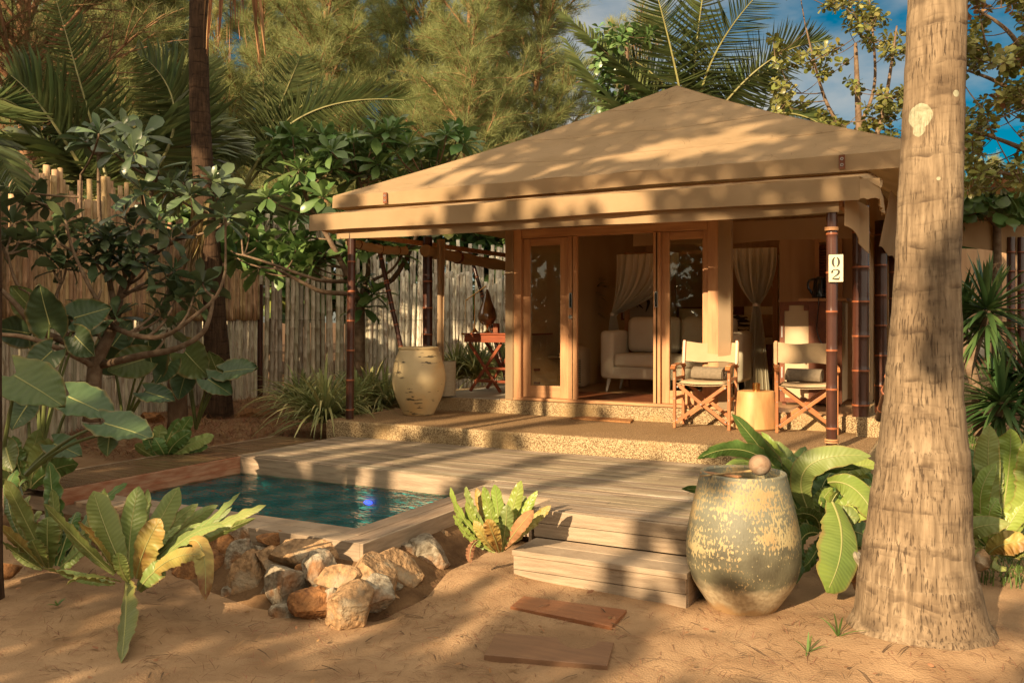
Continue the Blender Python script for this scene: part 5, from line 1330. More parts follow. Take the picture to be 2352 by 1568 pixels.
fern('f', 'large bird nest fern in front, one leaf hanging straight down to the sand', Z2, 4.95, [M['fern'], M['fern_y']], [
 ((775,935),(772,1150),(745,1440),185,{'d':(0,-.35,-.75),'phi':.1,'wave':.03}),
 ((790,930),(800,650),(850,362),165,{'d':(.0,.05,.1),'phi':.15,'wave':.01}),
 ((775,915),(655,640),(572,392),165,{'d':(0,0,.05),'phi':-.2,'wave':.01}),
 ((850,910),(960,620),(1098,368),150,{'d':(0,.1,.2),'phi':.3,'wave':.015}),
 ((835,925),(890,740),(985,562),165,{'y':'fern_y','lab':Yl,'d':(0,-.1,-.12),'phi':.2}),
 ((705,890),(600,720),(478,582),85,{'y':'fern_y','lab':'narrow yellow leaf on the left','d':(0,-.05,-.1),'phi':.7}),
 ((700,900),(475,690),(266,470),100,{'d':(0,-.05,0),'phi':.6,'wave':.03}),
 ((700,960),(490,925),(248,858),80,{'d':(0,-.2,-.4),'phi':.8,'wave':.07}), ((740,945),(560,920),(410,962),75,{'d':(0,-.25,-.45),'phi':.8,'wave':.06}),
 ((880,900),(1190,650),(1470,402),75,{'d':(0,.0,.05),'phi':.95,'wave':.07}), ((900,930),(1250,660),(1630,478),85,{'d':(0,-.1,-.1),'phi':.9,'wave':.06}),
 ((900,930),(1130,690),(1368,602),75,{'d':(0,-.15,-.25),'phi':.9,'wave':.06}),
 ((860,985),(1040,815),(1255,785),95,{'y':'fern_y','lab':'orange edged leaf on the right','d':(0,-.2,-.35),'phi':.5,'wave':.06}),
 ((900,900),(1120,690),(1190,730),80,{'d':(0,-.1,-.2),'phi':.6}), ((1160,700),(1240,760),(1258,1062),110,{'y':'fern_y','lab':'hanging brown and yellow leaf','d':(-.2,-.3,-.4),'phi':.6,'wave':.05}),
 ((785,950),(740,860),(725,768),90,{'d':(-.05,-.12,-.15),'phi':0}), ((860,880),(880,600),(905,380),75,{'d':(.1,.2,.25),'phi':.5}),
 ((880,890),(1080,650),(1335,478),95,{'d':(.05,.2,.25),'phi':.5}), ((850,1000),(930,900),(1020,850),120,{'d':(0,-.1,-.1),'phi':.3}),
 ((700,880),(640,600),(640,375),90,{'d':(.1,.25,.3),'phi':.4}),((880,900),(1000,660),(1215,470),90,{'d':(.05,.1,.15),'phi':.4})], at(*Z2(800, 960), 5.0))
fern('f', 'bird nest fern at the left frame edge behind the large front fern', Z2, 5.5, [M['fern'], M['fern_d'], M['fern_y']], [
 ((300,860),(170,600),(30,322),125,{'phi':.2}), ((330,850),(325,520),(302,212),125,{'phi':.1,'m':1,'d':(0,.1,.2)}), ((300,860),(290,680),(295,548),140,{'phi':0,'d':(0,-.1,-.1)}),
 ((260,860),(130,730),(-10,600),95,{'phi':.4,'y':'fern_y','lab':'browned low leaf'}), ((260,870),(140,800),(5,700),90,{'phi':.7,'wave':.05}), ((370,860),(440,800),(560,690),90,{'phi':.5}),
 ((350,850),(420,640),(470,520),110,{'phi':.4,'m':1,'d':(0,.1,.2)}), ((380,850),(520,600),(645,375),80,{'phi':.5,'m':1,'d':(0,.2,.3)}), ((250,850),(60,500),(110,260),110,{'phi':.2,'m':1,'d':(.1,.3,.5)}),
 ((280,860),(230,760),(195,690),110,{'phi':.1,'d':(0,-.15,-.2)}), ((400,840),(600,500),(780,345),70,{'phi':.7,'m':1,'d':(.1,.3,.4)}), ((250,850),(120,450),(180,330),80,{'phi':.6,'m':1,'d':(.1,.4,.6)})], at(*Z2(320, 880), 5.5))
fern('f', 'upright bird nest fern with orange dead leaves between rocks and steps', Z3, 5.55, [M['fern_l'], M['fern']], [
 ((1570,860),(1350,650),(1255,425),75,{'phi':.7,'wave':.05}), ((1580,850),(1420,600),(1365,420),75,{'phi':.5,'m':1}), ((1590,850),(1530,620),(1490,420),90,{'phi':.2}),
 ((1600,850),(1590,600),(1565,405),105,{'phi':.1,'wave':.02}), ((1610,850),(1680,620),(1755,378),120,{'phi':.2,'wave':.03}), ((1620,860),(1740,650),(1870,450),85,{'phi':.5}),
 ((1630,870),(1800,700),(1965,555),90,{'phi':.5,'y':'fern_y','lab':'yellow tipped right leaf'}), ((1620,870),(1730,720),(1840,588),110,{'phi':.3,'y':'dead','lab':'orange dead leaf','d':(0,-.1,-.1)}),
 ((1610,880),(1640,720),(1655,545),130,{'phi':0,'m':1,'d':(0,-.08,-.08)}), ((1600,880),(1560,730),(1535,580),120,{'phi':0,'d':(0,-.1,-.12)}), ((1600,885),(1560,770),(1512,650),125,{'phi':0,'y':'fern_y','lab':'brown spotted front leaf','d':(0,-.15,-.2)}),
 ((1580,870),(1440,700),(1365,530),90,{'phi':.4,'wave':.05}), ((1560,870),(1380,760),(1275,620),80,{'phi':.7,'wave':.05}), ((1570,880),(1490,780),(1420,660),100,{'phi':.3,'y':'fern_y','lab':'yellow left leaf','d':(0,-.1,-.1)}),
 ((1570,885),(1440,820),(1330,740),70,{'phi':.7,'wave':.06}), ((1450,800),(1400,860),(1395,960),70,{'phi':.3,'y':'dead','lab':'pale dead leaf hanging at the foot','d':(-.05,-.1,-.12),'wave':.08}),
 ((1590,850),(1480,600),(1440,430),80,{'phi':.4,'y':'fern_y','d':(0,.1,.15)}), ((1615,850),(1720,600),(1790,490),80,{'phi':.4,'m':1,'d':(0,.1,.15)}), ((1600,840),(1560,640),(1520,480),80,{'phi':.5,'m':1,'d':(0,.1,.15)})], at(*Z3(1600, 900), 5.6))
fern('f', 'bird nest fern with one broad bright leaf hanging between jar and big palm', Z4, 5.75, [M['fern_l'], M['fern_d'], M['fern']], [
 ((1030,600),(960,260),(1362,178),150,{'phi':.35,'m':2,'wave':.03,'d':(0,-.1,-.2)}), ((1125,462),(1180,720),(1088,1012),265,{'phi':.05,'wave':.02,'d':(-.2,-.5,-.7),'fl':5}),
 ((1100,340),(1260,380),(1392,570),160,{'phi':.3,'wave':.03,'d':(-.1,-.3,-.4)}), ((930,560),(770,250),(510,-80),105,{'phi':.5,'m':1,'wave':.08,'fl':7}), ((950,450),(640,160),(298,196),110,{'phi':.4,'m':1,'wave':.06}),
 ((1040,650),(930,700),(905,960),150,{'phi':.3,'m':1,'d':(0,-.2,-.35)}), ((1000,640),(880,420),(735,240),110,{'phi':.5,'m':1,'wave':.06}), ((1050,640),(1000,540),(855,545),90,{'phi':.5,'m':1,'d':(0,-.1,-.2)}),
 ((1080,640),(1230,540),(1390,500),110,{'phi':.4,'m':0,'d':(0,-.1,-.2)}), ((1060,600),(1200,300),(1400,240),110,{'phi':.3,'m':0,'d':(.1,.2,.2)}), ((1000,620),(860,300),(690,30),80,{'phi':.7,'m':0,'wave':.07,'d':(.1,.2,.3)}),
 ((1000,560),(880,330),(880,180),110,{'phi':.4,'m':1,'d':(.1,.2,.3)}), ((1080,680),(1250,700),(1330,640),100,{'phi':.4,'m':1}), ((1020,640),(820,520),(780,380),120,{'phi':.3,'m':1,'d':(.1,.1,.1)}),
 ((1060,620),(1130,430),(1090,330),120,{'phi':.3,'m':1,'d':(.1,.1,.1)}), ((1060,680),(1000,800),(940,860),120,{'phi':.3,'m':1,'d':(.1,0,-.1)}), ((1080,620),(1300,400),(1400,330),130,{'phi':.3,'m':1,'d':(.1,.2,.2)}),
 ((1100,700),(1260,640),(1420,760),150,{'phi':.3,'m':1,'d':(.1,0,0)}), ((1080,600),(1240,420),(1330,210),150,{'phi':.2,'m':1,'d':(.2,.4,.5)}), ((1000,560),(930,330),(960,120),130,{'phi':.3,'m':1,'d':(.2,.4,.6)}), ((1080,700),(1180,800),(1260,930),150,{'phi':.4,'m':1,'d':(.1,-.05,-.2)}), ((1040,620),(1050,400),(1150,250),140,{'phi':.2,'m':1,'d':(.2,.3,.4)}), ((990,660),(870,640),(800,760),120,{'phi':.4,'m':1,'d':(0,0,-.1)}), ((1060,640),(1150,560),(1290,560),140,{'phi':.3,'m':2,'d':(.0,-.1,-.15)}), ((1000,600),(860,420),(800,330),110,{'phi':.4,'m':2,'d':(.1,.2,.3)}), ((920,520),(560,420),(200,378),90,{'phi':.5,'m':1,'d':(.2,.3,.3)}), ((1040,600),(880,240),(740,100),90,{'phi':.4,'m':2,'wave':.06,'d':(.1,.3,.5)})], at(*Z4(1040, 680), 5.8))
fern('f', 'bird nest fern at the right frame edge behind the big palm trunk', Z4, 5.7, [M['fern'], M['fern_d'], M['fern_l']], [
 ((2120,720),(2080,300),(2090,-10),140,{'phi':.2}), ((2130,700),(2200,300),(2215,10),160,{'phi':.1,'m':2,'d':(0,.1,.1)}), ((2150,720),(2330,400),(2300,90),170,{'phi':.1,'m':2}), ((2100,720),(2030,450),(2130,220),100,{'phi':.4,'m':2,'d':(0,-.1,-.1)}),
 ((2080,700),(1980,300),(1945,120),130,{'phi':.3,'m':1,'d':(.1,.2,.3)}), ((2060,700),(1920,420),(1900,250),120,{'phi':.3,'m':1,'d':(.1,.2,.2)}), ((2060,720),(1950,600),(1890,440),110,{'phi':.3,'m':1}),
 ((2040,760),(1960,640),(2215,590),130,{'phi':.5,'wave':.05,'d':(-.1,-.2,-.3)}), ((2120,740),(2230,560),(2310,450),120,{'phi':.4,'m':2}), ((2080,780),(2170,720),(2330,700),140,{'phi':.5,'y':'fern_y','lab':'yellowing right leaf','wave':.05,'d':(0,-.1,-.2)}),
 ((2060,800),(2000,800),(1965,900),110,{'phi':.4,'m':0,'d':(0,-.2,-.3)}), ((2090,800),(2120,830),(2190,880),80,{'phi':.6,'wave':.06,'d':(0,-.2,-.3)}), ((2030,800),(1980,860),(2015,1015),60,{'phi':.5,'m':2,'d':(0,-.1,-.2)}),
 ((2130,740),(2180,520),(2170,330),140,{'phi':.3,'m':1,'d':(.1,.1,.2)}), ((2150,760),(2300,640),(2380,560),120,{'phi':.3,'m':1,'d':(.1,.1,.1)}), ((2100,740),(2080,560),(2140,440),130,{'phi':.3,'m':2,'d':(0,-.1,-.1)}), ((2150,780),(2260,760),(2340,800),100,{'phi':.5,'m':0,'d':(0,-.1,-.2)})], at(*Z4(2110, 800), 5.7))
fern('f', 'low bird nest fern behind the left deck, under the elephant ears', ZD, 8.3, [M['fern_d'], M['fern']], [
 ((375,1048),(385,1010),(412,960),30,{}), ((385,1048),(410,1000),(440,955),34,{}), ((390,1050),(440,1020),(492,1000),30,{'m':1}), ((370,1050),(365,1010),(372,975),34,{'m':1}), ((365,1050),(345,1020),(340,990),28,{}),
 ((380,1050),(430,1030),(478,1025),26,{}), ((360,1052),(330,1035),(310,1020),26,{'m':1}), ((385,1050),(400,1020),(440,990),34,{'d':(0,-.1,-.1)}), ((380,1050),(370,1030),(355,1005),34,{'d':(0,-.1,-.1)})], at(380, 1052, 8.3))
fern('f', 'young dark bird nest fern at the left edge beneath the elephant ears', ZD, 6.6, [M['fern_d'], M['fern']], [
 ((60,1120),(40,1060),(30,1000),50,{}), ((70,1120),(90,1050),(130,1020),46,{'m':1}), ((50,1120),(10,1070),(-10,1040),46,{}), ((70,1120),(120,1080),(180,1065),44,{'wave':.05}), ((60,1120),(70,1060),(90,985),44,{'m':1}), ((60,1125),(20,1100),(-20,1110),44,{'m':1}), ((80,1120),(130,1060),(160,1040),40,{'d':(.1,.2,.3)})], at(60, 1125, 6.6))

# ---------------------------------------------------------------- elephant ears
def ear(mb, mr, c, sz, ang, d, tilt, root, seed, m=0, asp=.92):
    roll = tilt if tilt >= .75 else 0.; tilt = .12 if roll else tilt
    """heart-shaped blade: c centre px, sz length px, ang direction of the tip in the picture"""
    r = random.Random(seed); C0 = at(c[0], c[1], d); L_ = .84 * sz * d / CAM_F
    ex = V(CS, SN, 0); ez = V(0, 0, 1); a = R(ang)
    ax = nrm(ex * math.cos(a) + ez * math.sin(a)); nrm_ = -VD; sidev = np.cross(ax, nrm_)
    # tilt the blade about its side axis so that the tip comes nearer or drops away
    ct, st = math.cos(tilt), math.sin(tilt); ax2 = ax * ct + nrm_ * st; n2 = nrm_ * ct - ax * st
    sidev, n2 = sidev * math.cos(roll) + n2 * math.sin(roll), n2 * math.cos(roll) - sidev * math.sin(roll)
    n, k = 34, 17; G = np.zeros((n, k, 3))
    for i in range(n):
        t = i / (n - 1); x = (t - .42) * L_; w = asp * L_ * .5 * math.sin(math.pi * min(1, .16 + .84 * t) ** .82) ** .75 if t < 1 else 0
        w = asp * L_ * .5 * (max(0, math.sin(math.pi * (t * .93 + .07) ** .72)) ** .8)
        for j in range(k):
            s = j / (k - 1) * 2 - 1; rib = .016 * L_ * math.sin(t * 40 - abs(s) * 12)
            q = .05 * L_ * (1 - abs(s)) * 0 + .10 * L_ * (s * s) * .6 + rib * abs(s) + .02 * L_ * math.sin(t * 19 + s * 2 + seed) * abs(s) ** 3 - .16 * L_ * max(0, t - .4) ** 2
            back = -.16 * L_ * max(0, abs(s) - .25) * (1 - t) ** 3 * 2.2
            G[i, j] = C0 + ax2 * (x + back) + sidev * (w * s) + n2 * q
    mb.grid(G, m=m, uv=1.)
    mr.tube(G[1:-1, k // 2] + n2 * .001, np.linspace(.007, .002, n - 2), 5, cap=False, m=1)
    st_ = C0 - ax2 * .42 * L_ * .78; rt = at(root[0], root[1], root[2])
    mid = (st_ + rt) / 2 + V(0, 0, .16) * np.linalg.norm(st_ - rt); mr.tube(bez(rt, mid, st_, 14), np.linspace(.018, .008, 14), 7, m=0)
def ears(label, lst, loc):
    t = thing('elephant_ear', label, 'plant', loc, 'elephant ear plants'); mb, mr = MB(), MB()
    for i, (c, sz, a, d, tl, rt, m_) in enumerate(lst): ear(mb, mr, c, sz, a, d, tl, rt, i * 3 + len(label), m_)
    mb.build('leaves', [M['alo'], M['alo_l']], t, smooth='full', solid=.003); mr.build('stems', [M['alo_stem'], M['rib']], t)
r1_ = (95, 1040, 8.0)
ears('elephant ear plant with tall leaves by the plumeria trunk at far left', [((105, 712), 125, 100, 8.0, .2, r1_, 0), ((55, 690), 90, 130, 8.3, .1, r1_, 1), ((95, 828), 95, -130, 7.8, .4, r1_, 0), ((205, 720), 100, 20, 8.2, -.4, r1_, 0), ((50, 950), 85, -110, 7.4, .5, (70, 1060, 7.4), 0), ((35, 760), 100, 170, 8.4, .2, r1_, 0), ((190, 790), 90, -40, 8.0, .3, r1_, 0)], at(95, 1040, 8.0))
r2_ = (5, 1060, 6.3)
ears('elephant ear plant with a sunlit yellow green leaf at the left edge', [((80, 890), 175, -28, 6.1, .9, r2_, 1), ((200, 930), 150, -22, 6.6, 1.05, (110, 1075, 6.6), 0), ((285, 985), 150, -14, 6.0, 1.15, (60, 1090, 6.2), 0), ((250, 1015), 70, -85, 6.0, .5, (60, 1090, 6.2), 1), ((20, 1050), 80, -60, 5.9, .4, r2_, 1), ((150, 1030), 90, -20, 6.3, .9, (60, 1090, 6.3), 0)], at(5, 1060, 6.3))
r3_ = (285, 985, 9.6)
ears('elephant ear plant with round drooping leaves in front of the grey fence', [((343, 803), 115, 95, 9.4, .2, r3_, 0), ((297, 835), 100, 200, 9.2, .5, r3_, 1), ((272, 775), 100, 60, 9.8, -.3, r3_, 0), ((378, 850), 75, -120, 9.5, .3, r3_, 0), ((362, 908), 90, -15, 9.0, 1.0, r3_, 0), ((235, 820), 90, 150, 9.5, .3, r3_, 0)], at(285, 985, 9.6))
r4_ = (450, 985, 10.2)
ears('elephant ear plant with pale leaves beside the left palm trunk', [((447, 832), 115, -40, 10.0, .4, r4_, 1), ((493, 838), 70, 110, 10.2, .2, r4_, 1), ((546, 850), 100, 8, 9.9, .9, r4_, 0), ((420, 880), 80, -100, 10.1, .3, r4_, 0), ((500, 885), 85, -30, 9.8, .8, r4_, 0)], at(450, 985, 10.2))

# ---------------------------------------------------------------- striped grass, dracaena, weeds
def striped(label, x, y, d, s, seed, n=70):
    c = at(x, y, d); t = thing('striped_grass', label, 'plant', c, 'clumps of striped grass'); mb = MB()
    c = c + V(0, 0, .06); blade_plant(mb, c, int(n * 1.6), 1.1 * s, .036, (35, 88), seed, .62, m=[0, 0, 0, 0, 1], segs=7)
    blade_plant(mb, c + V(0, 0, .0), n, .8 * s, .03, (15, 60), seed + 50, .5, m=[0, 0, 1], segs=7)
    mb.build('leaves', [M['strip'], M['strip_y']], t, smooth='full')
striped('largest striped grass clump arching over the mulch left of the terrace post', 745, 985, 10.3, 1.15, 1, 95)
striped('striped grass clump farther left near the fence foot', 690, 955, 12.2, 1.1, 2)
striped('striped grass clump just behind the dark front post', 815, 965, 11.3, 1.05, 3, 80)
striped('striped grass clump hiding the foot of the plumeria trunk', 850, 945, 12.2, 1.1, 4, 80)
striped('striped grass clump touching the left of the cream urn', 885, 950, 11.4, .95, 5)
striped('striped grass clump seen under the folding desk', 1095, 882, 14.2, 1.15, 6, 90)
striped('striped grass clump seen right of the desk legs', 1145, 872, 14.8, 1.2, 7, 90)
striped('striped grass clump between the clay bin and the desk', 1050, 880, 14.4, 1.1, 8, 80)
def dracaena(label, heads, trunk, loc, s=1., seed=0):
    t = thing('dracaena', label, 'plant', loc, 'dracaenas by the neighbouring tent'); mb = MB()
    for a in trunk: mb.tube(spline(a[0], 14), np.linspace(a[1], a[1] * .7, 14), 9)
    mb.build('trunk', M['plumbark'], t); mb = MB()
    for i, h in enumerate(heads):
        blade_plant(mb, h, 85, .62 * s, .046, (-25, 88), seed + i, .22, segs=6, r0=.05); blade_plant(mb, np.array(h) - V(0, 0, .12), 30, .5 * s, .04, (-50, 10), seed + i + 20, .3, segs=6, r0=.05)
    mb.build('leaves', M['drac'], t, smooth='full')
D_ = 8.2
dracaena('taller dracaena with a bare branching trunk at the right edge', [at(2268, 715, D_), at(2205, 745, D_ + .4)], [([at(2250, 1000, D_), at(2243, 900, D_), at(2225, 830, D_), at(2215, 780, D_ + .2), at(2205, 750, D_ + .4)], .055), ([at(2228, 840, D_), at(2245, 790, D_), at(2266, 730, D_)], .04)], at(2250, 1000, D_), 1.0, 3)
dracaena('shorter dracaena low at the right edge under the taller one', [at(2300, 925, 7.9), at(2370, 880, 8.0)], [([at(2275, 1010, 7.9), at(2285, 970, 7.9), at(2300, 930, 7.9)], .05)], at(2275, 1010, 7.9), .95, 9)
def weed(x, y, z, s, seed, label):
    c = at_z(x, y, z); c[2] = gz(c[0], c[1]); mb = MB(); blade_plant(mb, c, 7, .12 * s, .012, (30, 85), seed, .3, segs=4, r0=0); tag(mb.build('weed', M['grass'], smooth='full'), label, 'weed', 'weeds sprouting in the sand')
weed(1165 + 690, 1500, .02, 1.0, 1, 'green sprout in the sand right of the jar shadow'); weed(1925, 1440, .08, 1.6, 2, 'grass shoot against the left foot of the big palm'); weed(132, 1385, .02, .6, 3, 'tiny seedling in the sand at the left')
# stump by the back fence
c = at(408, 985, 10.6); mb = MB(); mb.lathe([(0, 0), (.13, 0), (.115, .1), (.11, .55), (.10, .6), (0, .58)], c, 18, wob=lambda t, z: .1 * math.sin(3 * t + z * 2))
tag(mb.build('tree_stump', M['bark'], smooth='full'), 'dark rotting upright stump before the grey fence', 'stump')
# wall switch box on the fence
# ---------------------------------------------------------------- big palm trunk in front
def coco_trunk(mb, pts, rad, n=40, k=120, lump=.03, seed=0):
    C = spline(pts, k); Rr = np.interp(np.linspace(0, 1, k), np.linspace(0, 1, len(rad)), rad); th = np.arange(n + 1) / n * 2 * math.pi
    G = np.zeros((k, n + 1, 3)); s = np.concatenate([[0], np.cumsum(np.linalg.norm(np.diff(C, axis=0), axis=1))])
    for i in range(k):
        ringz = s[i] * 4.4; fr = ringz - math.floor(ringz); step = .022 * (fr - .5)
        for j in range(n + 1):
            q = Vector((math.cos(th[j]) * 1.3, math.sin(th[j]) * 1.3, s[i] * 1.6 + seed)); w = noise.noise(q) * lump * 1.2 + noise.noise(q * 4) * lump * .3
            G[i, j] = C[i] + V(math.cos(th[j]), math.sin(th[j]), 0) * Rr[i] * (1 + w + step)
    mb.grid(G, flip=False)
leafT = np.array([(0, -.5, 0), (0, 0, .15), (0, .5, 0), (.35, -.5, -.03), (.35, 0, .13), (.35, .5, -.03), (.75, -.36, -.14), (.75, 0, -.02), (.75, .36, -.14), (1, 0, -.30)], float)
leafF = [[(0, 3, 4, 1), (1, 4, 5, 2), (3, 6, 7, 4), (4, 7, 8, 5)], [(6, 9, 7), (7, 9, 8)]]
def frond(mb, mr, base, ctrl, tip, ll=.55, n=75, droop=.5, w=.019, seed=0, m=0, vee=.35, s0=.16, flat=0.):
    n = int(n * .82); r = np.random.default_rng(seed); C = bez(base, ctrl, tip, 60); T = nrm(np.gradient(C, axis=0)); t = np.linspace(s0, .995, n); idx = t * 59; i0 = idx.astype(int).clip(0, 58); f = (idx - i0)[:, None]
    P = C[i0] * (1 - f) + C[i0 + 1] * f; D = nrm(T[i0]); side = nrm(np.cross(D, np.tile([0, 0, 1.], (n, 1))))
    sw = side.copy(); up = nrm(np.cross(side, D))
    if flat >= .6: side = nrm(np.cross(D, np.tile(V(-SN, CS, 0), (n, 1)))); up = nrm(np.cross(side, D)); a_ = (1.25 - flat) * 1.0; side = side * math.cos(a_) + up * math.sin(a_); up = nrm(np.cross(side, D)); vee = vee * .5; droop = droop * .8
    elif flat: # roll the whole blade about its rib
        side = sw * math.cos(flat) + up * math.sin(flat); up = nrm(np.cross(side, D))
    L_ = ll * np.interp(t, [s0, s0 + .15, .5, .8, 1], [.55, .95, 1, .7, .28])
    for sg in (-1, 1):
        sweep = np.interp(t, [s0, 1], [.25, 1.3]) + r.normal(0, .07, n); d = nrm(side * sg + D * sweep[:, None] + up * (vee + r.normal(0, .15, n))[:, None])
        d = nrm(d - V(0, 0, 1) * (droop * .25 + np.abs(r.normal(0, .06, n)))[:, None]); Lr = L_ * r.uniform(.86, 1.08, n)
        mb.inst(leafT * V(1, 1, 1), leafF, P, d, up + r.normal(0, .12, (n, 3)), np.stack([Lr, np.full(n, w), Lr * droop * 1.2], 1), m=m)
    mr.tube(C[::3], np.linspace(.026, .004, 20) * (ll / .55) ** .5, 6)
def palm(label, fronds, loc, mats, trunk=None, name='coconut_palm', group=None, tm=None):
    t = thing(name, label, 'palm', loc, group); mb, mr = MB(), MB()
    for i, q in enumerate(fronds):
        o = q[3] if len(q) > 3 else {}; a, b_, c = (np.array(k_, float) for k_ in q[:3]); frond(mb, mr, a, 2 * b_ - .5 * (a + c), c, seed=i + len(label), **o)
    mb.build('fronds', mats, t, smooth=False); mr.build('ribs', M['rachis'], t)
    if trunk:
        mt = MB(); coco_trunk(mt, trunk[0], trunk[1], n=24, k=60); mt.build('trunk', tm or M['trunk_d'], t, smooth='full')
    return t
# foreground palm
bp = at(2118, 1500, 4.62)[:2]
bpz = gz(*bp)
tk = [V(bp[0], bp[1], -.15), V(bp[0], bp[1], .0), V(bp[0], bp[1], .08), V(bp[0] - .01, bp[1], .2), at(2108, 1305, 4.62), at(2108, 1250, 4.62), at(2118, 1050, 4.62), at(2122, 900, 4.62), at(2131, 600, 4.62), at(2141, 300, 4.62), at(2154, 0, 4.62), at(2175, -500, 4.7), at(2190, -1050, 4.8), at(2180, -2100, 5.1)]
# radii at the same stations, from the widths in the photo
rd = [.44, .38, .34, .312, .286, .268, .228, .190, .160, .152, .146, .142, .14, .135]
fg = thing('coconut_palm', 'big pale coconut palm trunk rising at the right of the path', 'palm', (bp[0], bp[1], 0)); mt = MB(); coco_trunk(mt, tk, rd, n=56, k=260, lump=.035)
tr_ = mt.build('trunk', M['trunk'], fg, smooth='full')
top = tk[-1]; mf, mr = MB(), MB()
for i in range(12):
    a = i * .55 + .2; d = V(math.cos(a), math.sin(a), 0); e = .3 + .5 * math.sin(i * 2.3); tip = top + d * 3.2 + V(0, 0, e * 1.6 - .6); frond(mf, mr, top, top + d * 1.5 + V(0, 0, .9 + e), tip, ll=.6, n=60, seed=i)
mf.build('fronds', M['palm'], fg, smooth=False); mr.build('ribs', M['rachis'], fg)

# palm behind the tent
o = 18.0; cb_ = at(1590, 330, o)
A_ = lambda x, y, dz=0: at(x, y, o + dz)
palm('coconut palm fanning out behind the tent roof peak', [
 (A_(1590, 330), A_(1470, 200), A_(1290, 30, .5), dict(ll=.85, n=95, flat=.5)), (A_(1580, 330), A_(1545, 130), A_(1480, -110, .5), dict(ll=.95, n=100, flat=1.2)),
 (A_(1600, 330), A_(1640, 130), A_(1790, -60, -.5), dict(ll=.95, n=100, flat=1.3)), (A_(1600, 330), A_(1740, 160), A_(1890, 95, -1), dict(ll=.9, n=95, flat=.9)),
 (A_(1610, 340), A_(1790, 260), A_(1935, 330, -1.4), dict(ll=.8, n=90, flat=.7)), (A_(1570, 335), A_(1430, 260), A_(1300, 90, 1), dict(ll=.8, n=90, flat=.2)),
 (A_(1590, 330), A_(1600, 100, 1), A_(1640, -150, 2), dict(ll=.9, n=95, flat=1.4)), (A_(1590, 340), A_(1400, 330), A_(1270, 430), dict(ll=.8, n=80)), (A_(1600, 330, .5), A_(1690, 210, 1), A_(1800, 150, 1.5), dict(ll=.85, n=85, flat=1.2)),
 (A_(1600, 330, .5), A_(1520, 190, 1), A_(1390, 110, 1.5), dict(ll=.85, n=85, flat=1.1))], (cb_[0], cb_[1], .1), [M['palm']], ([V(cb_[0] + .3, cb_[1], .1), V(cb_[0] + .1, cb_[1], 2.5), V(*cb_)], [.22, .16, .14]), group='coconut palms around the tent')
# left palms
o = 12.3
palm('young coconut palm with a tall comb-like frond at upper left', [
 (A_(262, 480), A_(215, 300), A_(120, -30, .8), dict(ll=0.79, n=85, flat=1.35)), (A_(240, 500), A_(90, 330), A_(-60, 430, -.5), dict(ll=0.95, n=70, flat=.4)), (A_(250, 500), A_(120, 280), A_(20, 170, .3), dict(ll=0.89, n=75, flat=.8)),
 (A_(240, 500), A_(60, 420), A_(-90, 560), dict(ll=0.89, n=60)), (A_(270, 490), A_(400, 290, .6), A_(330, 130, 1.2), dict(ll=1.02, n=80, flat=.9)), (A_(270, 500), A_(380, 330, 1), A_(500, 430, 1.5), dict(ll=1.02, n=80, flat=.5))],
 (*at(250, 500, o)[:2], .1), [M['palm']], ([V(*at(250, 500, o)[:2], .1), V(*at(250, 500, o))], [.14, .12]), group='coconut palms around the tent')
o = 16.8
palm('coconut palm with an arching frond between the left trunk and the tent', [
 (A_(560, 430), A_(700, 265), A_(950, 232, -.5), dict(ll=0.95, n=100, flat=.75, m=0)), (A_(560, 440), A_(640, 250, .5), A_(690, 130, 1), dict(ll=0.95, n=80, flat=1.2, m=1)), (A_(560, 440), A_(700, 330), A_(860, 420, -.6), dict(ll=0.89, n=85, flat=.3)),
 (A_(550, 440), A_(480, 330, .8), A_(370, 300, 1.5), dict(ll=1.02, n=85, flat=.8, m=1)), (A_(555, 445), A_(600, 470, -.4), A_(730, 600, -1), dict(ll=0.89, n=80)), (A_(560, 430), A_(610, 300, .6), A_(600, 190, 1.2), dict(ll=0.89, n=80, flat=1.3, m=0)),
 (A_(545, 450), A_(470, 400), A_(400, 480), dict(ll=1.02, n=70, m=1)), (A_(565, 430), A_(640, 300), A_(760, 190, 1), dict(ll=0.95, n=85, flat=1.0, m=1)), (A_(555, 450), A_(540, 520, -.5), A_(500, 640, -1), dict(ll=1.02, n=70))],
 (*at(560, 440, o)[:2], .1), [M['palm'], M['palm_l']], ([V(*at(560, 440, o)[:2], .1), V(*at(560, 440, o))], [.16, .13]), group='coconut palms around the tent')
o = 15.5
palm('pale green coconut palm behind the left trunk', [
 (A_(330, 470), A_(370, 300), A_(310, 110, 1), dict(ll=.9, n=85, flat=1.0, m=0)), (A_(330, 470), A_(430, 330), A_(560, 360, .5), dict(ll=.95, n=85, flat=.5)), (A_(330, 470), A_(230, 330), A_(120, 350), dict(ll=.9, n=85, flat=.6)), (A_(330, 470), A_(420, 260, 1), A_(480, 130, 2), dict(ll=.9, n=85, flat=1.0)),
 (A_(330, 480), A_(440, 400), A_(520, 520), dict(ll=.9, n=75, flat=.2)), (A_(320, 480), A_(180, 260, 1), A_(30, 220, 1), dict(ll=.9, n=85, flat=.9))], (*at(330, 470, o)[:2], .1), [M['palm_l']], ([V(*at(330, 470, o)[:2], .1), V(*at(330, 470, o))], [.18, .14]), group='coconut palms around the tent')
o = 7.4
palm('coconut palm crown hanging in from the left frame edge', [
 (A_(-190, 420), A_(-70, 330), A_(40, 430, -.3), dict(ll=.45, n=60)), (A_(-190, 400), A_(-60, 240), A_(60, 260, .4), dict(ll=.6, n=60, flat=.6))], (*at(-190, 430, o)[:2], .1), [M['palm']], ([V(*at(-190, 430, o)[:2], .1), V(*at(-190, 430, o))], [.14, .12]), group='coconut palms around the tent')
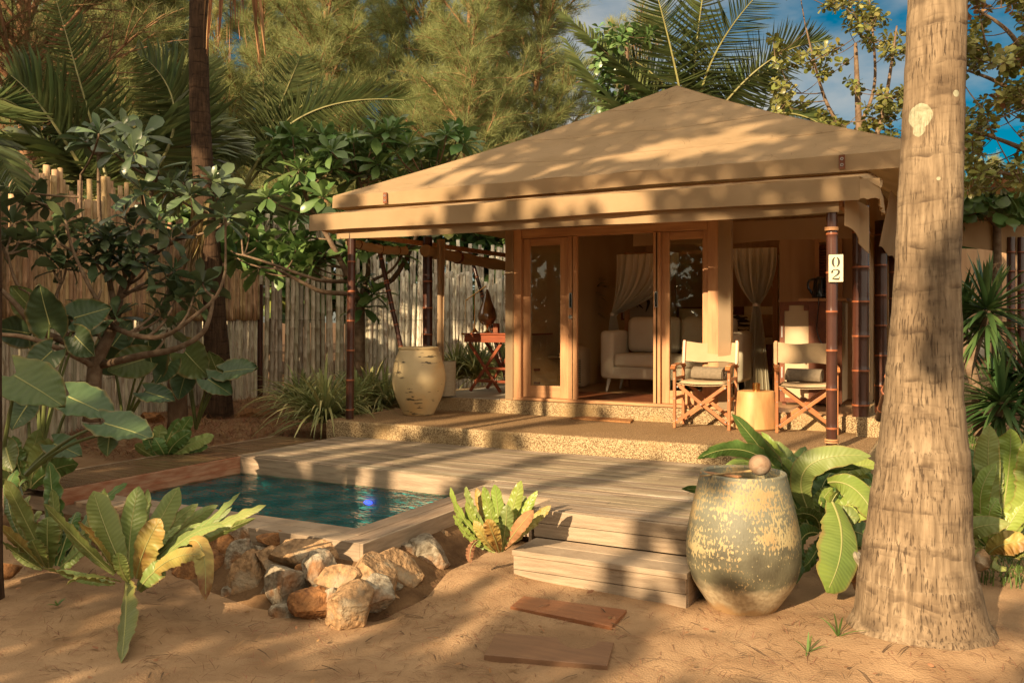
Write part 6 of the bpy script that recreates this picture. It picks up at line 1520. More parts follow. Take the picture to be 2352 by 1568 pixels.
# left palm trunk going up with a hanging dead frond
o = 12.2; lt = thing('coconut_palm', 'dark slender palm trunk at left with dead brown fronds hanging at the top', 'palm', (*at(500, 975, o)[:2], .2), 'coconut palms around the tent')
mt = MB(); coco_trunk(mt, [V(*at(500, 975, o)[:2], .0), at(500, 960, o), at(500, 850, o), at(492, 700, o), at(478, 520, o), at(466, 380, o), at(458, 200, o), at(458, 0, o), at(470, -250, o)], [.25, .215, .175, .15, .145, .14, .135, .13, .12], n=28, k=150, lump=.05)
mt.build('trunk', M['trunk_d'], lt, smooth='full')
def hang(mb, a, b_, w, seed, m=0):
    r = random.Random(seed); P = bez(a, (np.array(a) + np.array(b_)) / 2 + V(r.gauss(0, .04), 0, 0), b_, 7); G = np.zeros((7, 3, 3)); ex = V(CS, SN, 0); tw = r.uniform(0, 1.5)
    for i in range(7):
        s = ex * math.cos(tw + i * .2) + VD * math.sin(tw + i * .2); ww = w * (1 - (i / 6) ** 2 * .85) / 2; G[i] = (P[i] - s * ww, P[i] + VD * .004, P[i] + s * ww)
    mb.grid(G, m=m)
mt = MB(); rn = random.Random(4); o2 = 9.5
for i in range(26):
    x0 = rn.uniform(490, 590); x1 = x0 + rn.uniform(-8, 14) + (x0 - 540) * .3; y1 = rn.choice([60, 90, 110, 130, 70]) + rn.uniform(-15, 20)
    hang(mt, at(x0, -120, o2), at(x1, y1, o2 - .1), .05, i)
for i in range(7): hang(mt, at(575 + i * 2, -60, o2), at(602 + rn.uniform(-8, 14), rn.uniform(120, 170), o2 - .2), .045, 60 + i)
hang(mt, at(590, 60, o2), at(606, 205, o2), .02, 90); hang(mt, at(600, 50, o2), at(636, 105, o2), .02, 91); hang(mt, at(478, -60, o2), at(468, 110, o2), .03, 92)
mt.tube([at(470, -250, o), at(520, -190, 10.6), at(545, -110, o2), at(570, -60, o2)], [.05, .04, .03, .02], 8); mt.build('dead_frond', M['dead'], lt, smooth='full')
mt = MB()
for i in range(30): hang(mt, at(470 + rn.uniform(-30, 10), 480 + rn.uniform(-20, 30), 11.7), at(440 + rn.uniform(-45, 25), 650 + rn.uniform(-60, 50), 11.5), .05, 100 + i)
mt.build('dead_frond', mat('dead_olive', (.20, .13, .05), (.12, .09, .035), 4, .8, island=.3), lt, smooth='full')

# ---------------------------------------------------------------- plumerias (round headed leaves in rosettes)
ov = np.array([(0, 0, 0)] + [p for x, w in ((.18, .16), (.42, .34), (.66, .5), (.86, .40)) for p in ((x, -w, .05), (x, 0, 0), (x, w, .05))] + [(1, 0, -.06)], float)
ovF = [[(1, 4, 5, 2), (2, 5, 6, 3), (4, 7, 8, 5), (5, 8, 9, 6), (7, 10, 11, 8), (8, 11, 12, 9)], [(0, 1, 2), (0, 2, 3), (10, 13, 11), (11, 13, 12)]]
def rosette(mb, c, n=13, L_=.27, seed=0, up=V(0, 0, 1), m=0, asp=.34, spread=(5, 75)):
    r = np.random.default_rng(seed); a = np.arange(n) * 2.4 + r.uniform(0, 6); e = np.radians(np.interp(np.arange(n), [0, n - 1], [spread[0] - 25, spread[1]]) + r.normal(0, 9, n))
    up = nrm(up); x = nrm(np.cross(up, V(.3, .9, .1))); y = np.cross(up, x)
    d = (np.cos(a) * np.cos(e))[:, None] * x + (np.sin(a) * np.cos(e))[:, None] * y + np.sin(e)[:, None] * up
    L = L_ * np.interp(np.arange(n), [0, n * .6, n - 1], [1, 1, .65]) * r.uniform(.8, 1.12, n); tv = ov.copy()
    tv[:, 2] -= .22 * tv[:, 0] ** 2
    mb.inst(tv, ovF, np.tile(c, (n, 1)) + d * .02, d, np.tile(up, (n, 1)) + r.normal(0, .25, (n, 3)), np.stack([L, L * asp * 1.25, L], 1), m=m)
def plumeria(label, branches, ros, d0, mats, loc, cat='tree', L_=.27, jd=.5, seed=0, name='plumeria_tree', r0=.06, grp='plumeria trees', n=13):
    t = thing(name, label, cat, loc, grp); mb, ml = MB(), MB(); pts = []; rn = random.Random(seed)
    for pl, ra, rb in branches:
        P = spline([at(x, y, d0 + e) for x, y, e in pl], 16); mb.tube(P, np.linspace(ra, rb, 16), 8); pts += [(p, ra + (rb - ra) * i / 15) for i, p in enumerate(P)]
    PA = np.array([p for p, _ in pts])
    for i, q in enumerate(ros):
        x, y = q[:2]; e = q[2] if len(q) > 2 else rn.uniform(-jd, jd); m = q[3] if len(q) > 3 else 0; c = at(x, y, d0 + e)
        dist = np.linalg.norm(PA - c, axis=1) + np.where(PA[:, 2] > c[2] - .12, .8, 0) ; k = int(np.argmin(dist)); a = PA[k]; ra = min(pts[k][1], .016)
        mid = (a + c) / 2; mid[2] = a[2] + (c[2] - a[2]) * .3; mid[:2] = a[:2] + (c[:2] - a[:2]) * .72
        P = bez(a, mid, c, 9); mb.tube(P, np.linspace(ra, .010, 9), 6); up = nrm(P[-1] - P[-2]) + V(0, 0, .35)
        rosette(ml, c, n + rn.randrange(-2, 4), L_ * rn.uniform(.85, 1.1), seed * 100 + i, up, m)
    mb.build('trunk', M['plumbark'], t, smooth='full'); ml.build('leaves', mats, t, smooth='full')
z = lambda x, y, e=0: (x * .35, 470.4 + y * .35, e)
u = lambda x, y, *e: (x * .35, y * .35, *e)
BR = [([z(600, 1420), z(610, 1290), z(625, 1060), z(670, 950), z(740, 800, .1), z(780, 620, .2)], .085, .045), ([z(600, 1045), z(450, 910, -.1), z(250, 820, -.3), z(110, 660, -.4), z(10, 560, -.4)], .045, .02),
 ([z(670, 1050), z(920, 990, -.2), z(1150, 945, -.4), z(1320, 850, -.5), z(1380, 720, -.5), z(1400, 600, -.5)], .04, .014), ([z(740, 800), z(900, 860, -.3), z(1080, 860, -.4), z(1250, 750, -.5), z(1420, 600, -.5), z(1480, 430, -.5)], .03, .012),
 ([z(450, 905, -.1), z(370, 640, 0), z(400, 520, 0)], .024, .012), ([z(430, 880, -.1), z(600, 690, -.3), z(665, 560, -.3)], .022, .012), ([z(780, 620, .2), z(960, 350, .3), z(1170, 225, .3), z(1400, 30, .2)], .03, .012), ([z(780, 620, .2), z(840, 400, .3), z(980, 0, .4), z(1010, -200, .4)], .03, .012),
 ([z(760, 700, .1), z(680, 300, .2), z(650, 0, .3), z(650, -500, .3)], .03, .014), ([z(270, 830, -.3), z(210, 600, -.3), z(110, 520, -.3), z(40, 290, -.3)], .022, .012), ([z(740, 790), z(600, 560, -.2), z(480, 300, -.2), z(430, 100, -.2)], .022, .011), ([z(620, 1060), z(400, 950, -.5), z(180, 870, -.7), z(0, 850, -.8)], .03, .018),
 ([z(670, 300, .2), z(540, 100, .2), z(530, -200, .2)], .02, .011), ([z(780, 620, .2), z(1000, 500, .6), z(1180, 560, .8)], .02, .01)]
RO = [u(650, 880), u(790, 850), u(640, 960, .3), u(850, 930), u(930, 900), u(760, 1010), u(880, 1010), u(560, 930), u(980, 1190), u(1040, 1120), u(930, 1260), u(1200, 1200), u(1260, 1130), u(1120, 1250), u(1250, 1290), u(1430, 1300), u(1400, 1200), u(1480, 1430), u(1520, 1330), u(190, 1290), u(60, 1230), u(110, 1330), u(430, 1480), u(300, 1350),
 z(430, 120), z(240, 230), z(120, 250), z(330, 330), z(440, 370), z(400, 430), z(500, 470), z(690, 220), z(720, 330), z(760, 250), z(880, 150), z(870, 300), z(960, 420), z(800, 390), z(880, 380), z(1050, 330), z(1110, 540), z(1130, 440), z(1270, 600), z(720, 420), z(620, 350), z(1060, 730), z(1150, 620), z(1480, 120), z(1420, 500), z(1330, 520), z(620, 800), z(480, 860), z(590, 730), z(560, 200), z(360, 200), z(20, 270), z(80, 130), z(1230, 160), z(1040, 130), z(1120, 230), z(820, 60), z(760, 750), z(1100, 820)]
RO = [q for i_, q in enumerate(RO) if i_ % 9 != 3]
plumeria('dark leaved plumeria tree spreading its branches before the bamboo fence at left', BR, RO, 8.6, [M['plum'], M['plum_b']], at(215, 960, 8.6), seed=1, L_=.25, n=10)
v5 = lambda x, y, e=0: (705.6 + x * .35, 470.4 + y * .35, e)
w2_ = lambda x, y, *e: (784 + x * .35, y * .35, *e)
BR2 = [([v5(345, 1300), v5(345, 1100), v5(345, 800), v5(345, 610)], .085, .07), ([v5(340, 640), v5(300, 590, -.2), v5(100, 570, -.4), v5(-10, 520, -.5), v5(-200, 420, -.6)], .045, .02), ([v5(340, 620), v5(250, 430, -.1), v5(130, 200, -.2), v5(20, 20, -.2), v5(-30, -120, -.2)], .05, .025),
 ([v5(350, 620), v5(420, 550, .1), v5(560, 490, .2), v5(690, 270, .2), v5(760, 60, .2), v5(800, -150, .2)], .05, .02), ([v5(360, 590), v5(400, 450, .1), v5(400, 280, .1), v5(420, 100, .1), v5(330, -200, .1)], .04, .02), ([v5(300, 500, 0), v5(120, 500, -.5), v5(0, 470, -.6), v5(-260, 380, -.7), v5(-420, 330, -.7)], .03, .014), ([v5(420, 500), v5(560, 420), v5(660, 260)], .025, .012)]
RO2 = [v5(320, 520), v5(430, 590), v5(370, 680), v5(20, 350), v5(30, 420), v5(530, 280), v5(610, 330), v5(350, 290), v5(270, 300), v5(450, 230), w2_(80, 940), w2_(220, 900), w2_(350, 850), w2_(300, 870), w2_(360, 1000), w2_(240, 1080), w2_(440, 960), w2_(520, 1050), w2_(690, 890), w2_(760, 900), w2_(640, 980), w2_(580, 1060), w2_(100, 1180), w2_(0, 1080), w2_(60, 1030), w2_(800, 950), w2_(160, 1010), w2_(300, 1150), w2_(420, 1100), w2_(180, 1150), w2_(-60, 950), w2_(-80, 1060),
 u(2000, 980), u(1850, 1000), u(1920, 900), u(2120, 900), u(2180, 1120), u(1960, 1120), u(2060, 1080), u(1860, 1150), u(1830, 930), u(2180, 1000), u(2080, 1180), u(1900, 1260), u(1990, 1330), u(1760, 1300), u(2120, 1300), z(1560, 350), z(1700, 250), z(1640, 160), z(1830, 390), z(1940, 300), z(2050, 390), z(2120, 340), z(1500, 280), z(1780, 330), z(1700, 420), z(1900, 180), z(2010, 250), z(1580, 60)]
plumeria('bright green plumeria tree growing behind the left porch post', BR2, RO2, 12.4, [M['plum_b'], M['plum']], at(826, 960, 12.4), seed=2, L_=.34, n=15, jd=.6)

# ---------------------------------------------------------------- sea almond trees at the right
def twig_tree(label, base, limbs, box, d, count, L_, mats, seed, n=8, name='sea_almond_tree', grp='sea almond trees', r0=.12, cat='tree', edge=None, asp=.55):
    t = thing(name, label, cat, (base[0], base[1], base[2]), grp); rn = random.Random(seed); mb, ml = MB(), MB(); pts = []
    for pl, ra, rb in limbs: P = spline(pl, 20); mb.tube(P, np.linspace(ra, rb, 20), 7); pts += list(P)
    for i in range(count):
        for _ in range(30):
            x = rn.uniform(box[0], box[1]); y = rn.uniform(box[2], box[3]); e = rn.uniform(-1.3, 1.3)
            q = Vector((x / 95, y / 95, seed)); 
            if noise.noise(q) + .35 * noise.noise(q * 2.4) > (-.05 if edge is None else edge(x, y)): break
        c = at(x, y, d + e); PA = np.array(pts); dd = np.linalg.norm(PA - c, axis=1) + np.where(PA[:, 2] > c[2] + .1, .6, 0); k = int(np.argmin(dd)); a = PA[k]
        P = bez(a, a * .4 + c * .6 + V(0, 0, -.08), c, 6); mb.tube(P, np.linspace(min(.018, .006 + dd[k] * .006), .004, 6), 4, cap=False); pts += [P[2], P[4], P[5]] if i % 2 else [P[3]]
        rosette(ml, c, n, L_ * rn.uniform(.8, 1.15), seed * 1000 + i, nrm(P[-1] - P[-2]) + V(0, 0, .5), rn.randrange(len(mats)) if rn.random() < .25 else 0, asp=asp, spread=(0, 60))
        if rn.random() < .6: rosette(ml, P[4] + V(0, 0, .03), n - 2, L_ * .9, seed * 1000 + i + 500, V(0, 0, 1) + (P[-1] - P[-2]) * 3, 0, asp=asp, spread=(0, 50))
    mb.build('trunk', M['plumbark'], t, smooth='full'); ml.build('leaves', mats, t, smooth='full')
D1 = 15.5
twig_tree('olive leaved sea almond tree between the roof and the big palm', (*at(1990, 700, D1)[:2], .2), [([V(*at(1990, 700, D1)[:2], .2), at(1985, 500, D1), at(1975, 330, D1), at(1965, 100, D1)], .14, .03), ([at(1980, 420, D1), at(2030, 250, D1), at(2060, 60, D1)], .06, .015), ([at(1980, 350, D1), at(1900, 240, D1), at(1850, 60, D1)], .05, .012), ([at(1970, 300, D1), at(2010, 180, D1), at(1990, -60, D1)], .04, .012), ([at(1985, 400, D1), at(2080, 330, D1), at(2160, 200, D1)], .04, .012)],
          (1775, 2200, -60, 330), D1, 330, .125, [M['almond'], M['casu_y']], 5, edge=lambda x, y: -.25 if y > 230 else .02)
D2 = 12.0
twig_tree('sea almond tree overhanging at the upper right frame corner', (*at(2440, 700, D2)[:2], .2), [([V(*at(2440, 700, D2)[:2], .2), at(2430, 450, D2), at(2400, 250, D2), at(2380, -60, D2)], .16, .04), ([at(2420, 300, D2), at(2310, 200, D2), at(2215, 160, D2)], .05, .012), ([at(2410, 260, D2), at(2330, 90, D2), at(2240, 20, D2)], .05, .012), ([at(2430, 380, D2), at(2320, 330, D2), at(2230, 300, D2)], .05, .012), ([at(2430, 420, D2), at(2320, 400, D2), at(2240, 390, D2)], .04, .012)],
          (2195, 2440, -60, 440), D2, 300, .125, [M['almond'], M['dead'], M['casu_y']], 9, edge=lambda x, y: .05 if y < 230 and x < 2300 else -.12)
D3 = 19.0
twig_tree('round leaved tree top beside the palm behind the roof', (*at(1440, 700, D3)[:2], .2), [([V(*at(1440, 700, D3)[:2], .2), at(1440, 300, D3), at(1440, 80, D3)], .12, .03)], (1370, 1500, 60, 350), D3, 90, .2, [M['plum_b'], M['almond']], 13, edge=lambda x, y: -.2)
twig_tree('broad leaved bush behind the neighbouring tent roof', (*at(2290, 620, 15)[:2], .2), [([V(*at(2290, 700, 15)[:2], .2), at(2290, 520, 15), at(2290, 440, 15)], .1, .03), ([at(2290, 520, 15), at(2370, 440, 15)], .05, .02), ([at(2290, 520, 15), at(2225, 450, 15)], .05, .02)], (2190, 2400, 415, 500), 15, 110, .24, [M['plum_b']], 17, edge=lambda x, y: -1, name='broadleaf_bush', grp='bushes behind the tents', cat='bush', asp=.75, n=7)

# ---------------------------------------------------------------- casuarinas
def casuarina(seed, H=15., n_br=46, dens=.85, crown0=.22, width=3.2, strand=(.25, .5)):
    """returns trunk and needle builders around the origin"""
    r = np.random.default_rng(seed); mt, mn = MB(), MB(); lean = r.normal(0, .25, 2)
    ts = np.linspace(0, 1, 14); trunk = np.stack([lean[0] * ts * 2 + .12 * np.sin(ts * 7 + seed), lean[1] * ts * 2 + .1 * np.cos(ts * 6), ts * H], 1); mt.tube(trunk, np.linspace(.16, .015, 14), 7)
    P0, D0 = [], []
    for i in range(n_br):
        t = crown0 + (1 - crown0) * (i + r.random()) / n_br; b_ = np.array([np.interp(t, ts, trunk[:, k]) for k in range(3)])
        a = i * 2.4 + r.normal(0, .4); Lb = width * (1 - .6 * ((t - crown0) / (1 - crown0)) ** 1.3) * r.uniform(.6, 1.15); el = r.uniform(.7, 1.2)
        d = V(math.cos(a) * math.cos(el), math.sin(a) * math.cos(el), math.sin(el)); C = bez(b_, b_ + d * Lb * .55, b_ + d * Lb + V(0, 0, -.12 * Lb), 8); mt.tube(C, np.linspace(.04, .012, 8) * (Lb / 3 + .4), 5, cap=False)
        for j in range(int(17 * Lb / 2 + 4)):
            s = r.uniform(.18, 1.0); q = C[min(7, int(s * 7))]; a2 = a + r.normal(0, .9); l2 = Lb * .40 * r.uniform(.4, 1.2); e2 = r.uniform(.2, 1.2); d2 = V(math.cos(a2) * math.cos(e2), math.sin(a2) * math.cos(e2), math.sin(e2))
            C2 = bez(q, q + d2 * l2 * .6, q + d2 * l2 + V(0, 0, -.15 * l2), 5); mt.tube(C2, [.014, .011, .009, .007, .005], 4, cap=False)
            k = int(9 * dens * (.5 + l2)); u_ = r.uniform(.1, 1, k); idx = (u_ * 4).astype(int).clip(0, 3); fr = (u_ * 4 - idx)[:, None]
            P = C2[idx] * (1 - fr) + C2[idx + 1] * fr; P0.append(P); D0.append(np.tile(d2, (k, 1)))
    P = np.concatenate(P0); D = np.concatenate(D0); n = len(P); m_ = 7
    P = np.repeat(P, m_, 0); D = np.repeat(D, m_, 0); n = len(P)
    dr = nrm(D * .8 + r.normal(0, .62, (n, 3)) + V(0, 0, .2)); L_ = r.uniform(*strand, n)
    tv = np.array([(0, -.5, 0), (0, .5, 0), (.55, -.42, -.06), (.55, .42, -.06), (1, 0, -.26)]); w = r.uniform(.006, .010, n)
    mn.inst(tv, [[(0, 2, 3, 1)], [(2, 4, 3)]], P, dr, nrm(r.normal(0, 1, (n, 3)) + V(0, 0, .6)), np.stack([L_, w, L_], 1)); return mt, mn
cas_lib = {}
def cas_tree(kind, x, d, scale, rz, label, mk='casu', z0=.1):
    key = (kind, mk)
    if key not in cas_lib:
        mt, mn = casuarina(**KINDS[kind]); cas_lib[key] = (mt.mesh('casuarina_trunk', M['bark_w'], (0, 0, 0), 'full'), mn.mesh('casuarina_crown', M[mk], (0, 0, 0), False))
    p = at(x, 700, d); t = thing('casuarina_tree', label, 'tree', (p[0], p[1], z0), 'tall casuarina trees behind the garden')
    for nm, me in zip(('trunk', 'crown'), cas_lib[key]):
        o_ = bpy.data.objects.new(nm, me); COL.objects.link(o_); o_.parent = t
    t.rotation_euler = (0, 0, rz); t.scale = (scale,) * 3; return t
KINDS = {0: dict(seed=1, H=15, n_br=60, width=3.3), 1: dict(seed=2, H=16, n_br=56, width=3.0), 2: dict(seed=3, H=14, n_br=64, width=3.6)}
for a in [(2, 1140, 30, 1.0, 5.9, 'casuarina a little behind the two by the sky gap'), (0, 820, 31, 1.05, 3.6, 'casuarina just behind the dense one above the arching frond'), (1, 350, 31, 1.05, 2.0, 'casuarina between the comb-like frond and the dark palm trunk'), (0, 1230, 27, 1.0, .3, 'tall feathery casuarina just left of the sky gap over the roof'), (1, 1060, 25, .95, 1.2, 'casuarina left of the one by the sky gap'), (2, 900, 28, 1.0, 2.2, 'dense casuarina above the arching palm frond'),
          (1, 740, 26, 1.0, 3.0, 'casuarina with bare thin stems right of the hanging dead fronds'), (0, 600, 30, 1.05, 4.1, 'casuarina behind the hanging dead fronds'), (2, 430, 29, 1.0, 5.2, 'casuarina behind the dark palm trunk'),
          (1, 270, 27, 1.0, .9, 'casuarina behind the comb-like palm frond'), (0, 90, 28, 1.05, 2.6, 'casuarina at the far left behind the fence')]: cas_tree(*a)
for a in [(2, 1385, 36, .95, 1.0, 'thin casuarina left of the palm behind the roof'), (1, 660, 38, 1.1, .5, 'distant casuarina seen between the dead fronds and the arching palm'), (2, 350, 36, 1.1, 4.0, 'distant golden casuarina right of the comb-like frond'),
          (0, 150, 38, 1.1, 5.0, 'distant golden casuarina at far left'), (1, 500, 42, 1.1, 3.4, 'distant golden casuarina right of the dark palm trunk'), (2, 2290, 40, .62, 2.9, 'golden casuarina far behind the neighbouring tent')]: cas_tree(*a, mk='casu_y')
KINDS[3] = dict(seed=7, H=11, n_br=46, width=3.6, crown0=.36, strand=(.16, .3), dens=.6)
cas_tree(3, 60, 15.0, 1.0, 1.9, 'nearer dark casuarina drooping over the upper left corner', mk='casu_d')
# low bushes along the back so that the horizon is closed
rn = random.Random(12)
BL = ['far left behind the fence', 'left of the comb-like frond', 'under the comb-like frond', 'behind the dark palm trunk', 'right of the dark palm trunk', 'behind the arching palm', 'behind the bright plumeria', 'behind the tent roof on its left', 'behind the tent on its right', 'behind the neighbouring tent']
for i, (x, d, y0) in enumerate([(-60, 20, 480), (120, 21, 470), (300, 20, 480), (460, 21, 470), (620, 21, 490), (780, 22, 470), (930, 23, 460), (1100, 24, 480), (2090, 21, 430), (2260, 22, 450)]):
    twig_tree('leafy green bush ' + BL[i], (*at(x, 700, d)[:2], .1), [([V(*at(x, 700, d)[:2], .1), at(x, 560, d), at(x, 480, d)], .1, .03), ([at(x, 600, d), at(x + 70, 520, d)], .05, .02), ([at(x, 600, d), at(x - 70, 520, d)], .05, .02)], (x - 120, x + 120, y0, 720), d, 110, .42, [M['plum_b'], M['plum'], M['almond']], 40 + i, edge=lambda x, y: -1, name='broadleaf_bush', grp='bushes behind the tents', cat='bush', n=9)

# ---------------------------------------------------------------- neighbouring tent
nt_ = thing('tent_house', 'neighbouring tan tent partly hidden behind the big palm', 'tent house', (*at(2300, 900, 16)[:2], .3))
e0, e1, e2 = at(2110, 466, 14.5), at(2420, 524, 15.6), at(2420, 524, 15.6) + VD * 5
mb = MB(); pk = at(2150, 440, 20); G = np.zeros((20, 8, 3))
for i in range(20):
    for j in range(8): q = e0 + (e1 - e0) * i / 19; G[i, j] = q + (pk - q) * j / 7 + V(0, 0, -.1 * math.sin(math.pi * j / 7))
mb.grid(G); mb.build('roof', M['canvas'], nt_, smooth='full', solid=.01)
mb = MB(); G = np.zeros((30, 5, 3))
for i in range(30):
    for j in range(5): q = e0 + (e1 - e0) * i / 29; G[i, j] = q + V(0, 0, -.04 - .55 * j / 4) + VD * (.03 * math.sin(i * .7) * j / 4)
mb.grid(G); mb.build('valance', M['canvas_d'], nt_, smooth='full', solid=.008)
mb = MB()
for x, r_ in ((2322, .07), (2345, .06), (2190, .06)):
    q = at(x, 700, 15.2); bamboo((q[0], q[1], .3), (q[0], q[1], 3.1), r_, mb)
mb.build('post', [M['bamboo_r'], M['node']], nt_)
mb = MB(); q0, q1 = at(2060, 700, 18.5), at(2460, 700, 19.5); mb.add([(q0[0], q0[1], .4), (q1[0], q1[1], .4), (q1[0], q1[1], 3.2), (q0[0], q0[1], 3.2)], [(0, 1, 2, 3)]); mb.build('back_wall', M['wall_in'], nt_, smooth=False, solid=.02)
mb = MB(); q = [at(2100, 700, 14.6), at(2460, 700, 15.4), at(2460, 700, 19.3), at(2100, 700, 18.4)]; v = [(p[0], p[1], zz_) for zz_ in (.1, .62) for p in q]; mb.add(v, [(0, 1, 5, 4), (1, 2, 6, 5), (2, 3, 7, 6), (3, 0, 4, 7), (4, 5, 6, 7)]); mb.build('platform', M['terrace'], nt_, smooth=False)
bn = at(2215, 800, 15.6); bt = thing('daybed', 'pale cushioned bench on the neighbouring tent platform', 'bench', (bn[0], bn[1], .62))
mb = MB(); mb.box(bn[0] - .5, bn[0] + .4, bn[1] - .3, bn[1] + .3, 1.0, 1.18); mb.build('cushion', M['white'], bt, smooth=False, bevel=.04)
mb = MB(); mb.box(bn[0] - .52, bn[0] + .42, bn[1] - .32, bn[1] + .32, .9, .995); mb.build('frame', M['teak'], bt, smooth=False)
for a in (-.48, .38):
    for b_ in (-.28, .28): mb = MB(); mb.box(bn[0] + a - .03, bn[0] + a + .03, bn[1] + b_ - .03, bn[1] + b_ + .03, .62, .898); mb.build('leg', M['teak'], bt, smooth=False)
mb = MB(); mb.box(bn[0] - .5, bn[0] + .4, bn[1] + .2, bn[1] + .34, 1.2, 1.7); mb.build('back_cushion', M['white'], bt, smooth=False, bevel=.04)

# slim trunk cut by the left frame edge
lt2 = thing('coconut_palm', 'slim dark trunk cut off by the left edge of the frame', 'palm', (*at(-9, 1390, 5.2)[:2], 0), 'coconut palms around the tent'); mt = MB()
coco_trunk(mt, [at(-17, 1420, 5.2), at(-17, 1300, 5.2), at(-15, 900, 5.2), at(-16, 500, 5.2), at(-40, 0, 5.2), at(-60, -300, 5.2)], [.075, .055, .045, .04, .04, .035], n=16, k=60); mt.build('trunk', M['trunk_d'], lt2, smooth='full')
# ---------------------------------------------------------------- trees standing behind the camera, whose shade falls on the yard
YO = -8.0; TA, TE = math.tan(SUN_AZ), math.tan(SUN_EL) / math.cos(SUN_AZ)
def uv(p): return np.array([p[0] - (p[1] - YO) * TA, p[2] + (p[1] - YO) * TE])
GAPS, DARKS = [], []
def cap_(lst, a, b_, r): lst.append((uv(a), uv(b_), r))
for q in [((700, 1500), (800, 1440), .05), ((1010, 1490), (1190, 1370), .05), ((1150, 1400), (1240, 1335), .06), ((1480, 1568), (1640, 1415), .13), ((1560, 1540), (1700, 1440), .04), ((180, 1568), (280, 1530), .05), ((1290, 1340), (1480, 1330), .10),
          ((1800, 1500), (1950, 1420), .22), ((2000, 1500), (2200, 1500), .25), ((1650, 1500), (1800, 1430), .10), ((2200, 1540), (2300, 1480), .1)]:
    cap_(GAPS, at_z(*q[0], 0.0), at_z(*q[1], 0.0), q[2] + .04)
for q in [((560, 1055), (900, 1010), .07), ((1120, 1120), (1460, 1040), .16), ((1200, 1155), (1500, 1110), .10), ((1500, 1190), (1590, 1160), .06), ((660, 1075), (800, 1040), .03), ((1000, 1080), (1180, 1040), .05)]:
    cap_(GAPS, at_z(*q[0], .39), at_z(*q[1], .39), q[2] + .09)
for q in [((580, 1340), (600, 1300), .16, 4.0), ((690, 1270), (760, 1270), .18, 4.2), ((980, 1270), (990, 1230), .2, 4.6), ((880, 1290), (860, 1330), .15, 4.2), ((800, 1420), (810, 1400), .1, 4.0), ((1620, 1150), (1610, 1350), .075, 4.9),
          ((1160, 1190), (1120, 1150), .22, 5.2), ((1800, 1250), (1900, 1200), .25, 5.0), ((1230, 1290), (1500, 1320), .09, 4.94), ((1340, 1200), (1500, 1215), .06, 5.3), ((300, 1330), (290, 1400), .03, 4.2), ((360, 1210), (350, 1240), .08, 4.8), ((100, 900), (150, 930), .16, 5.8), ((240, 1000), (300, 990), .12, 5.8), ((2250, 1050), (2280, 1200), .3, 5.2), ((1050, 1250), (1130, 1280), .12, 4.9)]:
    cap_(GAPS, at_y(*q[0], q[3]), at_y(*q[1], q[3]), q[2] + .04)
for q in [((1520, 350), (1640, 330), .28), ((1600, 380), (1700, 350), .25), ((1330, 430), (1400, 390), .12), ((1430, 395), (1470, 370), .10), ((1700, 330), (1800, 340), .14), ((950, 470), (1000, 450), .12), ((1190, 440), (1260, 410), .09), ((1640, 250), (1700, 262), .12), ((1480, 400), (1560, 395), .15)]:
    cap_(GAPS, at_y(q[0][0], q[0][1], 9.3), at_y(q[1][0], q[1][1], 9.3), q[2])
cap_(DARKS, at_y(1350, 850, 10.9), at_y(1640, 850, 10.9), .30)
def transmit(u, v):
    """share of the light wanted through the trees at (u, v)"""
    for a, b_, r in GAPS:
        d = b_ - a; t = max(0., min(1., float(((u - a[0]) * d[0] + (v - a[1]) * d[1]) / (d @ d + 1e-9)))); q = a + d * t
        if math.hypot(u - q[0], v - q[1]) < r: return 1.
    for a, b_, r in DARKS:
        d = b_ - a; t = max(0., min(1., float(((u - a[0]) * d[0] + (v - a[1]) * d[1]) / (d @ d + 1e-9)))); q = a + d * t
        if abs(v - q[1]) < r and math.hypot(u - q[0], v - q[1]) < r: return 0.
    u -= .562; v += 1.756
    n1 = noise.noise(Vector((u * 1.5, v * .55, 3.1))); n2 = noise.noise(Vector((u * 3.4, v * 1.3, 7.7)))
    w = n1 + .5 * n2
    if u < -8.1 + .5 * n1:
        top_ = 10.2 + .6 * n1
        if v < top_: return 0.
        return 1. if (v < 13.2 and w > -.12) else 0.
    if v < 7.5 + .35 * n1: return 0. if u < -2.9 else (1. if w > .12 else 0.)
    if v < 9.15: return 1. if w > (.10 if u < -3.4 else -.15) else 0.
    if v < 11.95 + .15 * n2: 
        if u > -5.5 and v > 11.2: return 1. if w > .1 else 0.
        return 1. if w > -.36 else 0.
    return 1. if w > .75 else 0.
SH = [(-14.6, 'shade tree at the far left behind the viewer'), (-12.4, 'second shade tree from the left behind the viewer'), (-9.8, 'broad shade tree behind the viewer, left of the two palms'), (-6.3, 'tall shade tree behind the viewer, between the two palms'), (-3.6, 'shade tree behind the viewer, right of the two palms'), (-.6, 'shade tree at the far right behind the viewer')]
mbs = [MB() for _ in SH]; rg = np.random.default_rng(77); cell = .125; pts_ = [[] for _ in SH]
uu = np.arange(-16.4, 1.8, cell); vv_ = np.arange(3.9, 14.4, cell)
LDn = np.array(LD)
for u_ in uu:
    for v_ in vv_:
        a = u_ + rg.uniform(-.07, .07); b_ = v_ + rg.uniform(-.07, .07)
        if transmit(a, b_) > .5: continue
        for _ in range(4):
            s = rg.uniform(-1.3, 1.3); p = V(a, YO, b_) + LDn * s; k = int(np.argmin([abs(a - q[0]) for q in SH])); pts_[k].append(p)
lt_ = np.array([(-.5, 0, 0), (-.2, -.3, .03), (.2, -.28, .03), (.5, 0, 0), (.2, .28, .03), (-.2, .3, .03)])
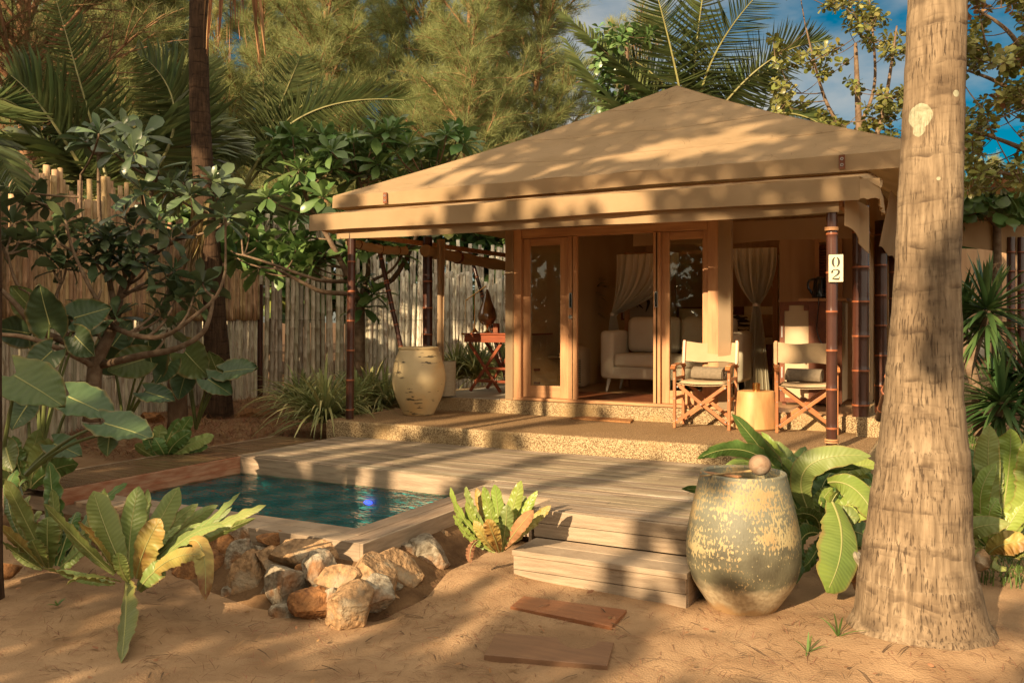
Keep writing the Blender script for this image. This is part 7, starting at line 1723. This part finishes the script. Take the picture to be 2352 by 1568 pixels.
for k, (ux, lab) in enumerate(SH):
    P = np.array(pts_[k]); n = len(P); 
    if n == 0: continue
    t = thing('shade_tree', lab, 'tree', (ux, YO, 0), 'trees behind the viewer'); d = rg.normal(0, 1, (n, 3)); zn = nrm(rg.normal(0, .55, (n, 3)) - LDn * 1.0)
    mbs[k].inst(lt_, [[(0, 1, 2, 3, 4, 5)]], P, nrm(np.cross(zn, d)), zn, rg.uniform(.19, .27, n)); mbs[k].build('crown', M['plum_b'], t, smooth=False)
    mt = MB(); tp = P[:, 2].max()
    mt.tube(spline([(ux, YO, -.1), (ux + .1, YO + .1, 2.5), (ux - .1, YO, 5.5), (ux, YO, min(tp, 8.0))], 16), np.linspace(.2, .05, 16), 8); mt.build('trunk', M['bark'], t, smooth='full')
for x, r_, lab in ((-7.06, .13, 'slim palm behind the viewer, the left one of two'), (-6.39, .12, 'slim palm behind the viewer, the right one of two')):
    mt = MB(); t = thing('palm_tree', lab, 'palm', (x, YO - 1, 0), 'trees behind the viewer'); top = V(x + .1, YO - 1, 13.6)
    coco_trunk(mt, [V(x - .5, YO - 1, -.1), V(x - .25, YO - 1, 5), V(x + .0, YO - 1, 10), top], [r_ * 1.5, r_, r_, r_ * .9], n=14, k=50); mt.build('trunk', M['trunk_d'], t, smooth='full')
    mf, mr = MB(), MB()
    for i in range(9): a = i * .7 + x; dd = V(math.cos(a), math.sin(a), 0); frond(mf, mr, top, top + dd * 1.4 + V(0, 0, 1.2), top + dd * 2.8 + V(0, 0, .2), ll=.5, n=40, seed=i)
    mf.build('fronds', M['palm'], t, smooth=False); mr.build('ribs', M['rachis'], t)

# closed garden edge behind the viewer: seen only as reflections in the glass
for k in range(9):
    x = -17 + k * 2.6; rb = np.random.default_rng(200 + k); n = 900; mbk = MB()
    P = np.stack([x + rb.normal(0, 1.0, n), -14.5 + rb.normal(0, .6, n), np.abs(rb.normal(0, 1, n)) * 2.2 + .1], 1); P[:, 2] = P[:, 2].clip(0, 5.4)
    t = thing('broadleaf_bush', ['first', 'second', 'third', 'fourth', 'fifth', 'sixth', 'seventh', 'eighth', 'ninth'][k] + ' tall bush from the left in the hedge behind the viewer', 'bush', (x, -14.5, 0), 'bushes behind the viewer')
    mbk.inst(lt_, [[(0, 1, 2, 3, 4, 5)]], P, rb.normal(0, 1, (n, 3)), rb.normal(0, 1, (n, 3)), rb.uniform(.3, .6, n)); mbk.build('leaves', M['plum'], t, smooth=False)
    mt = MB(); mt.tube([(x, -14.5, -.1), (x + .1, -14.4, 2), (x, -14.5, 4)], [.08, .06, .02], 6); mt.build('trunk', M['bark'], t, smooth='full')

# dry needles lying on the canvas, leaves and twigs on the sand
def on_grid(name, label, Gd, n, mats, seed, L0=(.05, .22), w=.0022, bias=1.):
    r = np.random.default_rng(seed); a, b_ = Gd.shape[:2]; fu = r.uniform(0, a - 1.01, n); fv = (r.random(n) ** bias) * (b_ - 1.01); i = fu.astype(int); j = fv.astype(int); x = (fu - i)[:, None]; y = (fv - j)[:, None]
    P = (1 - x) * (1 - y) * Gd[i, j] + x * (1 - y) * Gd[i + 1, j] + (1 - x) * y * Gd[i, j + 1] + x * y * Gd[i + 1, j + 1]; eu = nrm(Gd[i + 1, j] - Gd[i, j]); ev = nrm(Gd[i, j + 1] - Gd[i, j]); th = r.normal(0, .5, n) + (r.random(n) < .3) * r.uniform(0, 3, n)
    d = eu * np.cos(th)[:, None] + ev * np.sin(th)[:, None]; nn = nrm(np.cross(eu, ev)); nn = nn * np.sign(nn[:, 2:3]); L_ = r.uniform(*L0, n); k = 6; t = np.linspace(0, 1, k); cur = r.normal(0, .35, n); mb = MB(); sd = np.cross(nn, d)
    C = P[:, None] + d[:, None] * (L_[:, None] * t)[..., None] + sd[:, None] * ((cur * L_)[:, None] * t ** 2)[..., None] + nn[:, None] * .009
    A = C - sd[:, None] * w / 2; B = C + sd[:, None] * w / 2; v = np.stack([A, B], 2).reshape(-1, 3); q = np.arange(k - 1) * 2; f1 = np.stack([q, q + 1, q + 3, q + 2], 1); f = (f1[None] + (np.arange(n) * 2 * k)[:, None, None]).reshape(-1, 4)
    mb.add(v, f); tag(mb.build(name, mats, smooth=False, base=(0, 0, 0)), label, 'litter', kind='stuff')
nd = mat('roof_needles', (.16, .08, .035), rough=.9, island=.3)
on_grid('roof_needles', 'thin curved dry needles scattered over the canvas roof', Gs[0], 420, nd, 5, bias=1.6)
Ga = np.array([[(AX0 + (AX1 - AX0) * i / 59, 7.74 + .55 * j / 7, AZT + .155 * (.02 + .55 * j / 7) / .78 - .012) for j in range(8)] for i in range(60)]); Ga[:, :, 2] += .004
on_grid('awning_needles', 'dry needles gathered along the lower awning', Ga, 260, nd, 6, L0=(.04, .16), bias=1.)
r9 = np.random.default_rng(9); n = 150; X_ = r9.uniform(-6.5, 1.5, n); Y_ = r9.uniform(2.6, 5.0, n); kk = ~((X_ < -2.9) & (X_ > -6.7) & (Y_ > 4.0)) & ~((X_ > -2.6) & (X_ < -1.4) & (Y_ > 4.85)); X_, Y_ = X_[kk], Y_[kk]; n = len(X_); mbk = MB(); Z_ = ground_z(X_, Y_) + .02
mbk.inst(np.array([(0, 0, 0), (.3, -.22, .06), (.3, .22, .1), (.75, -.18, .02), (.75, .2, .12), (1, 0, .1)]), [[(0, 1, 2), (3, 5, 4)], [(1, 3, 4, 2)]], np.stack([X_, Y_, Z_], 1), np.stack([np.cos(X_ * 40), np.sin(X_ * 40), r9.normal(0, .15, n)], 1), np.tile([0, 0, 1.], (n, 1)) + r9.normal(0, .3, (n, 3)), r9.uniform(.015, .05, n))
tag(mbk.build('fallen_leaves', M['dead'], smooth=False, base=(0, 0, 0)), 'small dry brown leaf bits scattered over the sand', 'litter', kind='stuff')
needles('twigs', 'short dark twigs lying on the sand', 220, (-7, 2, 2.6, 5.2), M['bark'], L0=(.05, .2), w=.004, seed=31, zoff=.016, flat=.08, cond=lambda x, y, r: ~((x > -6.8) & (x < -3.0) & (y > 4.1)) & ~((x > -2.65) & (x < -1.4) & (y > 4.85)))
